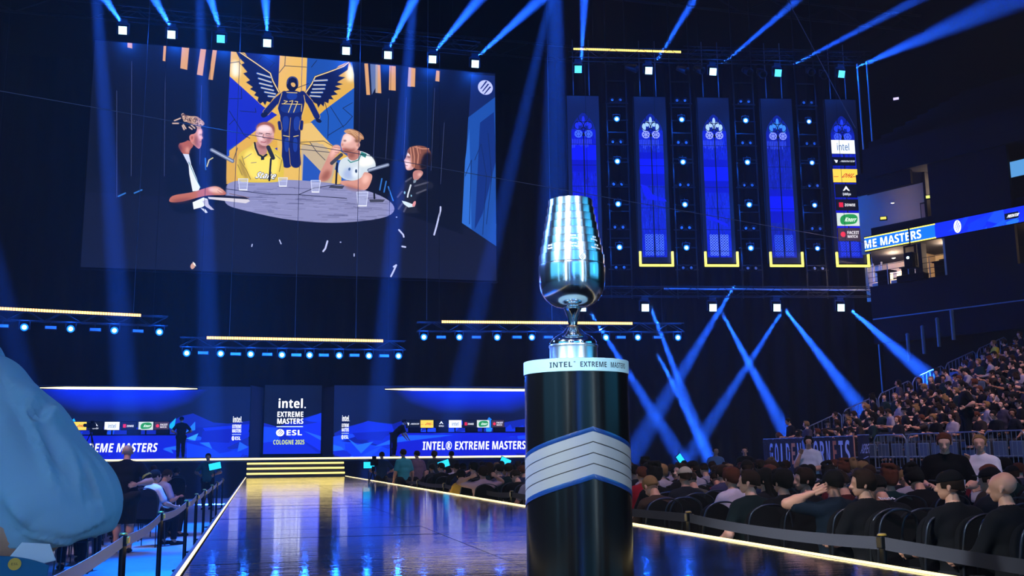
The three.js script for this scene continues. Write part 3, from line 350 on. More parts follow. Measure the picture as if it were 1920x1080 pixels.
const PLATES = {
  dark: (g) => { g.fillStyle = '#05060c'; g.fillRect(0, 0, 128, 72); words(g, 'PREDATOR', 34, 28, 84, 15, '#dfe6f4', { italic: 0.2 }); poly(g, '#dfe6f4', [8, 22, 30, 26, 26, 46, 18, 52]); },
  yellow: (g) => { g.fillStyle = '#ffd84e'; g.fillRect(0, 0, 128, 72); words(g, 'DHL', 34, 24, 60, 22, '#c8321e', { italic: 0.3 }); g.fillStyle = '#c8321e'; g.fillRect(4, 40, 24, 3); g.fillRect(102, 40, 22, 3); },
  mountain: (g) => { g.fillStyle = '#06070e'; g.fillRect(0, 0, 128, 72); poly(g, '#e8ecf8', [64, 8, 86, 38, 74, 36, 64, 26, 54, 36, 42, 38]); words(g, 'Qiddiya', 38, 48, 52, 14, '#e8ecf8'); },
  white: (g) => { g.fillStyle = '#f4fbff'; g.fillRect(0, 0, 128, 72); words(g, 'intel', 28, 18, 72, 36, '#1a4e9c', { bold: false }); },
  red: (g) => { g.fillStyle = '#0a0a12'; g.fillRect(0, 0, 128, 72); g.fillStyle = '#d3203e'; g.fillRect(16, 20, 26, 32); words(g, 'ZOWIE', 48, 28, 62, 18, '#f2f2f6'); },
  green: (g) => { g.fillStyle = '#c8d4d0'; g.fillRect(0, 0, 128, 72); blob(g, '#1e8c46', [20, 8, 118, 4, 112, 58, 60, 64, 16, 66]); words(g, 'Knorr', 36, 24, 62, 24, '#f4fff4', { italic: 0.15 }); },
  maroon: (g) => { g.fillStyle = '#3a2c3c'; g.fillRect(0, 0, 128, 72); g.beginPath(); g.fillStyle = '#e0304c'; g.arc(28, 36, 15, 0, 7); g.fill(); words(g, 'FACEIT', 50, 18, 66, 16, '#f2eef4'); words(g, 'WATCH', 50, 40, 58, 15, '#f2eef4'); },
};
const plateMat = {}; for (const k in PLATES) { const [c, g] = canvas(128, 72); PLATES[k](g); plateMat[k] = screenMat(c, k === 'white' || k === 'yellow' ? 1.15 : 1.3); }
const PLATE_WORDS = { dark: 'black sponsor picture', yellow: 'bright yellow sponsor picture', mountain: 'white mountain logo', white: 'bright white picture', red: 'red and black sponsor picture', green: 'green sponsor picture', maroon: 'dull maroon sponsor picture' };
function monitor(p, kind, side) {
  const m = thing('monitor', `desk monitor showing a ${PLATE_WORDS[kind]} on the ${side} player desk`, 'monitor', [p[0], p[1], p[2]]);
  put('housing', rbox(0.64, 0.38, 0.05, 0.012, 0, 0, -0.03, 1), M.black, m); put('display', new THREE.PlaneGeometry(0.6, 0.345), plateMat[kind], m); put('stand', [box(0.06, 0.3, 0.04, 0, -0.27, -0.06), box(0.26, 0.02, 0.2, 0, -0.415, -0.05)], M.black, m);
}
[[-8.013,3.033,-46.4, 'dark'], [-7.422,3.031,-46.4, 'yellow'], [-6.761,3.018,-46.4, 'mountain'], [-6.097,3.028,-46.4, 'white'], [-5.427,3.015,-46.4, 'red'], [-4.72,3.025,-46.4, 'green'], [-4.073,3.023,-46.4, 'maroon']].forEach(([x, y, z, k]) => monitor([x, 3.06, z], k, 'left'));
[[6.924,3.069,-46.4, 'dark'], [7.583,3.067,-46.4, 'yellow'], [8.258,3.066,-46.4, 'mountain'], [8.914,3.065,-46.4, 'white'], [9.586,3.063,-46.4, 'red'], [10.251,3.062,-46.4, 'green'], [10.958,3.06,-46.4, 'maroon']].forEach(([x, y, z, k]) => monitor([x, 3.12, z], k, 'right'));
[[-6.539,2.728,-46.15], [-5.168,2.722,-46.15], [-3.983,2.718,-46.15], [6.962,2.793,-46.15], [8.252,2.789,-46.15], [9.635,2.759,-46.15], [10.961,2.804,-46.15], [12.046,2.8,-46.15]].forEach(([x, y, z], k) => {
  const t = thing('computer', `${['first', 'second', 'third', 'first', 'second', 'third', 'fourth', 'fifth'][k]} black computer case from the left on the ${k < 3 ? 'left' : 'right'} player desk`, 'computer', [x, (k < 3 ? 2.641 : 2.697) + 0.045, z]);
  put('case', rbox(0.55, 0.21, 0.3, 0.015, 0, 0.105, 0, 1), M.black, t); put('front_panel', box(0.5, 0.16, 0.012, 0, 0.105, 0.154), M.dark, t);
});
// --- five tall screens with stained-glass windows, in the angled wing on the right
const wing = (x, y, z) => { const a = -0.177; return [15.2 + x * Math.cos(a) + z * Math.sin(a), y, -45.1 - x * Math.sin(a) + z * Math.cos(a)]; };
const stripCentres = [[-0.092,15.086,0], [3.263,15.117,0], [6.463,15.147,0], [9.692,15.176,0], [13.005,15.207,0]].map((p) => p[0]);
function windowPicture(k) {
  const W = 190, H = 1024, [c, g] = canvas(W, H); g.fillStyle = ['#08164a', '#060e36', '#060d32', '#060c30', '#050a28'][k]; g.fillRect(0, 0, W, H);
  const x0 = 22, x1 = 168, top = 120, mid = 95, yb = 990; g.save(); g.beginPath(); g.moveTo(x0, yb); g.lineTo(x0, top + 110); g.quadraticCurveTo(x0 + 4, top + 40, mid, top - 20); g.quadraticCurveTo(x1 - 4, top + 40, x1, top + 110); g.lineTo(x1, yb); g.closePath(); g.fillStyle = '#081a8c'; g.fill(); g.clip();
  const base = ['#0a14c8', '#0b1cc0', '#0b1cc8', '#0a18a0', '#0a1aa4'][k]; g.fillStyle = base; g.fillRect(x0, top + 90, x1 - x0, yb);
  seedNow = 31 + k; for (let i = 0; i < 500; i++) { g.fillStyle = pick(['rgba(20,40,255,0.35)', 'rgba(4,8,90,0.35)', 'rgba(40,90,255,0.25)']); g.fillRect(x0 + (x1 - x0) * rnd(), top + 100 + 860 * rnd(), 2 + 3 * rnd(), 6 + 40 * rnd()); }
  const lo = [0.20, 0.28, 0.32, 0.5, 0.6][k], bands = ['rgba(6,10,190,0.9)', 'rgba(10,20,255,0.75)'];   // a brighter passage of glass travelling down the windows
  g.fillStyle = bands[0]; g.fillRect(x0, H * (lo + 0.06), x1 - x0, H * 0.2); g.fillStyle = bands[1]; g.fillRect(x0, H * (lo + 0.1), x1 - x0, H * 0.09);
  const light = ['#1b2be0', '#9fc8ff', '#a9ccff', '#3b86f0', '#1f3cf0'][k], rose = ['#3f66ff', '#8f9bff', '#8f9bff', '#7f8cff', '#3a58f0'][k];
  for (const [x, y, rx, ry] of [[mid, top + 32, 9, 26], [mid - 20, top + 50, 12, 18], [mid + 20, top + 50, 12, 18], [mid - 40, top + 72, 12, 24], [mid + 40, top + 72, 12, 24], [mid, top + 66, 10, 14]]) { g.fillStyle = light; g.beginPath(); g.ellipse(x, y, rx, ry, 0, 0, 7); g.fill(); }
  for (const [x, y, r] of [[mid, top + 14, 30], [mid - 28, top + 66, 26], [mid + 28, top + 66, 26], [mid, top + 88, 10]]) { g.strokeStyle = '#03061c'; g.lineWidth = 4; g.beginPath(); g.arc(x, y, r, 0, 7); g.stroke(); }
  for (const s of [-1, 1]) { g.fillStyle = rose; g.beginPath(); g.arc(mid + s * 30, top + 118, 24, 0, 7); g.fill(); for (let i = 0; i < 6; i++) { g.fillStyle = '#1a2cae'; g.beginPath(); g.arc(mid + s * 30 + 13 * Math.cos(i * 1.047), top + 118 + 13 * Math.sin(i * 1.047), 4, 0, 7); g.fill(); } }
  g.fillStyle = 'rgba(80,110,255,0.55)'; for (let i = 0; i < 12; i++) g.fillRect(x0 + 4 + i * 10, top + 150, 5, 30 + 30 * rnd());
  g.fillStyle = '#03061c'; g.fillRect(mid - 3, top + 130, 6, yb); g.beginPath(); g.moveTo(mid - 10, top + 130); g.lineTo(mid, top + 100); g.lineTo(mid + 10, top + 130); g.fill();
  for (const s of [-1, 1]) for (let y = 0; y < 8; y++) for (let x = 0; x < 3; x++) { const a = mid + s * 31 + (x - 1) * 17, b = 860 + y * 16; g.strokeStyle = ['#2848ff', '#5f8cff', '#7fa6ff', '#3a66ff', '#2a4cff'][k]; g.lineWidth = 2.5; g.beginPath(); g.arc(a, b, 6.5, 0, 7); g.stroke(); }
  for (let y = 300; y < 960; y += 130) { g.fillStyle = 'rgba(3,6,40,0.45)'; g.fillRect(x0, y, x1 - x0, 4); }
  g.restore();
  for (const p of [[], [40, 560, 80, 545, 110, 590, 130, 612, 60, 600], [30, 740, 60, 735, 150, 780, 158, 796, 50, 755], [], []][k].length ? [[[], [24, 546, 66, 560, 96, 610, 168, 636, 176, 652, 60, 640, 40, 600], [22, 738, 56, 744, 150, 786, 152, 806, 60, 764, 30, 758], [], []][k]] : []) poly(g, '#1018e6', p);
  return c;
}
['tall window screen half hidden behind the trophy cup', 'tall window screen just right of the trophy, above the first yellow bracket', 'tall window screen third from the left in the right-hand wing', 'tall window screen left of the one with sponsor tiles', 'tall window screen carrying a column of sponsor tiles'].forEach((label, k) => {
  const s = thing('window_screen', label, 'screen', wing(stripCentres[k], 14.98, 0), -0.177);
  put('housing', rbox(1.66, 8.5, 0.16, 0.02, 0, 0, -0.1), M.black, s); put('display', new THREE.PlaneGeometry(1.58, 8.42), screenMat(windowPicture(k), 1.2), s);
  for (const x of [-0.45, 0.35]) put('hanger', bar([x, 4.25, -0.1], [x, 7.2, -0.1], 0.025, 5), M.steel, s);
});
// sponsor tiles on the last window screen
[['white', 12.969,16.698,0, 44, 26, 'white tile with blue lettering, topmost'], ['dark', 12.96,15.95,0, 42, 15, 'black tile with white lettering, second from top'], ['yellow', 12.978,15.207,0, 46, 25, 'yellow tile with red lettering'], ['mountain', 12.98,14.439,0, 40, 24, 'black tile with a white mountain logo'], ['red', 12.985,13.716,0, 42, 20, 'black tile with a red square'], ['green', 12.989,12.97,0, 43, 24, 'grey tile with a green leaf shape'], ['maroon', 13.004,12.214,0, 43, 24, 'dull tile with a red dot, lowest']].forEach(([kind, x, y, , w, h, label]) => {
  const k = 52 / 1907;
  const t = thing('sponsor_tile', label + ' on the right-hand window screen', 'sign', wing(x, y, 0.06), -0.177); put('panel', rbox(w * k + 0.02, h * k + 0.02, 0.05, 0.01, 0, 0, -0.028, 1), M.black, t); put('display', new THREE.PlaneGeometry(w * k, h * k), plateMat[kind], t);
});

// ---------------------------------------------------------------- trusses, light bars and lamps
const ORD = ['first', 'second', 'third', 'fourth', 'fifth', 'sixth', 'seventh', 'eighth', 'ninth'];
function truss(label, a, b, s = 0.42, bays = 0) {       // box truss between two points: four chords and zigzag lacing
  const p = V(a), q = V(b), L = p.distanceTo(q), t = thing('truss', label, 'truss', p.clone().add(q).multiplyScalar(0.5).toArray()), n = bays || Math.max(3, Math.round(L / 0.7)), h = s / 2;
  t.quaternion.setFromUnitVectors(new THREE.Vector3(1, 0, 0), q.clone().sub(p).normalize());
  for (const y of [-h, h]) for (const z of [-h, h]) put('chord', bar([-L / 2, y, z], [L / 2, y, z], 0.025, 6), M.truss, t);
  const lace = []; for (let i = 0; i < n; i++) for (const z of [-h, h]) lace.push(bar([-L / 2 + i * L / n, i % 2 ? h : -h, z], [-L / 2 + (i + 1) * L / n, i % 2 ? -h : h, z], 0.012, 4)); put('lacing', lace, M.truss, t).userData.kind = 'stuff';
  const inv = t.quaternion.clone().invert(); for (const k of [-0.42, 0.42]) { const o = new THREE.Vector3(1, 0, 0).multiplyScalar(L * k), w = o.clone().applyQuaternion(t.quaternion).add(t.position), e = new THREE.Vector3(0, 30 - w.y, 0).applyQuaternion(inv).add(o); put('hoist_chain', bar(o.toArray(), e.toArray(), 0.010, 5), M.truss, t); } return t;
}
function wire(label, a, b, r = 0.012, sag = 0, mat = M.steel, category = 'cable', group) { const m = [(a[0] + b[0]) / 2, (a[1] + b[1]) / 2 - sag, (a[2] + b[2]) / 2]; return tag(put('cable', sag ? tube([a, m, b], r, 30, 5) : bar(a, b, r, 5), mat), label, category, group); }
// three glowing bars over the stage front, each with a row of blue lamps beneath it
const lampShell = lathe([[0.0, -0.30], [0.10, -0.30], [0.15, -0.22], [0.17, 0], [0.155, 0.01], [0.15, -0.04], [0, -0.05]], 16).rotateX(Math.PI / 2), lampFace = lathe([[0.0, 0.045], [0.05, 0.038], [0.08, 0.01], [0.085, -0.03], [0, -0.03]], 14).rotateX(Math.PI / 2), haloRing = lathe([[0.086, -0.02], [0.145, 0.004], [0.15, -0.03], [0.086, -0.035]], 20).rotateX(Math.PI / 2), lampYoke = [box(0.03, 0.34, 0.05, -0.19, 0.1, -0.1), box(0.03, 0.34, 0.05, 0.19, 0.1, -0.1), box(0.41, 0.03, 0.05, 0, 0.27, -0.1)];
const yokeGeo = mergeGeometries(lampYoke.map(plain));
function blueLamp(label, p, turn = 0, k = 1, light = 20, wingSide = false) {
  const t = thing('spot_lamp', label, 'lamp', p, turn); t.scale.setScalar(k);
  put('lamp_housing', lampShell, M.black, t); put('lens', lampFace, M.lampCore, t); put('halo_ring', haloRing, M.haloRing, t); put('yoke', yokeGeo, M.dark, t); put('mount', bar([0, 0.27, -0.1], [0, 0.36, -0.1], 0.02, 6), M.dark, t); if (wingSide) put('crossbar', box(1.15, 0.06, 0.05, 0.1, 0.1, -0.47), M.truss, t);  // the blue ring glows to stand in for the halo round the lamp
  if (light) pointLight([p[0] + 0.3 * Math.sin(turn), p[1], p[2] + 0.3 * Math.cos(turn)], WASH, light, 0.1);
}
const boxGeo = rbox(0.46, 0.15, 0.2, 0.02, 0, 0, 0, 1), boxFace = box(0.40, 0.11, 0.012, 0, 0, 0.104), stripMat = std(0x9aa0b4, 0.45);
function lightBar(name, words_, a, b, lamps, boxes) {
  const p = V(a), q = V(b), L = p.distanceTo(q), mid = p.clone().add(q).multiplyScalar(0.5), turn = Math.atan2(-(q.z - p.z), q.x - p.x);
  truss(`dark lighting truss over the ${words_}`, [lamps[0][0] - 0.3, lamps[0][1] + 0.47, lamps[0][2] - 0.1], [lamps.at(-1)[0] + 0.3, lamps.at(-1)[1] + 0.47, lamps.at(-1)[2] - 0.1], 0.4);
  const t = thing('light_bar', `long glowing amber bar of small lamps over the ${words_}`, 'light bar', mid.toArray(), turn);
  put('channel', rbox(L + 0.1, 0.2, 0.1, 0.02, 0, 0, -0.07, 1), M.black, t);
  const n = Math.round(L / 0.1), cells = []; for (let i = 0; i < n; i++) cells.push(box(0.082, 0.11, 0.03, (i + 0.5 - n / 2) * L / n, 0, 0)); put('diodes', cells, M.ledWarm, t).userData.kind = 'stuff';
  areaLight([mid.x, mid.y, mid.z + 0.08], [mid.x + 4 * Math.sin(turn), mid.y - 0.4, mid.z + 4 * Math.cos(turn)], L, 0.12, new THREE.Color(1, 0.56, 0.14), 5);
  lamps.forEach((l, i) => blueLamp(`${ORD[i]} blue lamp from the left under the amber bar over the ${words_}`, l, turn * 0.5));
  boxes.forEach((l, i) => { const s = thing('strip_fixture', `${ORD[i]} small unlit grey strip fixture from the left over the ${words_}`, 'fixture', l, turn); put('housing', boxGeo, M.dark, s); put('window', boxFace, stripMat, s); put('bracket', bar([0, 0.06, -0.05], [0, 0.34, -0.05], 0.018, 6), M.dark, s); });
  return t;
}
const grp = (a) => { const o = []; for (let i = 0; i < a.length; i += 3) o.push(a.slice(i, i + 3)); return o; };
lightBar('centre', 'stage centre', [-2.205,6.618,-43.6], [5.183,6.625,-43.6], grp([-3.004,6.004,-44,-1.633,6.002,-44,-0.403,5.998,-44,0.898,5.988,-44,2.062,5.993,-44,3.326,5.996,-44,4.619,6.003,-44,5.919,6.015,-44]), grp([-2.34,6.014,-44,-1.017,5.989,-44,0.282,5.992,-44,1.498,5.981,-44,2.663,5.991,-44,3.981,6.005,-44,5.273,6.001,-44]));
lightBar('left', 'left stage half', [-13.122,7.493,-41.9], [-4.843,7.508,-43.6], grp([-10.794,6.836,-42.7,-9.103,6.825,-42.9,-7.463,6.847,-43.3,-5.844,6.853,-43.6,-4.127,6.872,-44]), grp([-9.864,6.838,-42.8,-8.174,6.849,-43.1,-6.551,6.835,-43.4,-4.958,6.863,-43.8]));
lightBar('right', 'right stage half', [7.765,7.523,-43.6], [16.441,7.527,-42.7], grp([7.043,6.872,-44,8.631,6.886,-43.9,10.328,6.887,-43.7,11.919,6.906,-43.6,13.589,6.912,-43.4,15.362,6.931,-43.3,16.843,6.938,-43.1,18.786,6.958,-43]), grp([7.813,6.875,-44,9.38,6.881,-43.8,11.233,6.905,-43.7,12.658,6.908,-43.5,16.039,6.93,-43.2,17.807,6.951,-43.1]));
for (const [px, w] of [[[-1.316,6.76,-44.4], 'left part of the centre amber bar'], [[1.436,6.766,-44.4], 'middle of the centre amber bar'], [[4.065,6.768,-44.4], 'right part of the centre amber bar'], [[-5.242,7.678,-44.4], 'right end of the left amber bar'], [[7.225,7.698,-44.4], 'left end of the right amber bar'], [[13.113,7.785,-44.4], 'amber bar behind the trophy stem']]) wire(`thin steel hanging wire above the ${w}`, px, [px[0], 29.5, px[2]], 0.012);
// yellow lines along the canopy above each desk
for (const [a, b, w] of [[[-9.08,4.686,-46.5], [-2.658,4.678,-46.5], 'left'], [[5.638,4.725,-46.5], [13.54,4.712,-46.5], 'right']]) {
  const t = thing('canopy_light', `thin yellow light line above the ${w} player desk`, 'light bar', [(a[0] + b[0]) / 2, (a[1] + b[1]) / 2, -46.5]); put('channel', box(b[0] - a[0] + 0.06, 0.14, 0.12, 0, 0.02, -0.07), M.black, t); put('diffuser', lathe([[0.0, 0], [0.012, 0.0], [0.055, 0.16 * (b[0] - a[0])], [0.055, 0.84 * (b[0] - a[0])], [0.012, b[0] - a[0]], [0, b[0] - a[0]]], 10).translate(0, -(b[0] - a[0]) / 2, 0).rotateZ(-Math.PI / 2), M.ledYellow, t);
  areaLight([(a[0] + b[0]) / 2, a[1], -46.4], [(a[0] + b[0]) / 2, a[1] - 1, -40], b[0] - a[0], 0.08, new THREE.Color(1, 0.75, 0.3), 3);
}
// moving heads with square faces: a frame of small cells, a yoke, a base; each throws one narrow beam
const headShell = rbox(0.56, 0.56, 0.34, 0.05, 0, 0, -0.2, 2), faceCell = box(0.064, 0.064, 0.02), headYoke = mergeGeometries([box(0.05, 0.62, 0.16, -0.33, 0.16, -0.2), box(0.05, 0.62, 0.16, 0.33, 0.16, -0.2), box(0.71, 0.06, 0.2, 0, 0.48, -0.2)].map(plain)), headBase = rbox(0.5, 0.22, 0.36, 0.03, 0, 0.64, -0.2, 1);
const cellsGeo = mergeGeometries(Array.from({ length: 36 }, (_, i) => plain(faceCell.clone().translate((i % 6 - 2.5) * 0.079, (Math.floor(i / 6) - 2.5) * 0.079, 0.0))));
function movingHead(label, p, look, mat, k = 0.98) {
  const t = thing('moving_head', label, 'lamp', p); t.scale.setScalar(k * 0.76); put('yoke', headYoke, M.dark, t); put('base', headBase, M.dark, t);
  const h = new THREE.Group(); h.name = 'head'; t.add(h); h.lookAt(...look); put('shell', headShell, M.black, h); put('cells', cellsGeo, mat, h).userData.kind = 'stuff';
  pointLight([p[0] + 0.1, p[1], p[2] + 0.42], WASH, 13, 0.15); return t;
}
const beam = (p, t, i = 1.55e6, a = 0.042) => spotLight(p, t, BEAM, i, a, 0.06, 0.6);
const HEADZ = -44.6;
[[[-6.338,20.304,-44.6], [-6.629,16.79,-26]], [[-4.302,20.303,-44.6], [-5.163,17.471,-27]], [[-2.174,20.306,-44.6], [-2.942,18.411,-28]], [[-0.138,20.295,-44.6], [-0.508,18.763,-28]], [[3.429,20.254,-44.6], [2.932,19.26,-28]], [[5.376,20.223,-44.6], [6.181,19.73,-28]], [[7.49,20.203,-44.6], [9.32,19.624,-28]], [[9.558,20.161,-44.6], [12.249,19.844,-28]]].forEach(([p, t], i) => {
  movingHead(`${ORD[i]} square moving-head lamp from the left above the video screen`, p, [(i - 4) * 2.2, 2.2, 10], i === 2 ? M.cellCyan : M.cellWhite, 0.98); beam([p[0], p[1] + 0.15, p[2] + 0.5], t);
});
truss('dark truss along the top of the video screen, carrying eight moving heads', [-6.545,20.396,-44.8].map((v, i) => v + [0, 0.79, 0][i]), [9.811,20.236,-44.8].map((v, i) => v + [0, 0.79, 0][i]), 0.5);
[[[14.734,20.347,-44.6], [9.842,20.446,-28]], [[18.206,20.347,-44], [16.582,21.431,-28]], [[21.373,20.333,-43.4], [22.885,21.729,-28]], [[24.61,20.311,-42.8], [27.616,20.179,-26]], [[27.788,20.297,-42.2], [25.602,16.452,-20]]].forEach(([p, t], i) => {
  movingHead(`${ORD[i]} moving-head lamp from the left above the window screens`, p, [4 + i * 6, 2.2 + i * 0.8, 10 - i * 3], i === 0 || i > 2 ? M.cellCyan : M.cellWhite); beam([p[0] + 0.08 * i, p[1] + 0.1, p[2] + 0.5], t, i > 3 ? 7e5 : i > 2 ? 1.15e6 : 1.55e6, i > 3 ? 0.05 : 0.030);
});
{ const a = [14.39,20.435,-44.9].map((v, i) => v + [0, 0.79, 0][i]), b = [29.055,20.368,-42.1].map((v, i) => v + [0, 0.79, 0][i]); truss('dark truss above the window screens, carrying five moving heads', a, b, 0.5);
  truss('upper dark truss over the window screens', [20.514,21.934,-45], [30.593,21.914,-43.4], 0.45);
  const p = [14.574,21.47,-44.8], q = [19.972,21.5,-44], turn = Math.atan2(-(q[2] - p[2]), q[0] - p[0]), L = Math.hypot(q[0] - p[0], q[2] - p[2]); const t = thing('light_bar', 'glowing yellow light bar high above the window screens', 'light bar', [(p[0] + q[0]) / 2, (p[1] + q[1]) / 2, (p[2] + q[2]) / 2], turn);
  put('channel', rbox(L + 0.1, 0.18, 0.1, 0.02, 0, 0, -0.07, 1), M.black, t); const n = 52, cells = []; for (let i = 0; i < n; i++) cells.push(box(L / n * 0.8, 0.1, 0.03, (i + 0.5 - n / 2) * L / n, 0, 0)); put('diodes', cells, glow(1, 0.72, 0.16, 2.2), t).userData.kind = 'stuff'; areaLight([(p[0] + q[0]) / 2, p[1], p[2] + 0.3], [(p[0] + q[0]) / 2, 10, 0], L, 0.1, new THREE.Color(1, 0.7, 0.2), 3); }
// lower row under the window screens, each with a beam to the right
const LOW = [[[14.811,8.546,-45], [15.585,3.605,-39]], [[17.77,8.535,-44.4], [17.118,0.607,-36]], [[20.999,8.532,-43.8], [19.728,0.991,-34]], [[24.115,8.54,-43.3], [22.096,2.521,-33]], [[27.207,8.533,-42.7], [23.762,3.676,-31]]];
LOW.forEach(([p, t], i) => { movingHead(`${ORD[i]} square moving-head lamp from the left under the window screens`, p, [6 + i * 4, 1.5, 10], M.cellWhite); beam([p[0] + 0.1, p[1] - 0.1, p[2] + 0.5], t, 1.8e6, 0.036); });
beam([23.447,10.268,-46], [14.321,1.445,-38], 1.05e6, 0.038); beam([23.749,8.313,-42], [16.53,1.627,-37], 1.05e6, 0.035);
beam([16.891,6.044,-41], [17.759,1.411,-38], 1.05e6, 0.05);
truss('dark truss under the window screens, carrying the lower moving heads', [14.054,8.57,-45.3].map((v, i) => v + [0, 0.77, 0][i]), [28.918,8.549,-42.5].map((v, i) => v + [0, 0.77, 0][i]), 0.45);
tag(put('rail_tube', bar([18.72,9.466,-44.3], [28.92,9.4,-42.4], 0.045), M.rail), 'thin pale tube running below the yellow brackets', 'rail');
// yellow brackets at the feet of four window screens
[1, 2, 3, 4].forEach((k) => {
  const t = thing('bracket_light', `glowing yellow U-shaped bracket under the ${['', 'second', 'third', 'fourth', 'fifth'][k]} window screen from the left`, 'light bar', wing(stripCentres[k] + 0.04, 10.62, 0.12), -0.177);
  const m = glow(0.95, 0.90, 0.12, 2.0); for (const s of [-1, 1]) put('upright', rbox(0.11, 0.74, 0.09, 0.02, s * 0.79, 0.32, 0, 1), m, t); put('crossbar', rbox(1.69, 0.11, 0.09, 0.02, 0, 0, 0, 1), m, t);
});
// blinder columns between the window screens: lit blue lamps with unlit twin lamps between
const wingCols = [[1.585,18.024,0,1.555,15.852,0,1.534,13.691,0,1.54,11.535,0], [4.851,18.04,0,4.829,15.851,0,4.839,13.688,0,4.829,11.528,0], [8.092,18.036,0,8.074,15.873,0,8.053,13.703,0,8.021,11.522,0], [11.328,18.023,0,11.352,15.879,0,11.352,13.699,0,11.357,11.517,0]];
const twinCup = lathe([[0, -0.16], [0.1, -0.16], [0.155, 0], [0.14, 0.01], [0.12, -0.05], [0, -0.06]], 14).rotateX(Math.PI / 2), twinGlass = new THREE.SphereGeometry(0.075, 12, 6).scale(1, 1, 0.4).translate(0, 0, -0.02), twinLens = std(0x8c8a94, 0.3);
wingCols.forEach((col, c) => {
  const cols = ['first', 'second', 'third', 'fourth'][c]; const q = grp(col), ys = q.map((r) => r[1]);
  { const t = thing('lamp_ladder', `dark upright frame carrying the ${cols} lamp column between the window screens`, 'frame', wing(q[0][0] + 0.1, 14.8, -0.5), -0.177); for (const x of [-0.5, 0.5]) put('upright', box(0.06, 20.9, 0.06, x, 4.75, 0), M.truss, t); for (let i = 0; i < 9; i++) put('rung', box(1, 0.05, 0.05, 0, -5.4 + i * 1.35, 0), M.truss, t); }
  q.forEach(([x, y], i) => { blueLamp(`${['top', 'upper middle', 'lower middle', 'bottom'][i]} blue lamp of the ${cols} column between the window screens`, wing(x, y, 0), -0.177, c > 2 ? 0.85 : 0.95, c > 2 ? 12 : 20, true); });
  for (let i = 0; i < 5; i++) { const y = i < 4 ? ys[i] + 1.0 : ys[3] - 1.0, t = thing('twin_lamp', `unlit twin lamp ${['above the top', 'below the top', 'above the lower middle', 'above the bottom', 'below the bottom'][i]} blue lamp of the ${cols} column`, 'lamp', wing(q[Math.min(i, 3)][0], y, 0), -0.177); for (const x of [-0.2, 0.2]) { put('lamp_housing', twinCup, M.dark, t).position.x = x; put('lens', twinGlass, twinLens, t).position.x = x; } put('crossbar', box(1.15, 0.06, 0.05, 0.1, 0, -0.47), M.truss, t); put('mount', box(0.5, 0.05, 0.34, 0, 0, -0.3), M.truss, t); }
});
// two towers right of the wing, and odd unlit fixtures on the truss
for (const [a, b, w] of [[[28.572,20.823,-42], [28.716,6.588,-42], 'left'], [[28.784,20.782,-41.5], [28.775,6.534,-41.5], 'right']]) tag(put('mast', bar(a, [b[0], 0, b[2]], 0.05, 8), M.rail), `${w} of two thin bare metal masts beside the sponsor tiles`, 'mast');
[[17.46,20.485,-44.2], [19.985,20.466,-43.8], [20.754,20.455,-43.6], [23.161,20.425,-43.2], [23.809,20.291,-43], [26.31,20.465,-42.6], [26.922,20.272,-42.4]].forEach((p, i) => { const t = thing('theatre_lamp', `${ORD[i]} unlit theatre lamp from the left on the truss above the window screens`, 'lamp', p); const h = put('lamp_housing', lathe([[0, -0.4], [0.12, -0.38], [0.16, -0.1], [0.2, 0.2], [0.18, 0.2], [0.15, 0], [0, -0.02]], 14).rotateX(Math.PI / 2), M.truss, t); h.rotation.set(0.6, 0.8 - 0.2 * i, 0); put('yoke', yokeGeo, M.truss, t); });
// broad soft columns of light from the rig over the stage front
[[[-5.89,16.542,-36], [-4.134,0.91,-37], 3.2e5, 0.42], [[-2.607,18.57,-37], [-1.531,0.853,-38], 3.0e5, 0.42], [[5.103,16.329,-36], [4.098,0.786,-37], 3.6e5, 0.42], [[9.185,12.805,-36], [6.479,0.75,-37], 2.4e5, 0.4], [[-9.317,10.139,-36], [-6.749,0.95,-37], 2.2e5, 0.4]].forEach(([p, t, i, r]) => {
  const d = V(p).sub(V(t)).normalize(), k = (27 - p[1]) / d.y, s = V(p).addScaledVector(d, k); beam(s.toArray(), t, i * 4.4, r * 0.058);
});
beam([11.815,28.003,-38], [11.72,0.618,-40], 7e5, 0.05);
// wires across the hall
wire('thin camera cable stretched across the hall in front of the video screen', [-6.388,9.673,-23.134], [17.209,7.359,-24.573], 0.0085, 0.0, std(0x8a7f88, 0.6));
wire('thin slanting wire at the upper right, ending at the window screens', [14.857,16.539,-26.063], [22.868,14.424,-34.03], 0.014, 0, std(0x6a6470, 0.6));
// front-of-house lamps behind the camera, blue aisle washes, house panels
const flood = (label, o, color, k, r = 0.28) => { const t = thing('flood_lamp', label, 'lamp', o.p); t.lookAt(...o.t); put('lamp_housing', lathe([[0, -0.6], [r * 0.8, -0.55], [r * 1.1, 0.02], [r, 0.03], [r * 0.95, -0.05], [0, -0.06]], 20).rotateX(Math.PI / 2), M.black, t); put('lens', lathe([[0, -0.02], [r * 0.9, -0.04], [0, -0.05]], 20).rotateX(Math.PI / 2), glow(color.r, color.g, color.b, k), t); const d = V(o.t).sub(V(o.p)).normalize().multiplyScalar(0.1).add(V(o.p)); spotLight(d.toArray(), o.t, color, o.i, o.a, r, 0.5); };
FRONT.forEach((o, i) => flood(['front-of-house lamp behind the camera, left of it', 'front-of-house lamp behind the camera, right of it', 'blue rim lamp high over the left seats, aimed at the trophy', 'front-of-house lamp high at the left side of the runway'][i], o, o.c, 40));
AISLE.forEach((o, i) => flood(`blue wash lamp high over the left aisle, ${ORD[i]} from the camera`, o, new THREE.Color(0.004, 0.16, 1), 20, 0.2));
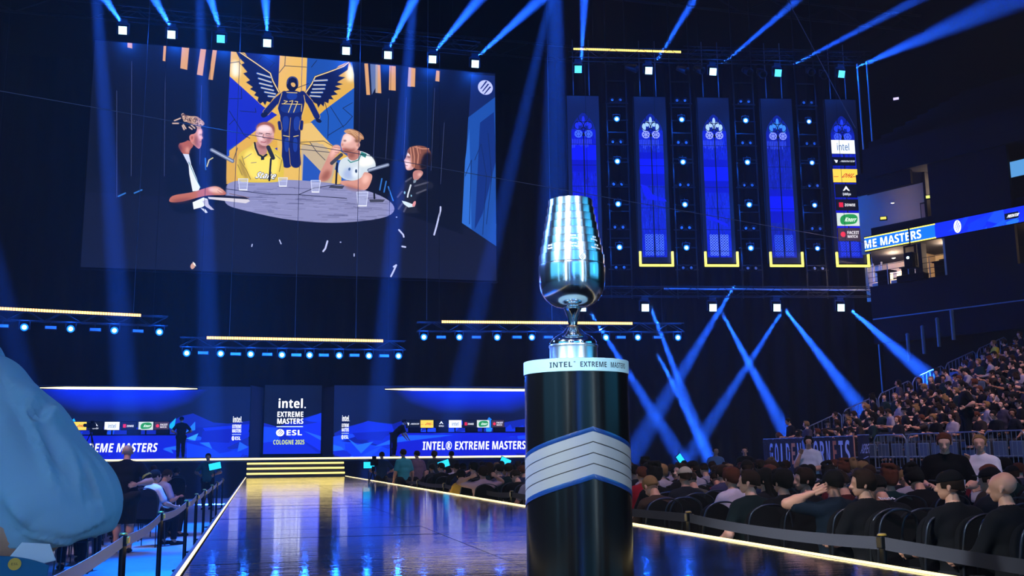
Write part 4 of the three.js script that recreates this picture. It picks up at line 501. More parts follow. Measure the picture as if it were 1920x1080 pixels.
HOUSE_LAMPS.forEach((o, i) => flood(`pink-white house lamp under the roof over the ${['left half of the tier', 'right half of the tier', 'near right floor seats', 'middle right floor seats', 'left floor seats', 'far floor seats'][i]}`, o, HOUSE, 30, 0.3));
NEAR_LAMPS.forEach((o, i) => flood(`${['added blue-green lamp right of', 'added lavender lamp behind', 'added teal lamp left of'][i]} the camera`, o, o.c, 12, 0.22));
// added towers, tubes and teal panels behind the camera, mirrored by cup and pedestal
[[-5.9, 5.0, 'left'], [5.4, 6.8, 'right']].forEach(([x, z, w]) => { const t = thing('added_light_tower', `added tall white light tower behind the camera on the ${w}`, 'light tower', [x, 0, z], Math.atan2(PED[0] - x, PED[2] - z)); put('column', rbox(0.7, 9, 0.4, 0.05, 0, 4.5, -0.22), M.black, t); put('diffuser', box(0.5, 8.4, 0.03, 0, 4.6, 0), glow(0.62, 0.85, 1.0, 8), t); areaLight([x, 4.6, z - 0.1], [PED[0], 4.6, PED[2]], 0.5, 8.4, new THREE.Color(0.62, 0.85, 1), 1.0); });  // unseen columns put in for the upright streaks on pedestal and cup
[[[3, 10, 34], [3, 8, 0], 26, 13, 'rear side of the hall, behind the camera'], [[-30, 9, 8], [0, 8, 8], 30, 11, 'left side of the hall, behind the camera'], [[38, 10, 14], [0, 8, 14], 30, 11, 'right side of the hall, behind the camera']].forEach(([p, l, w, h, where]) => { const t = thing('large_lit_panel', 'large added teal glow panel on the ' + where, 'screen', p); t.lookAt(l[0], p[1], l[2]); put('housing', rbox(w + 0.4, h + 0.4, 0.3, 0.05, 0, 0, -0.2), M.black, t); put('display', box(w, h, 0.03), glow(0.035, 0.30, 0.55, 2.5), t); });  // made-up glow panels, never in view, that tint the cup teal
[[-46, 13], [-28, 15], [-8, 12], [8, 14], [30, 13], [48, 12]].forEach(([deg, r], i) => { const a = (deg - 17.8) * Math.PI / 180, x = PED[0] + r * Math.sin(a), z = PED[2] + r * Math.cos(a), t = thing('added_light_tube', `${ORD[i]} slim upright added blue-white light tube from the left behind the camera`, 'light tube', [x, 0, z], a + Math.PI); put('stand', [cyl(0.22, 0.24, 0.05, 20, 0, 0.025, 0), cyl(0.05, 0.05, 0.5, 12, 0, 0.25, 0)], M.black, t); put('diffuser', cyl(0.09, 0.09, 6.5, 14, 0, 3.75, 0), glow(0.25, 0.62, 1.0, 7), t); });  // unseen tubes put in for more streaks on the cup

// ---------------------------------------------------------------- pedestal and trophy
function ringStrip(R, lo, hi, a0, a1, n = 64, thick = 0) {   // part of a drum wall facing +Z at angle 0, bounded by two heights that may follow the angle; u runs to the viewer's right
  const pos = [], uv = [], idx = [], at = (r, a, y) => pos.push(r * Math.sin(a), y, r * Math.cos(a));
  for (let i = 0; i <= n; i++) { const a = a0 + (a1 - a0) * i / n, l = lo(a), h = hi(a); at(R, a, l); at(R, a, h); uv.push(i / n, 0, i / n, 1); if (thick) { at(R - thick, a, l); at(R - thick, a, h); uv.push(i / n, 0, i / n, 1); } }
  const k = thick ? 4 : 2; for (let i = 0; i < n; i++) { const p = i * k, q = p + k; idx.push(p, q, p + 1, p + 1, q, q + 1); if (thick) idx.push(p + 1, q + 1, p + 3, p + 3, q + 1, q + 3, p + 2, q + 2, p, p, q + 2, q); }
  const g = new THREE.BufferGeometry(); g.setAttribute('position', new THREE.Float32BufferAttribute(pos, 3)); g.setAttribute('uv', new THREE.Float32BufferAttribute(uv, 2)); g.setIndex(idx); g.computeVertexNormals(); return thick ? g.toNonIndexed() : g;
}
const PC = [1.45,1.894,-4.523], pedTurn = Math.atan2(-PC[0], -PC[2]);
{
  const R = 0.244, p = thing('pedestal', 'round black pedestal with a silver chevron band, carrying the trophy', 'pedestal', [PC[0], RY, PC[2]], pedTurn), H = 1.095;
  const wrap = new THREE.MeshPhysicalMaterial({ color: 0x08080a, roughness: 0.2, ior: 1.42 });
  put('body', lathe([[0, 0.0], [R - 0.004, 0.0], [R, 0.004], [R, H - 0.06], [0.2, H - 0.06]], 96), wrap, p);
  const [c, g] = canvas(2048, 80); g.fillStyle = '#a9cfd6'; g.fillRect(0, 0, 2048, 80); seedNow = 3; for (let i = 0; i < 900; i++) { g.fillStyle = pick(['rgba(255,255,255,0.06)', 'rgba(60,80,90,0.06)']); g.fillRect(2048 * rnd(), 80 * rnd(), 40 * rnd(), 1.5); }
  const u = (d) => (d + 180) / 360 * 2048; words(g, 'INTEL', u(-29), 22, u(-3.5) - u(-29), 34, '#1a2a3c'); words(g, '\u00ae', u(-2.6), 20, u(0) - u(-2.6), 9, '#1a2a3c'); words(g, 'EXTREME', u(4), 22, u(34.5) - u(4), 34, '#1a2a3c'); words(g, 'MASTERS', u(39), 22, u(66) - u(39), 34, '#1a2a3c');
  put('rim', ringStrip(R + 0.004, () => H - 0.06, () => H - 0.002, -Math.PI, Math.PI, 128), new THREE.MeshPhysicalMaterial({ map: colorMap(c), roughness: 0.38, metalness: 0.25 }), p).userData.label = 'pale rim lettered in dark capitals';
  put('top_plate', lathe([[R + 0.004, H - 0.002], [R + 0.002, H], [0, H]], 96), std(0x93b4bb, 0.35, 0.25), p);
  put('rim_underside', lathe([[0.2, H - 0.0605], [R + 0.004, H - 0.06]], 96), std(0xb9cfd6, 0.4), p);
  const apex = 16.3 * Math.PI / 180, y0 = 0.785, slope = 0.30, line_ = (y) => (a) => y - slope * R * Math.abs(Math.atan2(Math.sin(a - apex), Math.cos(a - apex))), A0 = apex - Math.PI, A1 = apex + Math.PI;
  const silver = new THREE.MeshPhysicalMaterial({ color: 0x84888f, roughness: 0.42, metalness: 0.35 }), blue = new THREE.MeshPhysicalMaterial({ color: 0x0c2c66, roughness: 0.28, clearcoat: 0.6 }), ink = std(0x0c0e12, 0.5);
  const strip = (name, r, lo, hi, m) => put(name, ringStrip(R + r, line_(lo), line_(hi), A0, A1, 160, r + 0.001), m, p);
  strip('chevron_band', 0.0022, y0 - 0.205, y0 - 0.018, silver);
  strip('edge_stripe', 0.0030, y0 - 0.018, y0 + 0.002, blue); strip('edge_stripe', 0.0030, y0 - 0.226, y0 - 0.205, blue);
  for (const f of [0.062, 0.110, 0.157]) strip('pinstripe', 0.0026, y0 - f - 0.0045, y0 - f, ink);
}
{
  const S = 4.75 / 1907, TY = RY + 1.095, t = thing('trophy', 'tall silver trophy cup with stepped rings standing on the pedestal', 'trophy', [PC[0] - 0.010, TY, PC[2] - 0.002], pedTurn), yy = (px) => (672 - px) * S;
  const chrome = (rough, an = 0) => new THREE.MeshPhysicalMaterial({ color: 0xf0f5fa, metalness: 1, roughness: rough, anisotropy: an, anisotropyRotation: Math.PI / 2 });
  const prof = (a) => lathe(a.map(([h, py]) => [h * S, yy(py)]), 128), c1 = chrome(0.14), c2 = chrome(0.26, 0.7), c3 = chrome(0.30, 0.5);
  put('foot', prof([[0, 672], [47, 672], [47.5, 670.5], [47, 668.5], [45.5, 668], [45.5, 645], [46.5, 643.5], [47, 641.5], [46.5, 639.5], [45, 638.5], [30, 638.5]]), c3, t);
  put('dome', prof([[44.5, 638.6], [44.5, 634.5], [42.5, 630], [38, 625], [30.5, 620], [22.5, 616], [17.5, 611], [14, 606.5], [12, 605]]), chrome(0.10), t);
  put('knot', prof([[9, 606], [12.5, 605], [13.2, 603.5], [12.5, 602], [9, 600.5]]), new THREE.MeshPhysicalMaterial({ color: 0xb28a74, metalness: 1, roughness: 0.2 }), t);
  put('stem', prof([[8.5, 601.5], [9, 596], [10, 590], [11.6, 583], [13.6, 577], [15.6, 572.5], [16.6, 570.5], [17.3, 569], [16.8, 567.5], [12, 567]]), chrome(0.08), t);
  put('bowl', prof([[10, 567.4], [20, 567], [32, 564.3], [42, 559], [51, 551], [57.6, 541.5], [61.4, 531], [63.3, 519], [64.2, 505], [64.4, 492], [64.2, 486.2], [63.6, 485.4], [60, 485.2]]), chrome(0.16), t);
  const tiers = [[485, 465, 63.2], [465, 448.5, 60.2], [448.5, 433, 57.2], [433, 417.5, 54.2], [417.5, 402, 51.3], [402, 386.8, 48.4], [386.8, 371.2, 45.6], [371.2, 355.6, 42.9]];
  tiers.forEach(([a, b, h], i) => {
    const last = i === tiers.length - 1, inner = last ? 38 : tiers[i + 1][2] - 2;
    const r = put('ring', prof([[h - 3, a + 0.2], [h - 0.6, a], [h, a - 0.7], [h, b + 1.0], [h - 0.7, b + 0.2], [inner, b + 0.1], ...(last ? [[38, 366], [0, 366]] : [])]), i % 2 ? c2 : chrome(0.22, 0.65), t);
    const names = { 1: [['2015', 'fnatic', -42], ['2014', 'Ninjas in Pyjamas', 4], ['2018', 'Natus Vincere', 52]], 2: [['2016', 'SK Gaming', 4], ['2017', 'SK Gaming', 50]] }[i] ?? [];
    for (const [yr, who, deg] of names) {
      const [c, g] = canvas(256, 96); g.clearRect(0, 0, 256, 96); words(g, yr, 92, 8, 72, 28, '#ffffff'); words(g, who, 128 - who.length * 6.8, 52, who.length * 13.6, 28, '#ffffff');
      const a = deg * Math.PI / 180, w = 0.34; put('engraving', ringStrip(h * S + 0.0006, () => yy(a ? (tiers[i][0] * 0.8 + tiers[i][1] * 0.2) : 0), () => yy(tiers[i][0] * 0.1 + tiers[i][1] * 0.9), a - w, a + w, 12), new THREE.MeshStandardMaterial({ color: 0xffffff, map: colorMap(c), transparent: true, roughness: 0.6 }), r);
    }
  });
  { const [c, g] = canvas(128, 128); roundEmblem(g, 64, 64, 62, '#e8f2f6', '#16222e'); const a = 18.5 * Math.PI / 180, m = put('emblem', cyl(6.6 * S, 6.6 * S, 0.005, 32).rotateX(Math.PI / 2), [std(0xc8d4da, 0.3, 0.8), new THREE.MeshPhysicalMaterial({ map: colorMap(c), roughness: 0.35, metalness: 0.2 }), std(0xc8d4da, 0.3, 0.8)], t); m.position.set(64.2 * S * Math.sin(a), yy(479), 64.2 * S * Math.cos(a)); m.rotation.y = a; m.material[1].map.center.set(0.5, 0.5); m.material[1].map.rotation = -Math.PI / 2; }
}

// ---------------------------------------------------------------- people: a smooth skin drawn round a skeleton
const capD = (px, py, pz, b) => {   // distance to a tapered capsule
  const [ax, ay, az] = b.a, dx = b.b[0] - ax, dy = b.b[1] - ay, dz = b.b[2] - az, L = dx * dx + dy * dy + dz * dz;
  const t = L ? Math.min(1, Math.max(0, ((px - ax) * dx + (py - ay) * dy + (pz - az) * dz) / L)) : 0, qx = px - ax - dx * t, qy = py - ay - dy * t, qz = pz - az - dz * t;
  const s = b.s ?? [1, 1, 1]; return Math.sqrt(qx * qx * s[0] + qy * qy * s[1] + qz * qz * s[2]) - b.ra - (b.rb - b.ra) * t;
};
function skin(bones, cell, k = 0.04, cut) {    // surface nets over the smooth union of the bones; cut(x, y, z) may carve the field
  const lo = [1e9, 1e9, 1e9], hi = [-1e9, -1e9, -1e9];
  for (const b of bones) for (const p of [b.a, b.b]) for (let i = 0; i < 3; i++) { const r = Math.max(b.ra, b.rb) / Math.sqrt(Math.min(1, ...(b.s ?? [1]))) + k; lo[i] = Math.min(lo[i], p[i] - r); hi[i] = Math.max(hi[i], p[i] + r); }
  const n = lo.map((l, i) => Math.ceil((hi[i] - l) / cell) + 2), F = new Float32Array(n[0] * n[1] * n[2]).fill(9), id = (x, y, z) => x + n[0] * (y + n[1] * z);
  const E = new Float32Array(F.length);
  for (const b of bones) {
    const r = Math.max(b.ra, b.rb) / Math.sqrt(Math.min(1, ...(b.s ?? [1]))) + 3.2 * k + cell * 2, f = [0, 1, 2].map((i) => Math.max(0, Math.floor((Math.min(b.a[i], b.b[i]) - r - lo[i]) / cell))), t = [0, 1, 2].map((i) => Math.min(n[i] - 1, Math.ceil((Math.max(b.a[i], b.b[i]) + r - lo[i]) / cell)));
    for (let z = f[2]; z <= t[2]; z++) for (let y = f[1]; y <= t[1]; y++) for (let x = f[0]; x <= t[0]; x++) E[id(x, y, z)] += Math.exp(-capD(lo[0] + x * cell, lo[1] + y * cell, lo[2] + z * cell, b) / (k * 0.36));
  }
  for (let i = 0; i < F.length; i++) F[i] = E[i] > 0 ? -Math.log(E[i]) * k * 0.36 : 9;
  if (cut) for (let z = 0; z < n[2]; z++) for (let y = 0; y < n[1]; y++) for (let x = 0; x < n[0]; x++) { const i = id(x, y, z); F[i] = Math.max(F[i], cut(lo[0] + x * cell, lo[1] + y * cell, lo[2] + z * cell)); }
  const vid = new Int32Array(F.length).fill(-1), pos = [], idx = [], C = [[0, 1], [2, 3], [4, 5], [6, 7], [0, 2], [1, 3], [4, 6], [5, 7], [0, 4], [1, 5], [2, 6], [3, 7]];
  for (let z = 0; z < n[2] - 1; z++) for (let y = 0; y < n[1] - 1; y++) for (let x = 0; x < n[0] - 1; x++) {
    let mask = 0; const v = []; for (let c = 0; c < 8; c++) { const q = F[id(x + (c & 1), y + (c >> 1 & 1), z + (c >> 2))]; v.push(q); if (q < 0) mask |= 1 << c; }
    if (!mask || mask === 255) continue;
    let m = 0, sx = 0, sy = 0, sz = 0; for (const [a, b] of C) if ((v[a] < 0) !== (v[b] < 0)) { const t = v[a] / (v[a] - v[b]); sx += (a & 1) + t * ((b & 1) - (a & 1)); sy += (a >> 1 & 1) + t * ((b >> 1 & 1) - (a >> 1 & 1)); sz += (a >> 2) + t * ((b >> 2) - (a >> 2)); m++; }
    vid[id(x, y, z)] = pos.length / 3; pos.push(lo[0] + (x + sx / m) * cell, lo[1] + (y + sy / m) * cell, lo[2] + (z + sz / m) * cell);
  }
  const quad = (a, b, c, d, flip) => { if (a < 0 || b < 0 || c < 0 || d < 0) return; flip ? idx.push(a, c, b, a, d, c) : idx.push(a, b, c, a, c, d); };
  for (let z = 1; z < n[2] - 1; z++) for (let y = 1; y < n[1] - 1; y++) for (let x = 1; x < n[0] - 1; x++) {
    const f = F[id(x, y, z)] < 0;
    if (f !== F[id(x + 1, y, z)] < 0) quad(vid[id(x, y - 1, z - 1)], vid[id(x, y, z - 1)], vid[id(x, y, z)], vid[id(x, y - 1, z)], !f);
    if (f !== F[id(x, y + 1, z)] < 0) quad(vid[id(x - 1, y, z - 1)], vid[id(x - 1, y, z)], vid[id(x, y, z)], vid[id(x, y, z - 1)], !f);
    if (f !== F[id(x, y, z + 1)] < 0) quad(vid[id(x - 1, y - 1, z)], vid[id(x, y - 1, z)], vid[id(x, y, z)], vid[id(x - 1, y, z)], !f);
  }
  const g = new THREE.BufferGeometry(); g.setAttribute('position', new THREE.Float32BufferAttribute(pos, 3)); g.setIndex(idx); g.computeVertexNormals(); return g;
}
const B = (a, b, ra, rb = ra, s) => ({ a, b, ra, rb, s });
const add = (a, b, k = 1) => [a[0] + b[0] * k, a[1] + b[1] * k, a[2] + b[2] * k], mix = (a, b, t) => [a[0] + (b[0] - a[0]) * t, a[1] + (b[1] - a[1]) * t, a[2] + (b[2] - a[2]) * t];
const grow = (bones, d) => bones.map((b) => ({ ...b, ra: b.ra + d, rb: b.rb + d }));
// head in its own axes (chin to crown about 0.23 m, facing -Z, origin at the base of the skull)
const headBones = () => [B([0, 0.125, 0.012], [0, 0.115, -0.02], 0.082, 0.078), B([0, 0.05, -0.035], [0, 0.085, -0.03], 0.056, 0.064), B([0, 0.012, -0.066], [0, 0.02, -0.05], 0.026, 0.036), B([0, 0.10, -0.094], [0, 0.062, -0.116], 0.010, 0.0145), B([-0.016, 0.06, -0.103], [0.016, 0.06, -0.103], 0.0105), B([-0.032, 0.116, -0.082], [0.032, 0.116, -0.082], 0.0155), B([-0.02, 0.032, -0.089], [0.02, 0.032, -0.089], 0.0105),
  B([-0.078, 0.09, 0.006], [-0.085, 0.058, 0.0], 0.017, 0.010), B([0.078, 0.09, 0.006], [0.085, 0.058, 0.0], 0.017, 0.010)];
function headGeo(cell) { return skin(headBones(), cell, 0.014, (x, y, z) => { let e = -1; for (const s of [-1, 1]) e = Math.max(e, 0.0125 - Math.hypot(x - s * 0.031, (y - 0.096) * 1.3, z + 0.103)); return e; }); }
const HAIR = {
  short: { cut: (x, y, z) => Math.max(0.075 - y - Math.max(0, z) * 0.25, -0.062 - z + (y > 0.15 ? -(y - 0.15) * 1.4 : 0)), d: 0.010, extra: [B([-0.03, 0.19, -0.045], [0.03, 0.195, -0.03], 0.022)] },
  full: { cut: (x, y, z) => Math.max(0.052 - y - Math.max(0, z) * 0.4, -0.070 - z + (y > 0.15 ? -(y - 0.15) * 1.6 : 0)), d: 0.019, extra: [B([-0.045, 0.19, -0.05], [0.03, 0.205, -0.04], 0.030), B([-0.04, 0.17, 0.05], [0.04, 0.17, 0.05], 0.034)] },
  curly: { cut: (x, y, z) => Math.max(0.055 - y - Math.max(0, z) * 0.3, -0.066 - z + (y > 0.15 ? -(y - 0.15) * 1.6 : 0)), d: 0.022, extra: Array.from({ length: 26 }, (_, i) => { const a = i * 2.4, e = 0.15 + (i % 5) * 0.028; return B([0.08 * Math.cos(a) * (1.35 - e * 2.2), e, 0.09 * Math.sin(a) * (1.35 - e * 2.2)], [0.085 * Math.cos(a + .3) * (1.35 - e * 2.2), e + 0.012, 0.095 * Math.sin(a + .3) * (1.35 - e * 2.2)], 0.024); }) },
  long: { cut: (x, y, z) => Math.max(-0.14 - y, -0.055 - z + (y > 0.15 ? -(y - 0.15) * 1.5 : 0), y < 0.06 ? Math.abs(x) - 0.10 - 0 * z : -1), d: 0.016, extra: [B([-0.07, 0.12, 0.02], [-0.075, -0.10, 0.05], 0.032, 0.028), B([0.07, 0.12, 0.02], [0.075, -0.10, 0.05], 0.032, 0.028), B([0, 0.12, 0.07], [0, -0.12, 0.085], 0.05, 0.045)] },
};
const hairGeo = (kind, cell) => { const h = HAIR[kind]; return skin([...grow(headBones().slice(0, 1), h.d), B([0, 0.11, 0.04], [0, 0.075, 0.055], 0.062 + h.d * 0.7, 0.05 + h.d * 0.5), ...h.extra], cell, 0.018, h.cut); };
const capGeo = (cell) => mergeGeometries([plain(skin([B([0, 0.130, 0.012], [0, 0.125, -0.022], 0.094, 0.088)], cell, 0.014, (x, y, z) => Math.max(0.125 - y + 0.12 * z, -1))), plain(new THREE.CylinderGeometry(0.078, 0.082, 0.008, 20, 1).scale(0.95, 1, 1).rotateX(0.12).translate(0, 0.132, -0.085))]);
// hand: palm, four fingers of unequal length bent by curl, thumb from the side; local -Y is the way the fingers point, palm faces -Z, side +1 or -1 puts the thumb
function handBones(side, curl) {
  const o = [B([-0.024, -0.02, 0], [-0.026, -0.082, 0], 0.014, 0.013), B([0, -0.01, 0], [0, -0.088, 0], 0.016, 0.014), B([0.024, -0.02, 0], [0.026, -0.08, 0], 0.014, 0.012)];
  [[-0.030, 0.066], [-0.010, 0.078], [0.010, 0.074], [0.029, 0.058]].forEach(([x, L]) => { x *= side; let p = [x, -0.088, 0], a = curl * 0.5; for (let k = 0; k < 3; k++) { const l = L * [0.45, 0.32, 0.23][k], q = [p[0] + x * 0.05, p[1] - l * Math.cos(a), p[2] - l * Math.sin(a)]; o.push(B(p, q, 0.0095 - 0.0012 * k, 0.0088 - 0.0012 * k)); p = q; a += curl * 0.75; } });
  const t0 = [-0.024 * side, -0.022, -0.004], t1 = [-0.052 * side, -0.052, -0.022], t2 = [-0.056 * side, -0.084, -0.032]; o.push(B(t0, t1, 0.014, 0.011), B(t1, t2, 0.011, 0.0085)); return o;
}
const toM = (from, dirY, up = [0, 0, 1]) => { const y = V(dirY).normalize().negate(), x = new THREE.Vector3().crossVectors(y, V(up)); if (x.lengthSq() < 1e-4) x.set(1, 0, 0); x.normalize(); const z = new THREE.Vector3().crossVectors(x, y); return new THREE.Matrix4().makeBasis(x, y, z).setPosition(V(from)); };
const moveBones = (bones, m) => bones.map((b) => ({ ...b, a: V(b.a).applyMatrix4(m).toArray(), b: V(b.b).applyMatrix4(m).toArray() }));
// a pose: joints of a figure 1.78 m tall facing -Z. elbow and wrist are offsets from shoulder and elbow
const POSES = {
  sit: { sit: 1, lean: 0.08, eL: [-0.07, -0.25, -0.10], wL: [0.06, -0.06, -0.24], eR: [0.07, -0.25, -0.10], wR: [-0.06, -0.06, -0.24] },
  forward: { sit: 1, lean: 0.50, nod: 0.45, eL: [-0.05, -0.26, -0.14], wL: [0.10, -0.02, -0.22], eR: [0.05, -0.26, -0.14], wR: [-0.10, -0.02, -0.22] },
  phone: { sit: 1, lean: 0.18, nod: 0.35, eL: [-0.08, -0.26, -0.06], wL: [0.12, 0.06, -0.22], eR: [0.08, -0.26, -0.06], wR: [-0.12, 0.06, -0.22] },
  arms: { sit: 1, lean: -0.05, eL: [-0.24, 0.06, -0.16], wL: [0.17, 0.10, 0.17], eR: [0.24, 0.06, -0.16], wR: [-0.17, 0.10, 0.17] },
  crossed: { sit: 1, lean: 0.0, eL: [-0.06, -0.27, -0.06], wL: [0.22, 0.03, -0.10], eR: [0.06, -0.27, -0.06], wR: [-0.22, 0.06, -0.11] },
  turned: { sit: 1, lean: 0.05, yaw: 0.9, eL: [-0.13, -0.25, 0.05], wL: [-0.06, -0.16, -0.20], eR: [0.08, -0.26, -0.06], wR: [-0.06, -0.04, -0.25] },
  pointing: { sit: 1, lean: 0.1, yaw: -0.4, eL: [-0.14, -0.06, -0.24], wL: [0.02, 0.08, -0.25], eR: [0.06, -0.27, -0.06], wR: [-0.10, -0.02, -0.24] },
  stand: { lean: 0.03, eL: [-0.08, -0.29, 0.02], wL: [-0.02, -0.25, -0.06], eR: [0.08, -0.29, 0.02], wR: [0.02, -0.25, -0.06] },
  hips: { lean: 0.0, nod: 0.2, eL: [-0.20, -0.24, 0.06], wL: [0.16, -0.08, -0.16], eR: [0.20, -0.24, 0.06], wR: [-0.16, -0.08, -0.16] },
  behind: { lean: 0.03, nod: 0.25, eL: [-0.17, -0.25, 0.10], wL: [0.20, -0.07, 0.14], eR: [0.17, -0.25, 0.10], wR: [-0.20, -0.04, 0.16] },
  chin: { lean: 0.02, yaw: 0.5, eL: [-0.07, -0.28, -0.04], wL: [0.18, -0.05, -0.14], eR: [0.06, -0.25, -0.15], wR: [-0.14, 0.25, -0.06] },
  cup: { lean: 0.05, nod: 0.3, eL: [-0.10, -0.28, 0.02], wL: [0.10, -0.02, -0.24], eR: [0.10, -0.28, 0.02], wR: [-0.10, 0.0, -0.24] },
  bend: { lean: 0.75, nod: 0.1, eL: [-0.06, -0.28, -0.10], wL: [0.04, -0.20, -0.14], eR: [0.06, -0.28, -0.10], wR: [-0.04, -0.20, -0.14] },
};
const bodyCache = new Map();
function figure(poseName, near, sleeve, build = 1, headYaw = 0) {
  const key = [poseName, near, sleeve, build, headYaw].join(); if (bodyCache.has(key)) return bodyCache.get(key);
  const P = POSES[poseName], cell = near ? 0.021 : 0.036, hy = P.sit ? 0.53 : 0.93, w = build, L = P.lean, up = [0, Math.cos(L), -Math.sin(L)], fw = [0, -Math.sin(L), -Math.cos(L)];
  const at = (h, x = 0, f = 0) => add(add([x, hy, 0], up, h), fw, f);
  const neck = at(0.54, 0, 0.0), J = { chest: at(0.36), neck, head: add(neck, [0, 0.085, -0.022 - 0.03 * (P.nod ?? 0)]) };
  const trunk = [B(at(-0.02, -0.075), at(-0.02, 0.075), 0.115 * w, 0.115 * w), B(at(0.02), at(0.2), 0.128 * w, 0.122 * w, [0.72, 1, 1]), B(at(0.24, -0.06, 0.01), at(0.24, 0.06, 0.01), 0.118 * w, 0.118 * w), B(at(0.38, -0.085), at(0.38, 0.085), 0.102 * w, 0.102 * w), B(at(0.485, -0.13 * w, -0.005), at(0.485, 0.13 * w, -0.005), 0.062, 0.062), B(at(0.49, -0.06), at(0.53, 0), 0.06, 0.055), B(at(0.49, 0.06), at(0.53, 0), 0.06, 0.055)];
  const neckB = B(at(0.50), add(neck, [0, 0.09, -0.02]), 0.056, 0.051), arms = [], sleeves = [], hands = [], legs = [];
  for (const s of [-1, 1]) {
    const e = s < 0 ? P.eL : P.eR, wv = s < 0 ? P.wL : P.wR, sh = at(0.475, s * 0.185 * w, -0.005), el = add(sh, e), wr = add(el, wv);
    arms.push(B(sh, el, 0.052 * w, 0.041 * w), B(el, mix(el, wr, 0.35), 0.041 * w, 0.040 * w), B(mix(el, wr, 0.35), wr, 0.040 * w, 0.027));
    sleeves.push(sleeve ? [B(sh, el, 0.062 * w, 0.054), B(el, mix(el, wr, 0.94), 0.054, 0.044)] : [B(sh, mix(sh, el, 0.72), 0.064 * w, 0.066 * w)]);
    const m = toM(wr, wv, [s * 0.3, 0.2, 1]); hands.push(moveBones(handBones(s, 0.9), m)); J[s < 0 ? 'wL' : 'wR'] = wr; J[s < 0 ? 'eL' : 'eR'] = el;
    const hip = [s * 0.095, hy - 0.02, 0], kn = P.sit ? [s * 0.14, hy - 0.02, -0.43] : [s * 0.10, 0.50, -0.02], an = P.sit ? [s * 0.13, 0.09, -0.40 - 0.02 * s] : [s * 0.105, 0.09, 0.02];
    legs.push(B(hip, kn, 0.088 * w, 0.058), B(kn, mix(kn, an, 0.35), 0.057, 0.056), B(mix(kn, an, 0.35), an, 0.056, 0.038), B(add(an, [0, -0.045, 0.02]), add(an, [0.01 * s, -0.055, -0.15]), 0.038, 0.030)); J[s < 0 ? 'aL' : 'aR'] = an;
  }
  const headM = new THREE.Matrix4().makeTranslation(...J.head).multiply(new THREE.Matrix4().makeRotationY((P.yaw ?? 0) + headYaw)).multiply(new THREE.Matrix4().makeRotationX(-(P.nod ?? 0) - L * 0.35));
  const parts = [skin([...trunk, neckB, ...arms, ...legs], cell, 0.045), headCell(near).clone().applyMatrix4(headM)];
  for (const h of hands) parts.push(skin(h, near ? 0.0085 : 0.015, near ? 0.006 : 0.010));
  const out = { body: mergeGeometries(parts.map(plain)), headM, J };
  const hemY = hy - 0.10, cutShirt = P.sit ? (x, y, z) => Math.max(hemY + 0.02 - y, z < -0.30 && y < hy + 0.06 ? 1 : -1) : (x, y, z) => hemY + 0.04 - y;
  out.shirt = skin([...grow(trunk, 0.017), ...sleeves.flat()], cell, 0.04, cutShirt);
  const tr = legs.filter((_, i) => i % 4 !== 3); out.trousers = skin([...grow(tr, 0.016), B([-0.09, hy - 0.01, 0.01], [0.09, hy - 0.01, 0.01], 0.135 * w)], cell, 0.035, (x, y, z) => Math.max(0.10 - y, y - hy - 0.07));
  if (!P.sit) out.shorts = skin([...grow(tr, 0.03), B([-0.09, hy - 0.01, 0.01], [0.09, hy - 0.01, 0.01], 0.14 * w)], cell, 0.035, (x, y, z) => Math.max(0.47 - y, y - hy - 0.07));
  out.bands = arms.filter((_, i) => i % 3 === 0).map((b) => skin([B(mix(b.a, b.b, 0.58), mix(b.a, b.b, 0.72), 0.072 * w, 0.070 * w)], 0.018, 0.02, (x, y, z) => { const u = V(b.b).sub(V(b.a)), q = ((x - b.a[0]) * u.x + (y - b.a[1]) * u.y + (z - b.a[2]) * u.z) / u.lengthSq(); return Math.abs(q - 0.65) * u.length() - 0.022; }));
  out.shoes = [0, 1].map((i) => skin([B(add(legs[i * 4 + 3].a, [0, 0.0, 0.02]), add(legs[i * 4 + 3].b, [0, -0.008, -0.03]), 0.044, 0.036)], near ? 0.018 : 0.03, 0.02, (x, y, z) => 0.002 - y));
  bodyCache.set(key, out); return out;
}
const once = (f) => { const m = new Map(); return (...a) => { const k = a.join(); if (!m.has(k)) m.set(k, f(...a)); return m.get(k); }; };
const headCell = once((near) => headGeo(near ? 0.0085 : 0.0165)), hairFor = once((kind, near) => kind === 'cap' ? capGeo(near ? 0.011 : 0.02) : hairGeo(kind, near ? 0.011 : 0.019));
const skinMats = [0xc08a70, 0xb47c62, 0xd09c84, 0x8a5a42, 0xc6927c].map((c) => std(c, 0.55)), clothMats = new Map();
const cloth = (hex) => { if (!clothMats.has(hex)) clothMats.set(hex, matte(hex, 0.3)); return clothMats.get(hex); };
const hairMats = { black: matte(0x0d0b0a, 0.4), brown: matte(0x24170f, 0.4), fair: matte(0x7a5c3a, 0.4), red: matte(0x4e281a, 0.4), cap: matte(0x0b0c0f, 0.3), pale: matte(0xa89c88, 0.3) };
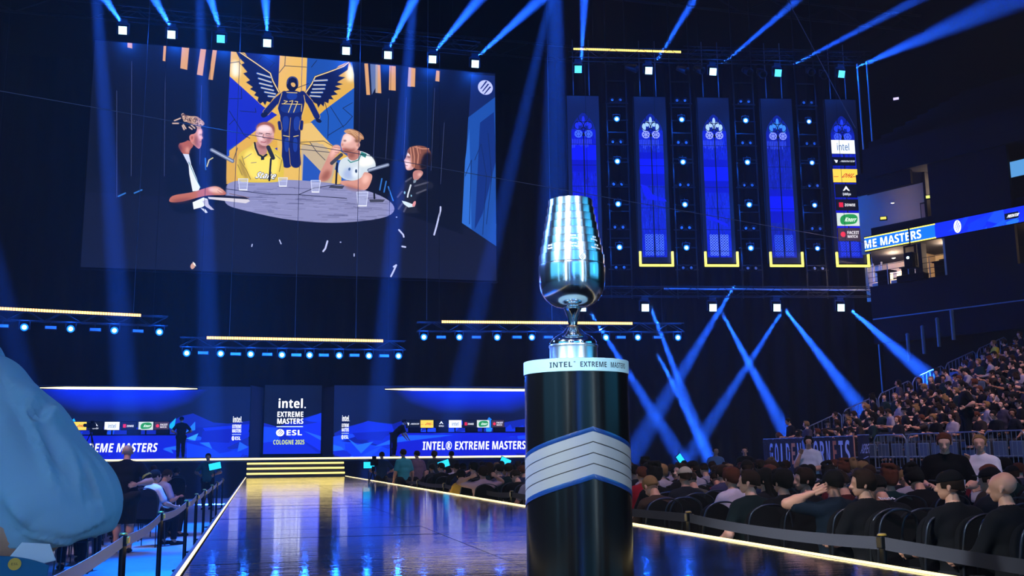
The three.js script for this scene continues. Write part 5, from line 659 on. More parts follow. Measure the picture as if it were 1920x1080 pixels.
// person({at, turn, pose, near, sleeve, hair, hairColor, shirt, trousers, skinTone, label, group})
function person(o) {
  const f = figure(o.pose, o.near ? 1 : 0, o.sleeve ? 1 : 0, o.build ?? 1, o.headYaw ?? 0), t = thing('person', o.label, 'person', o.at, o.turn ?? 0, o.group); if (o.scale) t.scale.setScalar(o.scale);
  put('body', f.body, skinMats[o.skinTone ?? 0], t); put('shirt', f.shirt, cloth(o.shirt ?? 0x0c0d11), t); put(o.shorts ? 'shorts' : 'trousers', o.shorts ? f.shorts : f.trousers, cloth(o.trousers ?? 0x12141b), t); if (o.bands) for (const b of f.bands) put('sleeve_band', b, cloth(o.bands), t);
  if (!o.noShoes) for (const s of f.shoes) put('shoe', s, cloth(0x15161a), t);
  if (o.hair !== 'none') { const h = put(o.hair === 'cap' ? 'cap' : 'hair', hairFor(o.hair ?? 'short', o.near ? 1 : 0), hairMats[o.hair === 'cap' ? o.hairColor ?? 'cap' : o.hairColor ?? 'brown'], t); h.applyMatrix4(f.headM); if (o.hair === 'cap' && o.hairColor !== 'none') { const u = put('hair', hairFor('short', o.near ? 1 : 0), hairMats.brown, t); u.applyMatrix4(f.headM); u.scale.setScalar(0.985); } }
  if (o.extra) o.extra(t, f); return t;
}

// ---------------------------------------------------------------- the person at the left edge, close to the camera, in a loose pale blue T-shirt
{
  const d = 1.55, at = (p) => p;
  const sh = [-0.386,1.57,-1.553], el = [-0.295,1.428,-1.491], hemC = [-0.272,1.442,-1.506], hip = [-0.595,1.253,-1.699];
  const base = [-0.575,1.48,-1.642], o = thing('person', 'person at the left edge in a loose pale blue T-shirt, only sleeve and elbow showing', 'person', [base[0], 0, base[2]]);
  const rel = (p) => [p[0] - base[0], p[1], p[2] - base[2]], S_ = rel(sh), E_ = rel(el), other = [-0.24, S_[1] - 0.0, -0.16], chest = mix(S_, other, 0.5), wr = add(E_, [-0.22, -0.02, -0.06]);
  const legs = [], body = [B(add(chest, [-0.1, -0.10, 0]), add(chest, [0.1, -0.10, 0]), 0.13), B(add(chest, [0, -0.3, 0]), add(chest, [0, -0.45, 0]), 0.14), B([-0.08, 1.0, -0.06], [0.08, 1.0, 0.0], 0.14), B(S_, other, 0.07), B(add(chest, [0, 0.02, 0]), add(chest, [0, 0.14, -0.03]), 0.06), B(S_, E_, 0.058, 0.047), B(E_, mix(E_, wr, 0.4), 0.047, 0.046), B(mix(E_, wr, 0.4), wr, 0.046, 0.03)];
  const oe = add(other, [-0.06, -0.30, -0.02]), ow = add(oe, [0.18, 0.02, -0.16]); body.push(B(other, oe, 0.056, 0.045), B(oe, ow, 0.045, 0.03));
  for (const s of [-1, 1]) { legs.push(B([s * 0.1, 0.98, -0.03], [s * 0.11, 0.52, -0.04], 0.095, 0.064), B([s * 0.11, 0.52, -0.04], [s * 0.11, 0.09, 0], 0.06, 0.04), B([s * 0.11, 0.045, 0.02], [s * 0.12, 0.035, -0.16], 0.04, 0.032)); }
  const headM = new THREE.Matrix4().makeTranslation(...add(chest, [0, 0.17, -0.05])).multiply(new THREE.Matrix4().makeRotationY(0.2));
  const hands = [skin(moveBones(handBones(1, 0.9), toM(wr, [-0.3, -0.05, -0.1], [0, 1, 0.2])), 0.007, 0.006), skin(moveBones(handBones(-1, 0.9), toM(ow, [0.25, 0, -0.2], [0, 1, 0.2])), 0.007, 0.006)];
  const skinMat = new THREE.MeshPhysicalMaterial({ color: 0xc98a74, roughness: 0.5, sheen: 0.1 });
  put('body', mergeGeometries([skin([...body, ...legs], 0.013, 0.04), headCell(1).clone().applyMatrix4(headM), ...hands].map(plain)), skinMat, o);
  { const h = put('hair', hairFor('short', 1), hairMats.brown, o); h.applyMatrix4(headM); }
  // the sleeve: a wide tube of cloth with raised folds, cut off at the hem
  const ridge = (a, b, r0, r1) => B(rel(a), rel(b), r0, r1), H = rel(hemC);
  const sleeve = [B(add(S_, [0, 0.005, 0]), mix(S_, H, 0.5), 0.082, 0.088), B(mix(S_, H, 0.5), H, 0.088, 0.084), B(mix(S_, H, 0.6), rel([-0.253,1.443,-1.509]), 0.075, 0.07), B(rel([-0.312,1.436,-1.498]), rel([-0.285,1.418,-1.503]), 0.05, 0.05)];
  const ax = V(H).sub(V(S_)).normalize(), hem = rel([-0.265,1.388,-1.507]);
  const shirtBones = [...grow(body.slice(0, 5), 0.03), B(add(chest, [0, -0.2, 0]), add(chest, [0, -0.62, 0.02]), 0.17, 0.18), B(other, mix(other, oe, 0.75), 0.08, 0.085)];
  const hemCut = (x, y, z) => { const q = (y - (hem[1] - 0.001)) - 0.18 * Math.max(0, (x - hem[0])) * 1.6 - 0.10 * Math.max(0, hem[0] - x); return x > S_[0] - 0.02 ? -q : 0.80 - y; };
  const g1 = skin(sleeve, 0.0042, 0.016, hemCut);
  // creases: raised and sunken lines pressed into the cloth
  const creases = [[[-0.331,1.628,-1.483], [-0.306,1.592,-1.458], 0.009, 0.012], [[-0.306,1.592,-1.458], [-0.287,1.548,-1.442], 0.011, 0.011], [[-0.287,1.548,-1.442], [-0.255,1.473,-1.427], 0.010, 0.010], [[-0.29,1.565,-1.441], [-0.263,1.491,-1.436].map((v, i) => v + (i === 0 ? 0.012 : 0)), -0.012, 0.012], [[-0.304,1.592,-1.459], [-0.279,1.57,-1.474], 0.012, 0.010], [[-0.294,1.579,-1.461], [-0.28,1.558,-1.463], -0.014, 0.012], [[-0.277,1.569,-1.474], [-0.276,1.549,-1.474], 0.008, 0.008],
    [[-0.257,1.539,-1.447], [-0.232,1.497,-1.446], 0.007, 0.009], [[-0.232,1.497,-1.446], [-0.218,1.45,-1.449], 0.009, 0.010], [[-0.228,1.5,-1.462], [-0.212,1.442,-1.465], -0.010, 0.010], [[-0.223,1.5,-1.483], [-0.206,1.44,-1.486], 0.010, 0.009], [[-0.214,1.491,-1.505], [-0.202,1.448,-1.506], -0.008, 0.008], [[-0.313,1.447,-1.436], [-0.286,1.417,-1.432], -0.004, 0.010], [[-0.306,1.452,-1.438], [-0.278,1.422,-1.433], 0.009, 0.012], [[-0.286,1.417,-1.432], [-0.233,1.403,-1.441], -0.005, 0.008], [[-0.286,1.412,-1.432], [-0.232,1.396,-1.441], 0.007, 0.009], [[-0.234,1.41,-1.441], [-0.203,1.433,-1.486], 0.006, 0.012]].map(([a, b, h, w]) => [V(rel(a)), V(rel(b)), h, w]);
  { const P = g1.attributes.position, N = g1.attributes.normal, v = new THREE.Vector3(), q = new THREE.Vector3(), seg = new THREE.Line3(), ray_ = new THREE.Vector3(), along = new THREE.Vector3();
    for (let i = 0; i < P.count; i++) { v.fromBufferAttribute(P, i); const nx = N.getX(i), ny = N.getY(i), nz = N.getZ(i); if (nz < -0.2) continue; let d = 0.0035 * (vnoise(v.x * 26, v.y * 18 + v.z * 9) - 0.5);
      for (const [a, b, h, w] of creases) {      // one flank of each fold is steep, the other runs out
        seg.set(a, b); seg.closestPointToPoint(v, true, q); ray_.copy(v).sub(q); const r = ray_.length(); if (r > 0.09) continue; const t = seg.closestPointToPointParameter(v, true), taper = Math.sin(Math.PI * (0.14 + 0.74 * t)); along.copy(b).sub(a).cross(ray_); const side = along.x * nx + along.y * ny + along.z * nz > 0 ? 1 : -1, dr = Math.hypot(ray_.x, ray_.y, ray_.z * 0.3), ww = w * (side * Math.sign(h) > 0 ? 1.4 : 0.6);
        d += 1.9 * h * taper * Math.exp(-Math.pow(dr / ww, 1.25)); }
      P.setXYZ(i, v.x + nx * d, v.y + ny * d, v.z + nz * d); } g1.computeVertexNormals(); }
  const jersey = new THREE.MeshPhysicalMaterial({ color: 0x8fa9c2, roughness: 0.9, specularIntensity: 0.4, sheen: 0.25, sheenColor: new THREE.Color(0.6, 0.7, 0.8), sheenRoughness: 0.7 });
  put('shirt', skin(shirtBones, 0.012, 0.02, (x, y, z) => Math.max(0.80 - y, x - S_[0] - 0.03)), jersey, o); put('sleeve', g1, jersey, o);
  put('trousers', skin([...grow(legs.filter((_, i) => i % 3 < 2), 0.018), B([-0.08, 0.98, -0.04], [0.08, 0.98, 0], 0.155)], 0.022, 0.04, (x, y) => Math.max(0.1 - y, y - 1.06)), cloth(0x14161c), o);
  for (const i of [2, 5]) put('shoe', skin(grow([legs[i]], 0.012), 0.014, 0.01, (x, y) => 0.003 - y), cloth(0x202226), o);
}
{ // badge held low at the person's side: blue band with a round yellow mark, and a white card
  const p = [-0.264,1.38,-1.273], t = thing('event_badge', 'blue fabric band with round yellow mark and white card in the bottom left corner', 'badge', p, Math.atan2(-p[0], -p[2]));
  const sh = new THREE.Shape(); sh.moveTo(-0.06, 0.016); sh.quadraticCurveTo(0.0, 0.022, 0.036, 0.004); sh.lineTo(0.033, -0.022); sh.lineTo(-0.06, -0.014); sh.closePath();
  const eg = (s, dpt) => new THREE.ExtrudeGeometry(s, { depth: dpt, bevelEnabled: true, bevelSize: 0.0012, bevelThickness: 0.0012, bevelSegments: 2 });
  put('band', eg(sh, 0.004), std(0x1c5f8a, 0.85), t); const [c, g] = canvas(64, 64); g.fillStyle = '#e0a23a'; g.beginPath(); g.arc(32, 32, 32, 0, 7); g.fill(); words(g, 'ESL', 14, 26, 36, 11, '#8a5a1e');
  const m = put('round_mark', new THREE.CircleGeometry(0.0068, 28), new THREE.MeshStandardMaterial({ map: colorMap(c), roughness: 0.6 }), t); m.position.set(0.0015, 0.0085, 0.0062);
  const [c2, g2] = canvas(64, 64); g2.fillStyle = '#1c5f8a'; g2.fillRect(0, 0, 64, 64); words(g2, 'a', 10, 14, 34, 36, '#e8eef4'); const l = put('lettering', new THREE.PlaneGeometry(0.011, 0.011), new THREE.MeshStandardMaterial({ map: colorMap(c2), roughness: 0.7 }), t); l.position.set(-0.0215, 0.0075, 0.0062); l.rotation.z = -0.2;
  const cs = new THREE.Shape(); cs.moveTo(-0.012, 0.0); cs.lineTo(0.008, 0.026); cs.lineTo(0.036, 0.023); cs.lineTo(0.043, 0.006); cs.lineTo(0.0, -0.004); cs.closePath(); const cd = put('card', eg(cs, 0.0008), std(0xd9d2dc, 0.6), t); cd.position.set(0, 0.004, -0.008);
  for (const [x, w] of [[-0.010, 0.012], [0.004, 0.009], [0.018, 0.010]]) put('clip', rbox(w, 0.022, 0.006, 0.002, x, -0.031, -0.002, 2), std(0x2a66c8, 0.5), t);
}

// ---------------------------------------------------------------- belts and posts on both sides of the runway
const postTube = cyl(0.026, 0.026, 0.86, 14, 0, 0.45, 0), postBase = lathe([[0, 0.0], [0.155, 0.0], [0.16, 0.008], [0.15, 0.018], [0.05, 0.03], [0.03, 0.05], [0, 0.05]], 28), postHead = rbox(0.062, 0.085, 0.062, 0.008, 0, 0.912, 0, 2), postCap = lathe([[0, 0.972], [0.024, 0.970], [0.032, 0.962], [0.032, 0.954], [0, 0.954]], 16), postClip = rbox(0.02, 0.05, 0.07, 0.004, 0.036, 0.915, 0, 1);
function belt(a, b, sag = 0.03) {
  const n = 14, pos = [], idx = [], L = Math.hypot(b[0] - a[0], b[2] - a[2]), nx = -(b[2] - a[2]) / L * 0.0015, nz = (b[0] - a[0]) / L * 0.0015;
  for (let i = 0; i <= n; i++) { const t = i / n, y = a[1] + (b[1] - a[1]) * t - sag * 4 * t * (1 - t), x = a[0] + (b[0] - a[0]) * t, z = a[2] + (b[2] - a[2]) * t; for (const [s, h] of [[1, -0.043], [1, 0.043], [-1, 0.043], [-1, -0.043]]) pos.push(x + s * nx, y + h, z + s * nz); }
  for (let i = 0; i < n; i++) for (let k = 0; k < 4; k++) { const p = i * 4 + k, q = i * 4 + (k + 1) % 4; idx.push(p, p + 4, q, q, p + 4, q + 4); }
  const g = new THREE.BufferGeometry(); g.setAttribute('position', new THREE.Float32BufferAttribute(pos, 3)); g.setIndex(idx); const h = g.toNonIndexed(); h.computeVertexNormals(); return h;
}
function postRow(spots, side, beyond) {
  spots.forEach((p, i) => {
    const lead = side === 'left' ? 'on the left of the runway' : 'on the right of the runway', t = thing('barrier_post', `${i < 9 ? ORD[i] : ['tenth', 'eleventh', 'twelfth'][i - 9]} black belt post from the camera ${lead}`, 'barrier post', [p[0], 0, p[2]], 0, `belt posts ${lead}`);
    put('tube', postTube, std(0x0c0d10, 0.25, 0.5), t); put('base', postBase, M.black, t); put('head', postHead, std(0x16181c, 0.3, 0.6), t); put('cap', postCap, M.gold, t); put('clip', postClip, M.gold, t);
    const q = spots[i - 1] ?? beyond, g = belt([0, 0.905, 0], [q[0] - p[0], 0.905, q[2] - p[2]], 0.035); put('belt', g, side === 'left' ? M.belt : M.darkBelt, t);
  });
}
const leftPosts = grp([-0.969,0.95,-8.381,-1.032,0.95,-11.865,-0.918,0.95,-15.167,-0.974,0.95,-18.153,-0.987,0.95,-20.95,-1.012,0.95,-24.792,-1.064,0.95,-28.518,-1.127,0.95,-34.07]).map((p) => [-0.98 + (p[0] + 0.98) * 0.5, 0, p[2]]);
const rightPosts = grp([4.25,0.95,-6.202,4.164,0.95,-9.416,4.255,0.95,-16.599,4.007,0.95,-19.015,4.115,0.95,-22.938,4.162,0.95,-26.847,4.149,0.95,-29.363,4.138,0.95,-31.311,4.06,0.95,-33.589,4.039,0.95,-36.14]).map((p) => [4.15, 0, p[2]]);
postRow(leftPosts, 'left', [-1.05, 0, -4.2]); postRow(rightPosts, 'right', [4.2, 0, -2.4]);

// ---------------------------------------------------------------- banquet chairs on the floor
const chairBackShape = new THREE.Shape(); chairBackShape.moveTo(-0.20, 0); chairBackShape.lineTo(-0.215, 0.26); chairBackShape.quadraticCurveTo(-0.21, 0.50, 0, 0.52); chairBackShape.quadraticCurveTo(0.21, 0.50, 0.215, 0.26); chairBackShape.lineTo(0.20, 0); chairBackShape.closePath();
const chairBack = new THREE.ExtrudeGeometry(chairBackShape, { depth: 0.03, bevelEnabled: true, bevelSize: 0.012, bevelThickness: 0.012, bevelSegments: 2, curveSegments: 10 }).translate(0, 0, -0.015).rotateX(-0.14).translate(0, 0.5, 0.235);
const chairHoop = tube([[-0.2, 0.45, 0.23], [-0.225, 0.62, 0.255], [-0.232, 0.80, 0.28], [-0.20, 0.97, 0.302], [-0.1, 1.03, 0.312], [0, 1.042, 0.315], [0.1, 1.03, 0.312], [0.20, 0.97, 0.302], [0.232, 0.80, 0.28], [0.225, 0.62, 0.255], [0.2, 0.45, 0.23]], 0.010, 40, 6);
const chairSeat = rbox(0.44, 0.07, 0.42, 0.025, 0, 0.455, 0.0, 2), chairLegs = [[-0.2, -0.19, -0.02], [0.2, -0.19, -0.02], [-0.2, 0.21, 0.05], [0.2, 0.21, 0.05]].map(([x, z, o]) => bar([x, 0.43, z], [x * 1.08, 0.0, z + o], 0.011, 6));
const chairCloth = matte(0x08090d, 0.3), chairMetal = std(0x3c3f46, 0.35, 0.8);
function chair(x, z, turn, label, group = 'black chairs on the arena floor') { const t = thing('banquet_chair', label, 'chair', [x, 0, z], turn, group); put('backrest', chairBack, chairCloth, t); put('seat', chairSeat, chairCloth, t); put('back_frame', chairHoop, chairMetal, t); for (const l of chairLegs) put('leg', l, chairMetal, t); return t; }

// ---------------------------------------------------------------- people one can single out
const BLK = 0x0b0c10, who = (at, o) => person({ at: [at[0], 0, at[2]], near: 1, ...o });
const seatedNear = [   // beside the runway on the right, nearest first
  [[5.477,1.303,-6.5], { pose: 'sit', hair: 'none', label: 'bald man in a dark jacket, nearest at the right edge', shirt: BLK, sleeve: 1, turn: 0.25, headYaw: 0.35, skinTone: 0, build: 1.05 }],
  [[5.428,1.294,-7.053], { pose: 'sit', hair: 'cap', label: 'man in a black cap and black jacket, beside the bald man at the right edge', shirt: BLK, sleeve: 1, turn: 0.1, headYaw: 0.6, build: 1.08 }],
  [[6.866,1.325,-8.337], { pose: 'sit', hair: 'cap', label: 'man in a black cap one row before the bald man', shirt: 0x10131a, turn: 0.2, headYaw: 0.4 }],
  [[5.546,1.253,-7.958], { pose: 'forward', hair: 'short', hairColor: 'black', label: 'man leaning forward in a black T-shirt with pale print on the back', shirt: 0x0d0e12, turn: 0.0, scale: 1.03 }],
  [[5.273,1.326,-8.022], { pose: 'sit', hair: 'full', label: 'man with glasses in black looking to the left', shirt: BLK, turn: 0.15, headYaw: 1.0 }],
  [[5.703,1.256,-8.935], { pose: 'phone', hair: 'short', label: 'man with shaved sides bowing his head behind the man with glasses', shirt: 0x3a1216, turn: 0.4 }],
  [[5.173,1.37,-8.441], { pose: 'arms', hair: 'short', hairColor: 'black', label: 'man in a black jersey with both hands behind his head', shirt: 0x0e1a26, turn: 0.1 }],
  [[5.658,1.355,-9.666], { pose: 'sit', hair: 'full', label: 'dark-haired man in profile left of the man with raised elbows', shirt: 0x16161c, turn: 0.5, headYaw: 0.9 }],
  [[5.06,1.341,-9.086], { pose: 'sit', hair: 'full', hairColor: 'black', label: 'broad man in black with bushy dark hair', shirt: BLK, turn: 0.1, build: 1.1, headYaw: 0.2 }],
  [[5.488,1.295,-10.22], { pose: 'sit', hair: 'long', hairColor: 'black', label: 'person with long dark hair beside the bushy-haired man', shirt: 0x14141a, turn: 0.4, headYaw: 0.5 }],
  [[4.726,1.345,-9.152], { pose: 'turned', hair: 'short', label: 'brown-haired man in a dark green jersey turning to his left, hand reaching down', shirt: 0x0d1a1c, turn: 0.1, headYaw: -0.15, skinTone: 2 }],
  [[5.512,1.296,-11.107], { pose: 'sit', hair: 'full', hairColor: 'red', label: 'person in a pale T-shirt behind the man in the green jersey', shirt: 0xb9aebb, turn: 0.2 }],
  [[4.655,1.265,-11.06], { pose: 'forward', hair: 'short', hairColor: 'fair', label: 'fair-haired man in a brown jacket slumped forward', shirt: 0x3a2a22, sleeve: 1, turn: 0.3, build: 1.1 }],
  [[5.407,1.304,-12.261], { pose: 'sit', hair: 'cap', hairColor: 'pale', label: 'person in a pale cap and dark vest over a cream shirt', shirt: 0x1a1c24, turn: 0.0 }],
  [[5.205,1.301,-12.781], { pose: 'sit', hair: 'curly', hairColor: 'black', label: 'person with a round mop of dark curls in black', shirt: BLK, turn: 0.1 }],
  [[6.119,1.248,-13.256], { pose: 'forward', hair: 'short', label: 'man in an olive shirt leaning forward', shirt: 0x4a4438, turn: 0.2 }],
  [[5.558,1.244,-14.147], { pose: 'sit', hair: 'short', hairColor: 'red', label: 'person in a red top between the pedestal and the dark curls', shirt: 0x8e1826, turn: 0.1 }],
  [[4.113,1.295,-20.083], { pose: 'forward', hair: 'full', hairColor: 'black', label: 'spectator in a yellow and black top left of the pedestal', shirt: 0xb8923a, turn: 0.2 }],
  [[4.127,1.305,-18.751], { pose: 'arms', hair: 'full', label: 'spectator in a pale pink shirt with a hand to his head, left of the pedestal', shirt: 0xa98a92, turn: 0.1 }],
  [[-1.855,1.037,-19.713], { pose: 'sit', hair: 'short', hairColor: 'black', label: 'seated person in a white top behind the broad man at the left', shirt: 0xc8c4d0, turn: -0.9 }],
  [[-1.913,1.089,-21.917], { pose: 'phone', hair: 'short', label: 'seated person in a pale striped top farther along the left seats', shirt: 0x9a94a8, turn: -0.9 }],
  [[6.721,1.247,-13.856], { pose: 'sit', hair: 'full', label: 'person in a violet-grey jacket left of the pale T-shirt', shirt: 0x35334e, sleeve: 1, turn: 0.2 }],
];
seatedNear.forEach(([p, o], i) => { who(p, o); chair(p[0], p[2] + 0.02, (o.turn ?? 0) * 0.3, ('black chair under the ' + o.label).split(' ').slice(0, 16).join(' ')); });
// pale letters printed on one back
{ const man = scene.children.find((o) => /pale print on the back/.test(o.userData.label ?? '')), shirt = man.children.find((o) => o.name === 'shirt'); man.updateMatrixWorld(true);
  const from = V([3.499,1.222,-4.874]), hit = new THREE.Raycaster(from, V([6.998,0.943,-9.748]).sub(from).normalize()).intersectObject(shirt)[0] ?? new THREE.Raycaster(V([man.position.x, 1.1, man.position.z + 2]), new THREE.Vector3(0, 0, -1)).intersectObject(shirt)[0];
  if (hit) { const [c, g] = canvas(160, 56); g.clearRect(0, 0, 160, 56); words(g, 'boss', 8, 8, 144, 38, '#c8c8d2'); const n = hit.face.normal.clone(), m = put('print', new THREE.PlaneGeometry(0.20, 0.07), new THREE.MeshStandardMaterial({ map: colorMap(c), transparent: true, roughness: 0.9 }), man); m.position.copy(man.worldToLocal(hit.point.clone())).addScaledVector(n, 0.012); m.lookAt(hit.point.clone().addScaledVector(n.transformDirection(man.matrixWorld), 1)); } }
// empty chairs along the aisle
[[5.186,0.895,-8.315], [5.283,0.901,-7.775], [5.326,0.901,-6.752], [5.497,0.955,-7.501], [4.578,0.964,-10.331], [4.713,0.978,-9.939], [4.659,0.913,-11.492], [4.381,0.955,-11.386]].forEach((p, i) => chair(p[0], p[2] + 0.42, 0.25 - 0.1 * (i % 3), `empty black round-backed chair behind the right belt, ${ORD[i]} of them counted from the largest`, 'empty chairs beside the right belt'));
// standing people on the floor
const standing = [
  [[8.333,1.639,-11], { pose: 'cup', hair: 'short', hairColor: 'red', label: 'large red-haired man in a black printed T-shirt holding a pale cup', shirt: 0x0a0b0e, turn: 2.5, build: 1.08, skinTone: 4, scale: 1.0 }],
  [[9.29,1.573,-11.521], { pose: 'chin', hair: 'short', hairColor: 'fair', label: 'young man in a white hooded sweater with a hand at his chin', shirt: 0xc9c4cc, sleeve: 1, turn: 1.9, scale: 0.99 }],
  [[12.143,1.546,-20.702], { pose: 'chin', hair: 'full', hairColor: 'black', label: 'man in a white T-shirt holding a hand to his face before the lettered banner', shirt: 0xb9bccb, turn: 2.2, scale: 1.09 }],
  [[12.86,1.282,-27.104], { pose: 'stand', hair: 'short', hairColor: 'black', label: 'figure bathed in blue light standing alone behind the floor seats', shirt: 0x6f86a8, turn: 3.0 }],
  [[14.062,1.423,-27.627], { pose: 'stand', hair: 'short', hairColor: 'black', label: 'dark figure with one lit arm right of the blue-lit one', shirt: 0x0d0f14, turn: 2.6 }],
  [[-2.158,1.207,-18.474], { pose: 'behind', shorts: 1, bands: 0xb89a48, hair: 'none', label: 'broad man in black shirt and shorts standing with back to us by the left posts', shirt: 0x090a0d, trousers: 0x2a221a, turn: 0.05, build: 1.18, scale: 1.02 }],
  [[-1.512,1.259,-33.966], { pose: 'phone', sit: 0, hair: 'short', label: 'steward in a blue-green shirt before the left stage fascia', shirt: 0x2a6a78, turn: 3.0 }],
  [[4.104,1.225,-29.213], { pose: 'stand', hair: 'short', label: 'man in a teal shirt standing with his back to us beyond the right belt', shirt: 0x2c7c84, turn: 0.3, scale: 1.02 }],
  [[4.017,1.191,-33.762], { pose: 'hips', hair: 'short', label: 'camera operator in a dark blue shirt by the tripod', shirt: 0x15324e, turn: 0.0 }],
  [[4.726,1.286,-30.638], { pose: 'stand', hair: 'short', hairColor: 'black', label: 'man in mauve standing behind the teal shirt', shirt: 0x5a4a5c, turn: 0.4 }],
  [[5.573,1.266,-32.526], { pose: 'stand', hair: 'full', label: 'person in dark green standing under the white desk letters', shirt: 0x17262a, turn: 0.2 }],
  [[6.3,1.252,-33.411], { pose: 'stand', hair: 'short', hairColor: 'black', label: 'dark standing figure before the glowing stage edge', shirt: 0x0f1016, turn: 0.1 }],
  [[6.266,1.274,-29.338], { pose: 'arms', hair: 'cap', label: 'man in a dark shirt raising his elbows left of the pedestal', shirt: 0x141826, turn: 0.4 }],
];
standing.forEach(([p, o]) => { const q = { ...o }; if (q.pose === 'phone') q.pose = 'hips'; who(p, q); });
// player and stage hand on the stage
person({ at: [-3.138,1.704,-44.9].map((v, i) => i === 1 ? DY : v), near: 1, pose: 'hips', hair: 'short', hairColor: 'black', shirt: 0x040509, trousers: 0x040509, label: 'dark figure standing on the stage before the left desk', turn: 0.3, scale: 1.02 });
person({ at: [5.93,1.664,-45.3].map((v, i) => i === 1 ? DY : v), near: 1, pose: 'bend', hair: 'short', hairColor: 'black', shirt: 0x040509, trousers: 0x040509, label: 'dark figure on the stage leaning over the end of the right desk', turn: -1.45, scale: 1.05 });
// cup, camera tripods, monitors on stands, litter
{ const j = figure('cup', 1, 0, 1.08, 0).J, q = V(j.wL).add(new THREE.Vector3(0.04, 0.02, -0.10)), k = [8.333,1.639,-11], p = q.applyAxisAngle(new THREE.Vector3(0, 1, 0), 2.5).add(new THREE.Vector3(k[0], 0, k[2])).toArray(), t = thing('drinking_cup', 'pale paper cup held by the large man in black', 'cup', p); put('cup', lathe([[0, 0], [0.03, 0], [0.042, 0.12], [0.044, 0.124], [0.04, 0.12], [0.029, 0.006], [0, 0.006]], 18).translate(0, -0.06, 0), std(0xd8d2d6, 0.6), t); }
function tripod(label, p, y, turn) { const t = thing('camera_tripod', label, 'camera', [p[0], y, p[2]], turn); for (const a of [0, 2.09, 4.19]) put('leg', bar([0, 1.15, 0], [0.45 * Math.sin(a), 0, 0.45 * Math.cos(a)], 0.02, 6), M.black, t); put('camera_body', [rbox(0.16, 0.2, 0.4, 0.02, 0, 1.42, 0), rbox(0.12, 0.12, 0.1, 0.02, 0, 1.56, 0.05)], M.black, t); put('lens', cyl(0.06, 0.07, 0.22, 16).rotateX(Math.PI / 2).translate(0, 1.42, -0.3), M.dark, t); put('head', cyl(0.05, 0.06, 0.16, 12, 0, 1.22, 0), M.dark, t); return t; }
tripod('dark video camera on a tripod on the left stage half', [-6.686,1.738,-44.8], DY, 2.6); tripod('dark video camera on a tripod near the stage stairs', [3.628,1.288,-32.8], 0, 0.4);
[[[3.492,1.34,-32.815], 'left of the camera operator', 0], [[5.505,1.357,-30.507], 'among the standing people under the desk letters', 0.3], [[7.82,1.412,-32.06], 'close to the left side of the pedestal', -0.4], [[13.161,1.405,-30.262], 'tilted, right of the pedestal', -0.9], [[-1.265,1.362,-32.976], 'held by the steward at the left fascia', 0.2]].forEach(([p, w, r], i) => { const t = thing('tablet_screen', `small bright cyan screen ${w}`, 'screen', p, 0.2); const s = new THREE.Group(); s.name = 'tablet'; t.add(s); s.rotation.z = r; put('case', rbox(0.40, 0.24, 0.03, 0.01, 0, 0, -0.02, 1), M.black, s); put('display', box(0.36, 0.20, 0.008), glow(0.02, 0.55, 0.95, 1.6), s); put('stand', bar([0, -0.17, -0.03], [0, -p[1], -0.03], 0.015, 6), M.dark, t); });
function litter(name, label, p, build_) { const t = thing(name, label, name.replace('_', ' '), p, rnd() * 3); build_(t); return t; }
const crumple = (w, h, d, seed) => { const g = new THREE.IcosahedronGeometry(1, 4), a = g.attributes.position; for (let i = 0; i < a.count; i++) { const x = a.getX(i), y = a.getY(i), z = a.getZ(i), k = 0.72 + 0.5 * vnoise(x * 2.4 + seed, y * 2.4 + z * 1.7 + seed); a.setXYZ(i, x * w * k, Math.max(-0.55, y) * h * k + h * 0.55, z * d * k); } g.computeVertexNormals(); return g; };
litter('paper_box', 'flat pinkish cardboard box on the floor right of the pedestal', [6.496,0.45,-16.452], (t) => { t.position.y = 0; put('tray', rbox(0.42, 0.44, 0.3, 0.01, 0, 0.22, 0), std(0x2a2630, 0.8), t); put('lid', rbox(0.4, 0.03, 0.28, 0.008, 0, 0.455, 0), std(0xb88f86, 0.8), t); });
litter('shopping_bag', 'crumpled beige bag beside the second right belt post', [7.21,0.4,-15.78], (t) => { t.position.y = 0; put('bag', crumple(0.22, 0.36, 0.16, 3), std(0xa8968c, 0.8), t); put('handle', tube([[-0.06, 0.42, 0], [-0.03, 0.52, 0], [0.03, 0.52, 0], [0.06, 0.42, 0]], 0.006), std(0x8a7a70, 0.8), t); });
litter('snack_box', 'small orange-pink box right of the beige bag', [6.745,0.4,-14.482], (t) => { t.position.y = 0; put('carton', rbox(0.12, 0.4, 0.08, 0.006, 0, 0.2, 0), std(0xc08a72, 0.7), t); put('flap', box(0.12, 0.005, 0.05, 0, 0.402, 0.03), std(0xd9a58c, 0.7), t); });
litter('plastic_bag', 'clear grey plastic bag on the floor by the right belt', [7.041,0.35,-14.28], (t) => { t.position.y = 0; put('bag', crumple(0.24, 0.3, 0.18, 8), new THREE.MeshPhysicalMaterial({ color: 0x6d7480, roughness: 0.25, transmission: 0.4, thickness: 0 }), t); put('knot', crumple(0.05, 0.07, 0.05, 2).translate(0, 0.3, 0), std(0x8890a0, 0.4), t); });
litter('backpack', 'brown backpack leaning under the chairs at the right belt', [8.648,0.4,-14.728], (t) => { t.position.y = 0; put('bag', crumple(0.2, 0.42, 0.16, 5), std(0x8f6f60, 0.85), t); put('strap', tube([[-0.08, 0.4, 0.12], [-0.1, 0.2, 0.2], [-0.08, 0.05, 0.16]], 0.012), std(0x3a2c26, 0.85), t); });
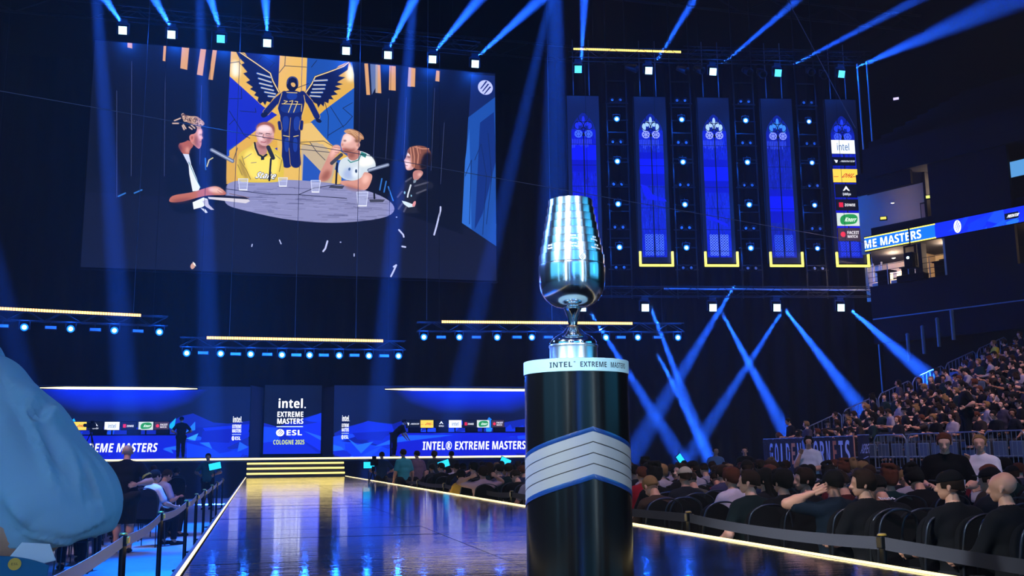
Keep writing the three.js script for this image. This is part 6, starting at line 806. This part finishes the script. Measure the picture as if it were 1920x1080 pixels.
litter('backpack', 'rounded mauve bag on the floor close to the runway edge on the right', [6.71,0.42,-11.797], (t) => { t.position.y = 0; put('bag', crumple(0.30, 0.46, 0.2, 12), std(0x7c6468, 0.8), t); put('strap', tube([[-0.1, 0.42, 0.14], [-0.12, 0.2, 0.22], [-0.1, 0.05, 0.18]], 0.012), std(0x2c2426, 0.85), t); });

// ---------------------------------------------------------------- the rest of the floor audience
const HAIRS = ['short', 'short', 'full', 'full', 'curly', 'long', 'cap'], HC = ['black', 'brown', 'brown', 'black', 'fair', 'red'], SHIRTS = [[BLK, 'black'], [BLK, 'black'], [0x10131c, 'navy'], [0x15161b, 'dark grey'], [0x2a2320, 'brown'], [0x3a3646, 'violet-grey'], [0x8d8694, 'pale grey'], [0x0e2426, 'dark green'], [0x5c1822, 'dark red'], [0x202a44, 'blue']];
const HW = { short: 'short hair', full: 'thick hair', curly: 'curly hair', long: 'long hair', cap: 'a cap' };
const takenSpots = [...seatedNear, ...standing].map(([p]) => p);
const nth = (n) => ['first', 'second', 'third', 'fourth', 'fifth', 'sixth', 'seventh', 'eighth', 'ninth', 'tenth', 'eleventh', 'twelfth', 'thirteenth', 'fourteenth', 'fifteenth', 'sixteenth', 'seventeenth', 'eighteenth', 'nineteenth', 'twentieth'][n] ?? `${n + 1}th`;
function scatter(x0, x1, z0, z1, keep, where, dz = 0.92, dx = 0.56, skipChair = 0, side = 'from runway') {
  let row = 0;
  for (let z = z0; z > z1; z -= dz, row++) for (let x = x0 + 0.2 * rnd(), n = 0; x < x1; x += dx) {
    if (rnd() > keep || takenSpots.some((p) => Math.hypot(p[0] - x, p[2] - z) < (p.seat ? 0.55 : 0.74))) continue;
    const hair = pick(HAIRS), hc = pick(HC), [sc, sw] = pick(SHIRTS), pose = pick(['sit', 'sit', 'forward', 'phone', 'turned', 'crossed']), near = z > -17 ? 1 : 0, spot = [x, 0, z]; spot.seat = 1; takenSpots.push(spot);
    person({ at: [x, 0, z], near, pose, hair, hairColor: hair === 'cap' ? 'cap' : hc, shirt: sc, sleeve: rnd() > 0.55, turn: (rnd() - 0.35) * 0.8, skinTone: Math.floor(rnd() * 5), headYaw: [-0.4, 0, 0.5][Math.floor(rnd() * 3)], scale: 0.96 + 0.09 * rnd(), label: `spectator with ${HW[hair]} in ${sw}, ${where}, ${nth(row)} row, ${nth(n)} ${side}`, group: `spectators in the ${where}` });
    if (rnd() > skipChair) chair(x, z + 0.02, 0, `black chair under a spectator, ${where}, ${nth(row)} row, ${nth(n)} ${side}`, `occupied chairs in the ${where}`);
    n++;
  }
}
seedNow = 4242;
scatter(5.3, 12.5, -9.4, -22, 0.50, 'right floor seats');
scatter(5.2, 14, -22, -30, 0.30, 'far right seats', 1.0, 0.7, 0.4);
scatter(4.75, 6.6, -15.5, -29, 0.72, 'seats left of pedestal', 0.98, 0.62);
scatter(-3.9, -1.9, -15.5, -34, 0.55, 'left floor seats', 1.15, 0.7, 0, 'from left');

// ---------------------------------------------------------------- the raised seating tier on the right
const tierAt = (x, y, z) => { const a = -1.442; return [16.96 + x * Math.cos(a) + z * Math.sin(a), y, -31.75 - x * Math.sin(a) + z * Math.cos(a)]; };
const TR = -1.442, ROWS = 15, RISE = 0.30, GO = 0.82, TB = 1.0;
const tier = structGroup('floor_tier', tierAt(0, 0, 0), TR);
for (let k = 0; k < ROWS; k++) put('step', box(26, TB + RISE * k, GO, 13.0, (TB + RISE * k) / 2, -GO * (k + 0.5)), matte(k % 2 ? 0x16171c : 0x191a20), tier);
put('end_wall', box(0.2, 1.0, 12, -0.12, 0.5, -6), M.dark, tier);
// seats and spectators
const seatShell = rbox(0.44, 0.40, 0.05, 0.03, 0, 0.62, 0.20, 2).rotateX(0.0), seatPan = rbox(0.43, 0.06, 0.38, 0.025, 0, 0.42, 0.0, 2), seatFoot = [box(0.05, 0.42, 0.05, -0.18, 0.2, 0.18), box(0.05, 0.42, 0.05, 0.18, 0.2, 0.18)], seatMat = std(0x4a5a74, 0.6), seatFootGeo = mergeGeometries(seatFoot.map(plain));
const visible = (p) => { const q = V(p).sub(camera.position).applyQuaternion(camera.quaternion.clone().invert()); return 960 + 1880 * q.x / -q.z; };
camera.updateMatrixWorld(); seedNow = 777;
const tierWords = 'in the raised tier behind the crowd barriers';
let tierCount = 0;
for (let k = 0; k < ROWS; k++) for (let j = 0; j < 34; j++) {
  const x = 0.55 + j * 0.54, p = tierAt(x, TB + RISE * k, -GO * (k + 0.70)), px = visible(p); if (px > 1945) break;
  const turn = 0.62 + TR + Math.PI / 2 + 0.0, seatTurn = TR + Math.PI;
  const s = thing('arena_seat', `grey-blue plastic arena seat, ${nth(k)} tier row, ${nth(j)} from the stage-end railing`, 'seat', p, seatTurn, k === 0 && px > 1700 ? 'empty front-row tier seats' : 'tier seats'); put('seat_back', seatShell, seatMat, s); put('seat_pan', seatPan, seatMat, s); put('foot', seatFootGeo, M.dark, s);
  const empty = (k === 0 && px > 1690) || j < 2 && k > 1 && rnd() < 0.75 || rnd() < 0.16; if (empty || tierCount > 165) continue; tierCount++;
  const hair = pick(HAIRS), hc = pick(HC), [sc, sw] = pick([...SHIRTS.slice(0, 8), [BLK, 'black'], [BLK, 'black'], [BLK, 'black'], [0x10131c, 'navy'], [0x15161b, 'dark grey']]), pose = pick(['sit', 'forward', 'phone', 'crossed', 'turned', 'pointing', 'sit', 'phone']);
  person({ at: p, near: 0, pose, hair, hairColor: hair === 'cap' ? 'cap' : hc, shirt: sc, sleeve: rnd() > 0.8, trousers: pick([0x12141b, 0x1b1f2a, 0x3a3c44, 0x15171c]), turn: seatTurn - 0.1 - 0.5 * rnd(), skinTone: Math.floor(rnd() * 5), headYaw: pick([-0.5, 0, 0.3]), label: `spectator with ${HW[hair]} in ${sw}, ${nth(k)} tier row, ${nth(j)} from the stage-end railing`, group: 'spectators in the raised tier', noShoes: true });
}
const standUp = (p, o) => person({ at: p, near: 0, pose: 'stand', ...o });
standUp([18.6,2.536,-23.538].map((v, i) => i === 1 ? TB + RISE * 2 : v), { pose: 'hips', hair: 'short', hairColor: 'black', shirt: BLK, label: 'big man in a black T-shirt standing in the tier aisle, hands low', turn: 1.2, build: 1.18, scale: 1.05 });
standUp(tierAt(5.6, TB + RISE * 11, -GO * 11.5), { hair: 'cap', shirt: 0x050608, label: 'dark figure in a cap standing high in the tier at the right edge', turn: 1.4, scale: 1.08 });
standUp(tierAt(1.3, TB + RISE * 11, -GO * 11.6), { pose: 'sit', hair: 'short', hairColor: 'fair', shirt: 0xc9a82a, label: 'spectator in a bright yellow shirt near the top of the railing', turn: 1.3 });
standUp(tierAt(0.8, TB, -GO * 0.6), { pose: 'cup', hair: 'short', hairColor: 'black', shirt: 0x0c1020, label: 'man in a dark jersey reaching over the lettered banner', turn: 1.5 });
// steel barriers in front and sloping rails up the side
const barMat = std(0x7f858f, 0.4, 0.7);
function barrier(label, p, turn, w, h, slope = 0, n = 10) {
  const t = thing('crowd_barrier', label, 'barrier', p, turn), y = (x) => slope * x, loop = [[-w / 2, 0.06], [-w / 2, h - 0.14], [-w / 2 + 0.12, h], [w / 2 - 0.12, h], [w / 2, h - 0.14], [w / 2, 0.06]].map(([x, v]) => [x, v + y(x), 0]);
  const path = new THREE.CurvePath(); for (let i = 0; i < 5; i++) path.add(new THREE.LineCurve3(V(loop[i]), V(loop[i + 1]))); put('frame', [new THREE.TubeGeometry(path, 48, 0.021, 6), bar([-w / 2, 0.12 + y(-w / 2), 0], [w / 2, 0.12 + y(w / 2), 0], 0.018, 6)], barMat, t);
  for (let i = 1; i < n; i++) { const x = -w / 2 + w * i / n; put('bar', bar([x, 0.12 + y(x), 0], [x, h + y(x), 0], 0.009, 5), barMat, t); }
  for (const s of [-1, 1]) put('foot', box(0.05, 0.04 + 0.03, 0.4, s * w * 0.42, 0.035 + y(s * w * 0.42), 0), barMat, t); return t;
}
for (let k = 0; k < 5; k++) barrier(`${ORD[k]} steel crowd barrier from the left in front of the tier, right of the banners`, tierAt(5.95 + k * 1.36, TB, -0.05), TR, 1.3, 1.06, 0, 9);
for (let k = 0; k < 7; k++) barrier(`${ORD[k]} sloping steel railing from the bottom along the stage end of the tier`, tierAt(0.06, TB + RISE * 2 * k + 0.25 * RISE, -GO * (2 * k + 1)), TR + Math.PI / 2, 1.56, 1.06, RISE / GO, 9);
// banners on the tier front
function banner(label, x0, x1, y0, y1, draw) {
  const w = x1 - x0, h = y1 - y0, [c, g] = canvas(Math.round(w * 140), Math.round(h * 140)); draw(g, c.width, c.height);
  const t = thing('banner', label, 'banner', tierAt((x0 + x1) / 2, (y0 + y1) / 2, 0.10), TR), geo = new THREE.PlaneGeometry(w, h, 40, 8), a = geo.attributes.position; for (let i = 0; i < a.count; i++) a.setZ(i, 0.02 * Math.sin(a.getX(i) * 7) * (0.5 - a.getY(i) / h) + 0.012 * Math.sin(a.getX(i) * 17 + a.getY(i) * 4)); geo.computeVertexNormals();
  put('cloth', geo, new THREE.MeshStandardMaterial({ map: colorMap(c), roughness: 0.9, side: THREE.DoubleSide }), t); put('hanging_rod', bar([-w / 2, h / 2, -0.02], [w / 2, h / 2, -0.02], 0.018, 8), barMat, t); return t;
}
const spray = (g, W, H, n, a, b) => { for (let i = 0; i < n; i++) { g.fillStyle = pick([a, b]); g.fillRect(W * rnd(), H * rnd() ** 2 * 0.5, 2 + 3 * rnd(), 2 + 3 * rnd()); } };
banner('dark blue banner with tall spiky pale letters reading GOLDEN HORNETS', 0.0, 4.55, 0.9, 2.06, (g, W, H) => {
  g.fillStyle = '#141c34'; g.fillRect(0, 0, W, H); spray(g, W, H, 260, '#33415f', '#0c1224');
  const L = 'GOLDEN', R = 'HORNETS'; [...L].forEach((ch, i) => words(g, ch, W * (0.07 + i * 0.066), H * 0.13, W * 0.054, H * 0.6, i === 4 ? '#d89070' : '#a8ccff')); [...R].forEach((ch, i) => words(g, ch, W * (0.52 + i * 0.066), H * 0.10, W * 0.054, H * 0.62, i === 4 ? '#c8785a' : '#b4ccff'));
  poly(g, '#6f9fe6', [W * 0.46, H * 0.1, W * 0.485, H * 0.02, W * 0.50, H * 0.3, W * 0.47, H * 0.55]);
});
banner('small dark blue banner with a slanting white word and an underline', 4.75, 5.25, 1.15, 2.08, (g, W, H) => { g.fillStyle = '#10162c'; g.fillRect(0, 0, W, H); words(g, 'ASPEN', W * 0.06, H * 0.28, W * 0.86, H * 0.3, '#a9b4dc', { italic: 0.2 }); line(g, '#a9b4dc', 4, [W * 0.2, H * 0.78, W * 0.9, H * 0.68]); });
tag(put('banner_post', bar(tierAt(4.62, 0.9, 0.12), tierAt(4.62, 2.15, 0.12), 0.025, 8), std(0x9a6a58, 0.6)), 'thin reddish post between the two banners', 'post');
{ const t = thing('fabric_panel', 'dark skirt of cloth under the banners along the foot of the tier', 'panel', tierAt(7, 0.5, 0.06), TR); put('cloth', box(14, 0.98, 0.03), M.cloth, t); put('top_rail', bar([-7, 0.5, 0], [7, 0.5, 0], 0.02, 8), M.truss, t); }

// ---------------------------------------------------------------- boxes, ribbon screen and balcony above the tier
const wallAt = (x, y, z) => { const a = -1.159; return [26.5 + x * Math.cos(a) + z * Math.sin(a), y, -39.4 - x * Math.sin(a) + z * Math.cos(a)]; };
const WR = -1.159, suite = structGroup('wall_suites', wallAt(0, 0, 0), WR), navyWall = matte(0x14161e), plaster = std(0xb9a68a, 0.8), slab = matte(0x16171d);
put('balcony_front', box(28, 2.55, 0.3, 14.3, 7.62, 0.1), navyWall, suite); put('lower_wall', box(28, 3.2, 0.3, 14.3, 4.8, -0.6), M.black, suite);
const slabShape = new THREE.Shape(); slabShape.moveTo(0.3, 0); slabShape.lineTo(28, 0); slabShape.lineTo(28, 5); slabShape.lineTo(-2.75, 5); slabShape.closePath(); const slabGeo = (y, h) => new THREE.ExtrudeGeometry(slabShape, { depth: h, bevelEnabled: false }).rotateX(-Math.PI / 2).translate(0, y, 0.02);
put('floor_slab', slabGeo(8.65, 0.3), slab, suite); put('upper_slab', slabGeo(10.62, 0.45), slab, suite); put('roof_slab', slabGeo(13.95, 0.3), slab, suite);
const wx = [[3.699,9.323,0], [2.336,10.012,0], [6.757,9.491,0], [3.325,11.721,0], [2.493,11.889,0], [6.749,12.136,0]].map((p) => p[0]);
put('room_back', box(wx[0] + 2.3, 1.8, 0.15, (wx[0] - 2.3) / 2, 9.8, -3.6), plaster, suite); put('side_wall', box(0.15, 1.8, 3.6, wx[0] + 0.1, 9.8, -1.8), plaster, suite); put('pillar', box(0.35, 1.8, 0.4, wx[1], 9.8, -0.6), slab, suite); put('blank_wall', box(wx[2] - wx[0] - 0.1, 1.85, 0.2, (wx[2] + wx[0]) / 2 + 0.12, 9.78, 0.0), navyWall, suite);
put('partition', box(0.12, 1.8, 1.6, wx[1] - 1.0, 9.8, -2.8), std(0x8f7d68, 0.8), suite); put('next_room_back', box(4, 1.8, 0.15, wx[2] + 2, 9.8, -2.4), std(0x9a7060, 0.8), suite);
put('upper_wall', box(wx[5] - wx[3], 3.0, 0.2, (wx[5] + wx[3]) / 2, 12.6, -0.1), navyWall, suite); put('upper_room_back', box(wx[3] + 1.9, 3, 0.15, (wx[3] - 1.9) / 2, 12.6, -2.8), std(0x6d675c, 0.8), suite); put('upper_side_wall', box(0.12, 3, 1.5, wx[3] + 0.02, 12.6, -0.9), plaster, suite); put('upper_mid_wall', box(0.12, 3, 1.6, wx[4], 12.6, -1.9), slab, suite); put('upper_parapet', box(28, 0.7, 0.2, 14.3, 11.3, -0.25), slab, suite); put('upper_fascia', box(28, 1.4, 0.3, 14.3, 14.6, 0.0), navyWall, suite);
put('upper_left_fascia', box(wx[4] + 0.2, 1.0, 0.15, (wx[4] - 0.2) / 2, 13.75, -0.1), navyWall, suite);
put('rail_tube', bar([0.4, 7.42, 0.35], [26, 7.42, 0.35], 0.03, 8), M.rail, suite);
for (const [x, y, z, i, w] of [[0.5, 10.4, -1.5, 10, 'left'], [(wx[0] + wx[1]) / 2 + 0.1, 10.4, -1.3, 10, 'right'], [wx[2] + 0.8, 10.3, -1.4, 4, 'far right'], [(wx[3] + wx[4]) / 2, 13.3, -1.4, 3, 'upper'], [0.6, 13.0, -1.6, 1.0, 'upper left']]) { const p = wallAt(x, y, z), t = thing('ceiling_lamp', `small warm ceiling lamp in the ${w} box above the tier`, 'lamp', p); put('rim', lathe([[0.07, -0.01], [0.1, -0.02], [0.1, 0.02], [0.07, 0.02]], 20), M.rail, t); put('bulb', new THREE.SphereGeometry(0.07, 14, 8).scale(1, 0.5, 1), glow(1, 0.78, 0.48, 6), t); pointLight(p, new THREE.Color(1, 0.70, 0.42), i * 4.5, 0.05); }
const fitting = (name, label, p, make) => { const t = thing(name, label, name.replace('_', ' '), wallAt(...p), WR); make(t); return t; };
fitting('wall_panel', 'lit cream panel on the back wall of the left box', [-0.75, 9.55, -3.5], (t) => { put('board', box(1.1, 0.5, 0.05), std(0xd8c49a, 0.7), t); put('frame', [box(1.2, 0.05, 0.07, 0, 0.28, 0), box(1.2, 0.05, 0.07, 0, -0.28, 0)], M.dark, t); });
[[wx[0] - 1.9, 'right-hand box'], [wx[1] - 1.45, 'box beside the pillar']].forEach(([x, w]) => fitting('picture', `dark framed picture on the wall of the ${w}`, [x, 9.95, -3.5], (t) => { put('frame', box(0.42, 0.85, 0.05), M.black, t); put('print', box(0.34, 0.75, 0.02, 0, 0, 0.03), std(0x6b4a38, 0.6), t); }));
fitting('picture', 'dark framed picture on the lit wall of the upper box', [wx[3] - 1.75, 12.35, -2.7], (t) => { put('frame', box(0.5, 1.3, 0.05), M.black, t); put('print', box(0.4, 1.15, 0.02, 0, 0, 0.03), std(0x4a3a34, 0.6), t); });
[-0.2, 0.75].forEach((x, i) => fitting('lounge_chair', `pale lounge chair, ${i ? 'right' : 'left'} one in the left box`, [x, 8.95, -1.6], (t) => { put('seat', rbox(0.7, 0.42, 0.7, 0.06, 0, 0.21, 0), std(0xa8988c, 0.8), t); put('backrest', rbox(0.7, 0.5, 0.18, 0.05, 0, 0.6, -0.28), std(0xa8988c, 0.8), t); }));
[0.55, 1.75, 3.3].forEach((x, i) => fitting('bar_table', `black high table, ${ORD[i]} from the left at the front of the boxes`, [x, 8.95, -0.7], (t) => { put('table_top', rbox(0.75, 0.05, 0.6, 0.02, 0, 0.72, 0), M.black, t); put('base', [box(0.6, 0.7, 0.06, 0, 0.36, 0.2), box(0.1, 0.7, 0.1, 0, 0.36, 0)], M.black, t); }));
{ const t = thing('box_railing', 'thin dark railing along the front of the lit boxes', 'railing', wallAt(3, 8.95, -0.1), WR); for (let i = 0; i < 4; i++) put('rail', bar([-3, 0.2 + i * 0.24, 0], [3, 0.2 + i * 0.24, 0], 0.012, 5), M.dark, t); for (let i = 0; i < 7; i++) put('post', bar([-3 + i, -0.05, 0], [-3 + i, 0.95, 0], 0.02, 6), M.rail, t); }
{ const t = thing('stage_projector', 'black hanging spotlight with a small blue lens before the lit boxes', 'lamp', wallAt(wx[1] + 0.1, 9.75, 0.35), WR); put('lamp_housing', rbox(0.45, 0.7, 0.5, 0.08), M.black, t); put('yoke', [box(0.05, 0.9, 0.08, -0.27, 0.2, 0), box(0.05, 0.9, 0.08, 0.27, 0.2, 0), box(0.6, 0.06, 0.08, 0, 0.65, 0)], M.black, t); put('base', rbox(1.3, 0.3, 0.4, 0.04, 0, -0.75, 0), M.black, t); put('lens', new THREE.SphereGeometry(0.06, 12, 8).translate(0, 0.1, 0.25), M.lampCore, t); put('hanging_pole', bar([0, 0.65, 0], [0, 1.5, 0], 0.03, 6), M.black, t); }
{ // the ribbon screen
  const x0 = 0.10, x1 = [9.048,10.984,0][0], w = x1 - x0, [c, g] = canvas(1600, 64), u = (px) => (px - x0) / w * 1600; g.fillStyle = '#0a1fc0'; g.fillRect(0, 0, 1600, 64); shards(g, u([3.496,10.865,0][0]), 0, 1600, 64, 26, 51, 0); g.fillStyle = '#0d5ad0'; g.fillRect(0, 0, u([3.496,10.865,0][0]), 64); g.fillStyle = '#f0e050'; g.fillRect(0, 0, u([3.52,10.861,0][0]), 5); g.fillRect(0, 59, u([3.52,10.861,0][0]), 5);
  words(g, 'INTEL EXTREME MASTERS', u([-2.741,10.886,0][0]), 13, u([2.872,10.746,0][0]) - u([-2.741,10.886,0][0]), 38, '#f4fbff'); g.save(); g.translate(u([4.496,10.862,0][0]), 32); g.scale(1.05, 1); roundEmblem(g, 0, 0, 27, '#fff', '#1030c0'); g.restore(); const k = u([6.482,10.904,0][0]); g.fillStyle = '#05070f'; g.fillRect(k, 18, u([7.042,10.924,0][0]) - k, 26); words(g, 'PREDATOR', k + 12, 25, u([7.042,10.924,0][0]) - k - 18, 12, '#e8eef8', { italic: 0.2 });
  const t = thing('ribbon_screen', 'long blue ribbon screen with white letters along the boxes above the tier', 'screen', wallAt((x0 + x1) / 2, 10.9, 0.12), WR); put('housing', box(w + 0.05, 0.72, 0.1, 0, 0, -0.06), M.black, t); put('display', new THREE.PlaneGeometry(w, 0.64), screenMat(c, 2.1), t); areaLight(wallAt((x0 + x1) / 2, 10.9, 0.25), wallAt((x0 + x1) / 2, 9, 20), w, 0.6, new THREE.Color(0.08, 0.2, 1), 0.6);
  const s = thing('small_screen', 'small pale blue screen in the box at the right edge', 'screen', wallAt([7.246,12.179,0][0], 12.9, -0.3), WR); put('housing', box(1.3, 0.75, 0.08, 0, 0, -0.05), M.black, s); put('display', box(1.2, 0.65, 0.01), glow(0.12, 0.4, 0.85, 0.9), s);
}
for (const [p, w, c, y] of [[[29.795,14.911,-40.153], 'green lit exit lamp high on the dark upper wall', [0.3, 0.7, 0.1]], [[30.058,8.565,-34.821], 'green lit exit lamp under the ribbon screen at the right', [0.1, 1.0, 0.25]], [[30.657,19.168,-42.002], 'pale violet lamp in the dark upper right', [0.7, 0.6, 1.0]], [[32.098,14.837,-38.337], 'pale violet lamp above the ribbon screen', [0.5, 0.45, 1.0]], [[33.62,15.754,-39.669], 'small blue lamp above the violet one', [0.15, 0.3, 0.9]], [[28.546,12.749,-37.338], 'yellow-green lamp on the upper box ceiling', [0.9, 1.0, 0.2]], [[28.107,12.422,-40.137], 'yellow lamp inside the dim upper box', [0.8, 0.7, 0.1]]]) { const t = thing('marker_lamp', w, 'lamp', p, -0.7); put('lamp_housing', rbox(0.34, 0.2, 0.12, 0.03, 0, 0, -0.08), M.black, t); put('lens', rbox(0.26, 0.12, 0.04, 0.015), glow(...c, 1.3), t); }
// dark raked upper stand far right, with pale aisle steps
{ const up = structGroup('floor_upper_stand', wallAt(0, 15.2, -1), WR); for (let k = 0; k < 9; k++) put('step', box(28, 0.55, 1.1, 14.3, 0.3 + 0.55 * k, -1.1 * k), matte(0x101116), up); }
[[24.959,6.046,-39.825], [26.307,5.945,-36.51], [26.197,6.122,-35.352], [26.056,6.284,-34.206], [25.872,6.431,-33.085]].slice(1).forEach((p, i) => { const t = thing('vomitory_post', `${ORD[i]} short pale post from the left on the dark ledge under the balcony`, 'post', p); put('tube', bar([0, -0.6, 0], [0, 0.5, 0], 0.07, 8), std(0x6a6f7a, 0.6), t); put('cap', new THREE.SphereGeometry(0.08, 10, 6).translate(0, 0.5, 0), std(0x6a6f7a, 0.6), t); });
renderer.render(scene, camera);
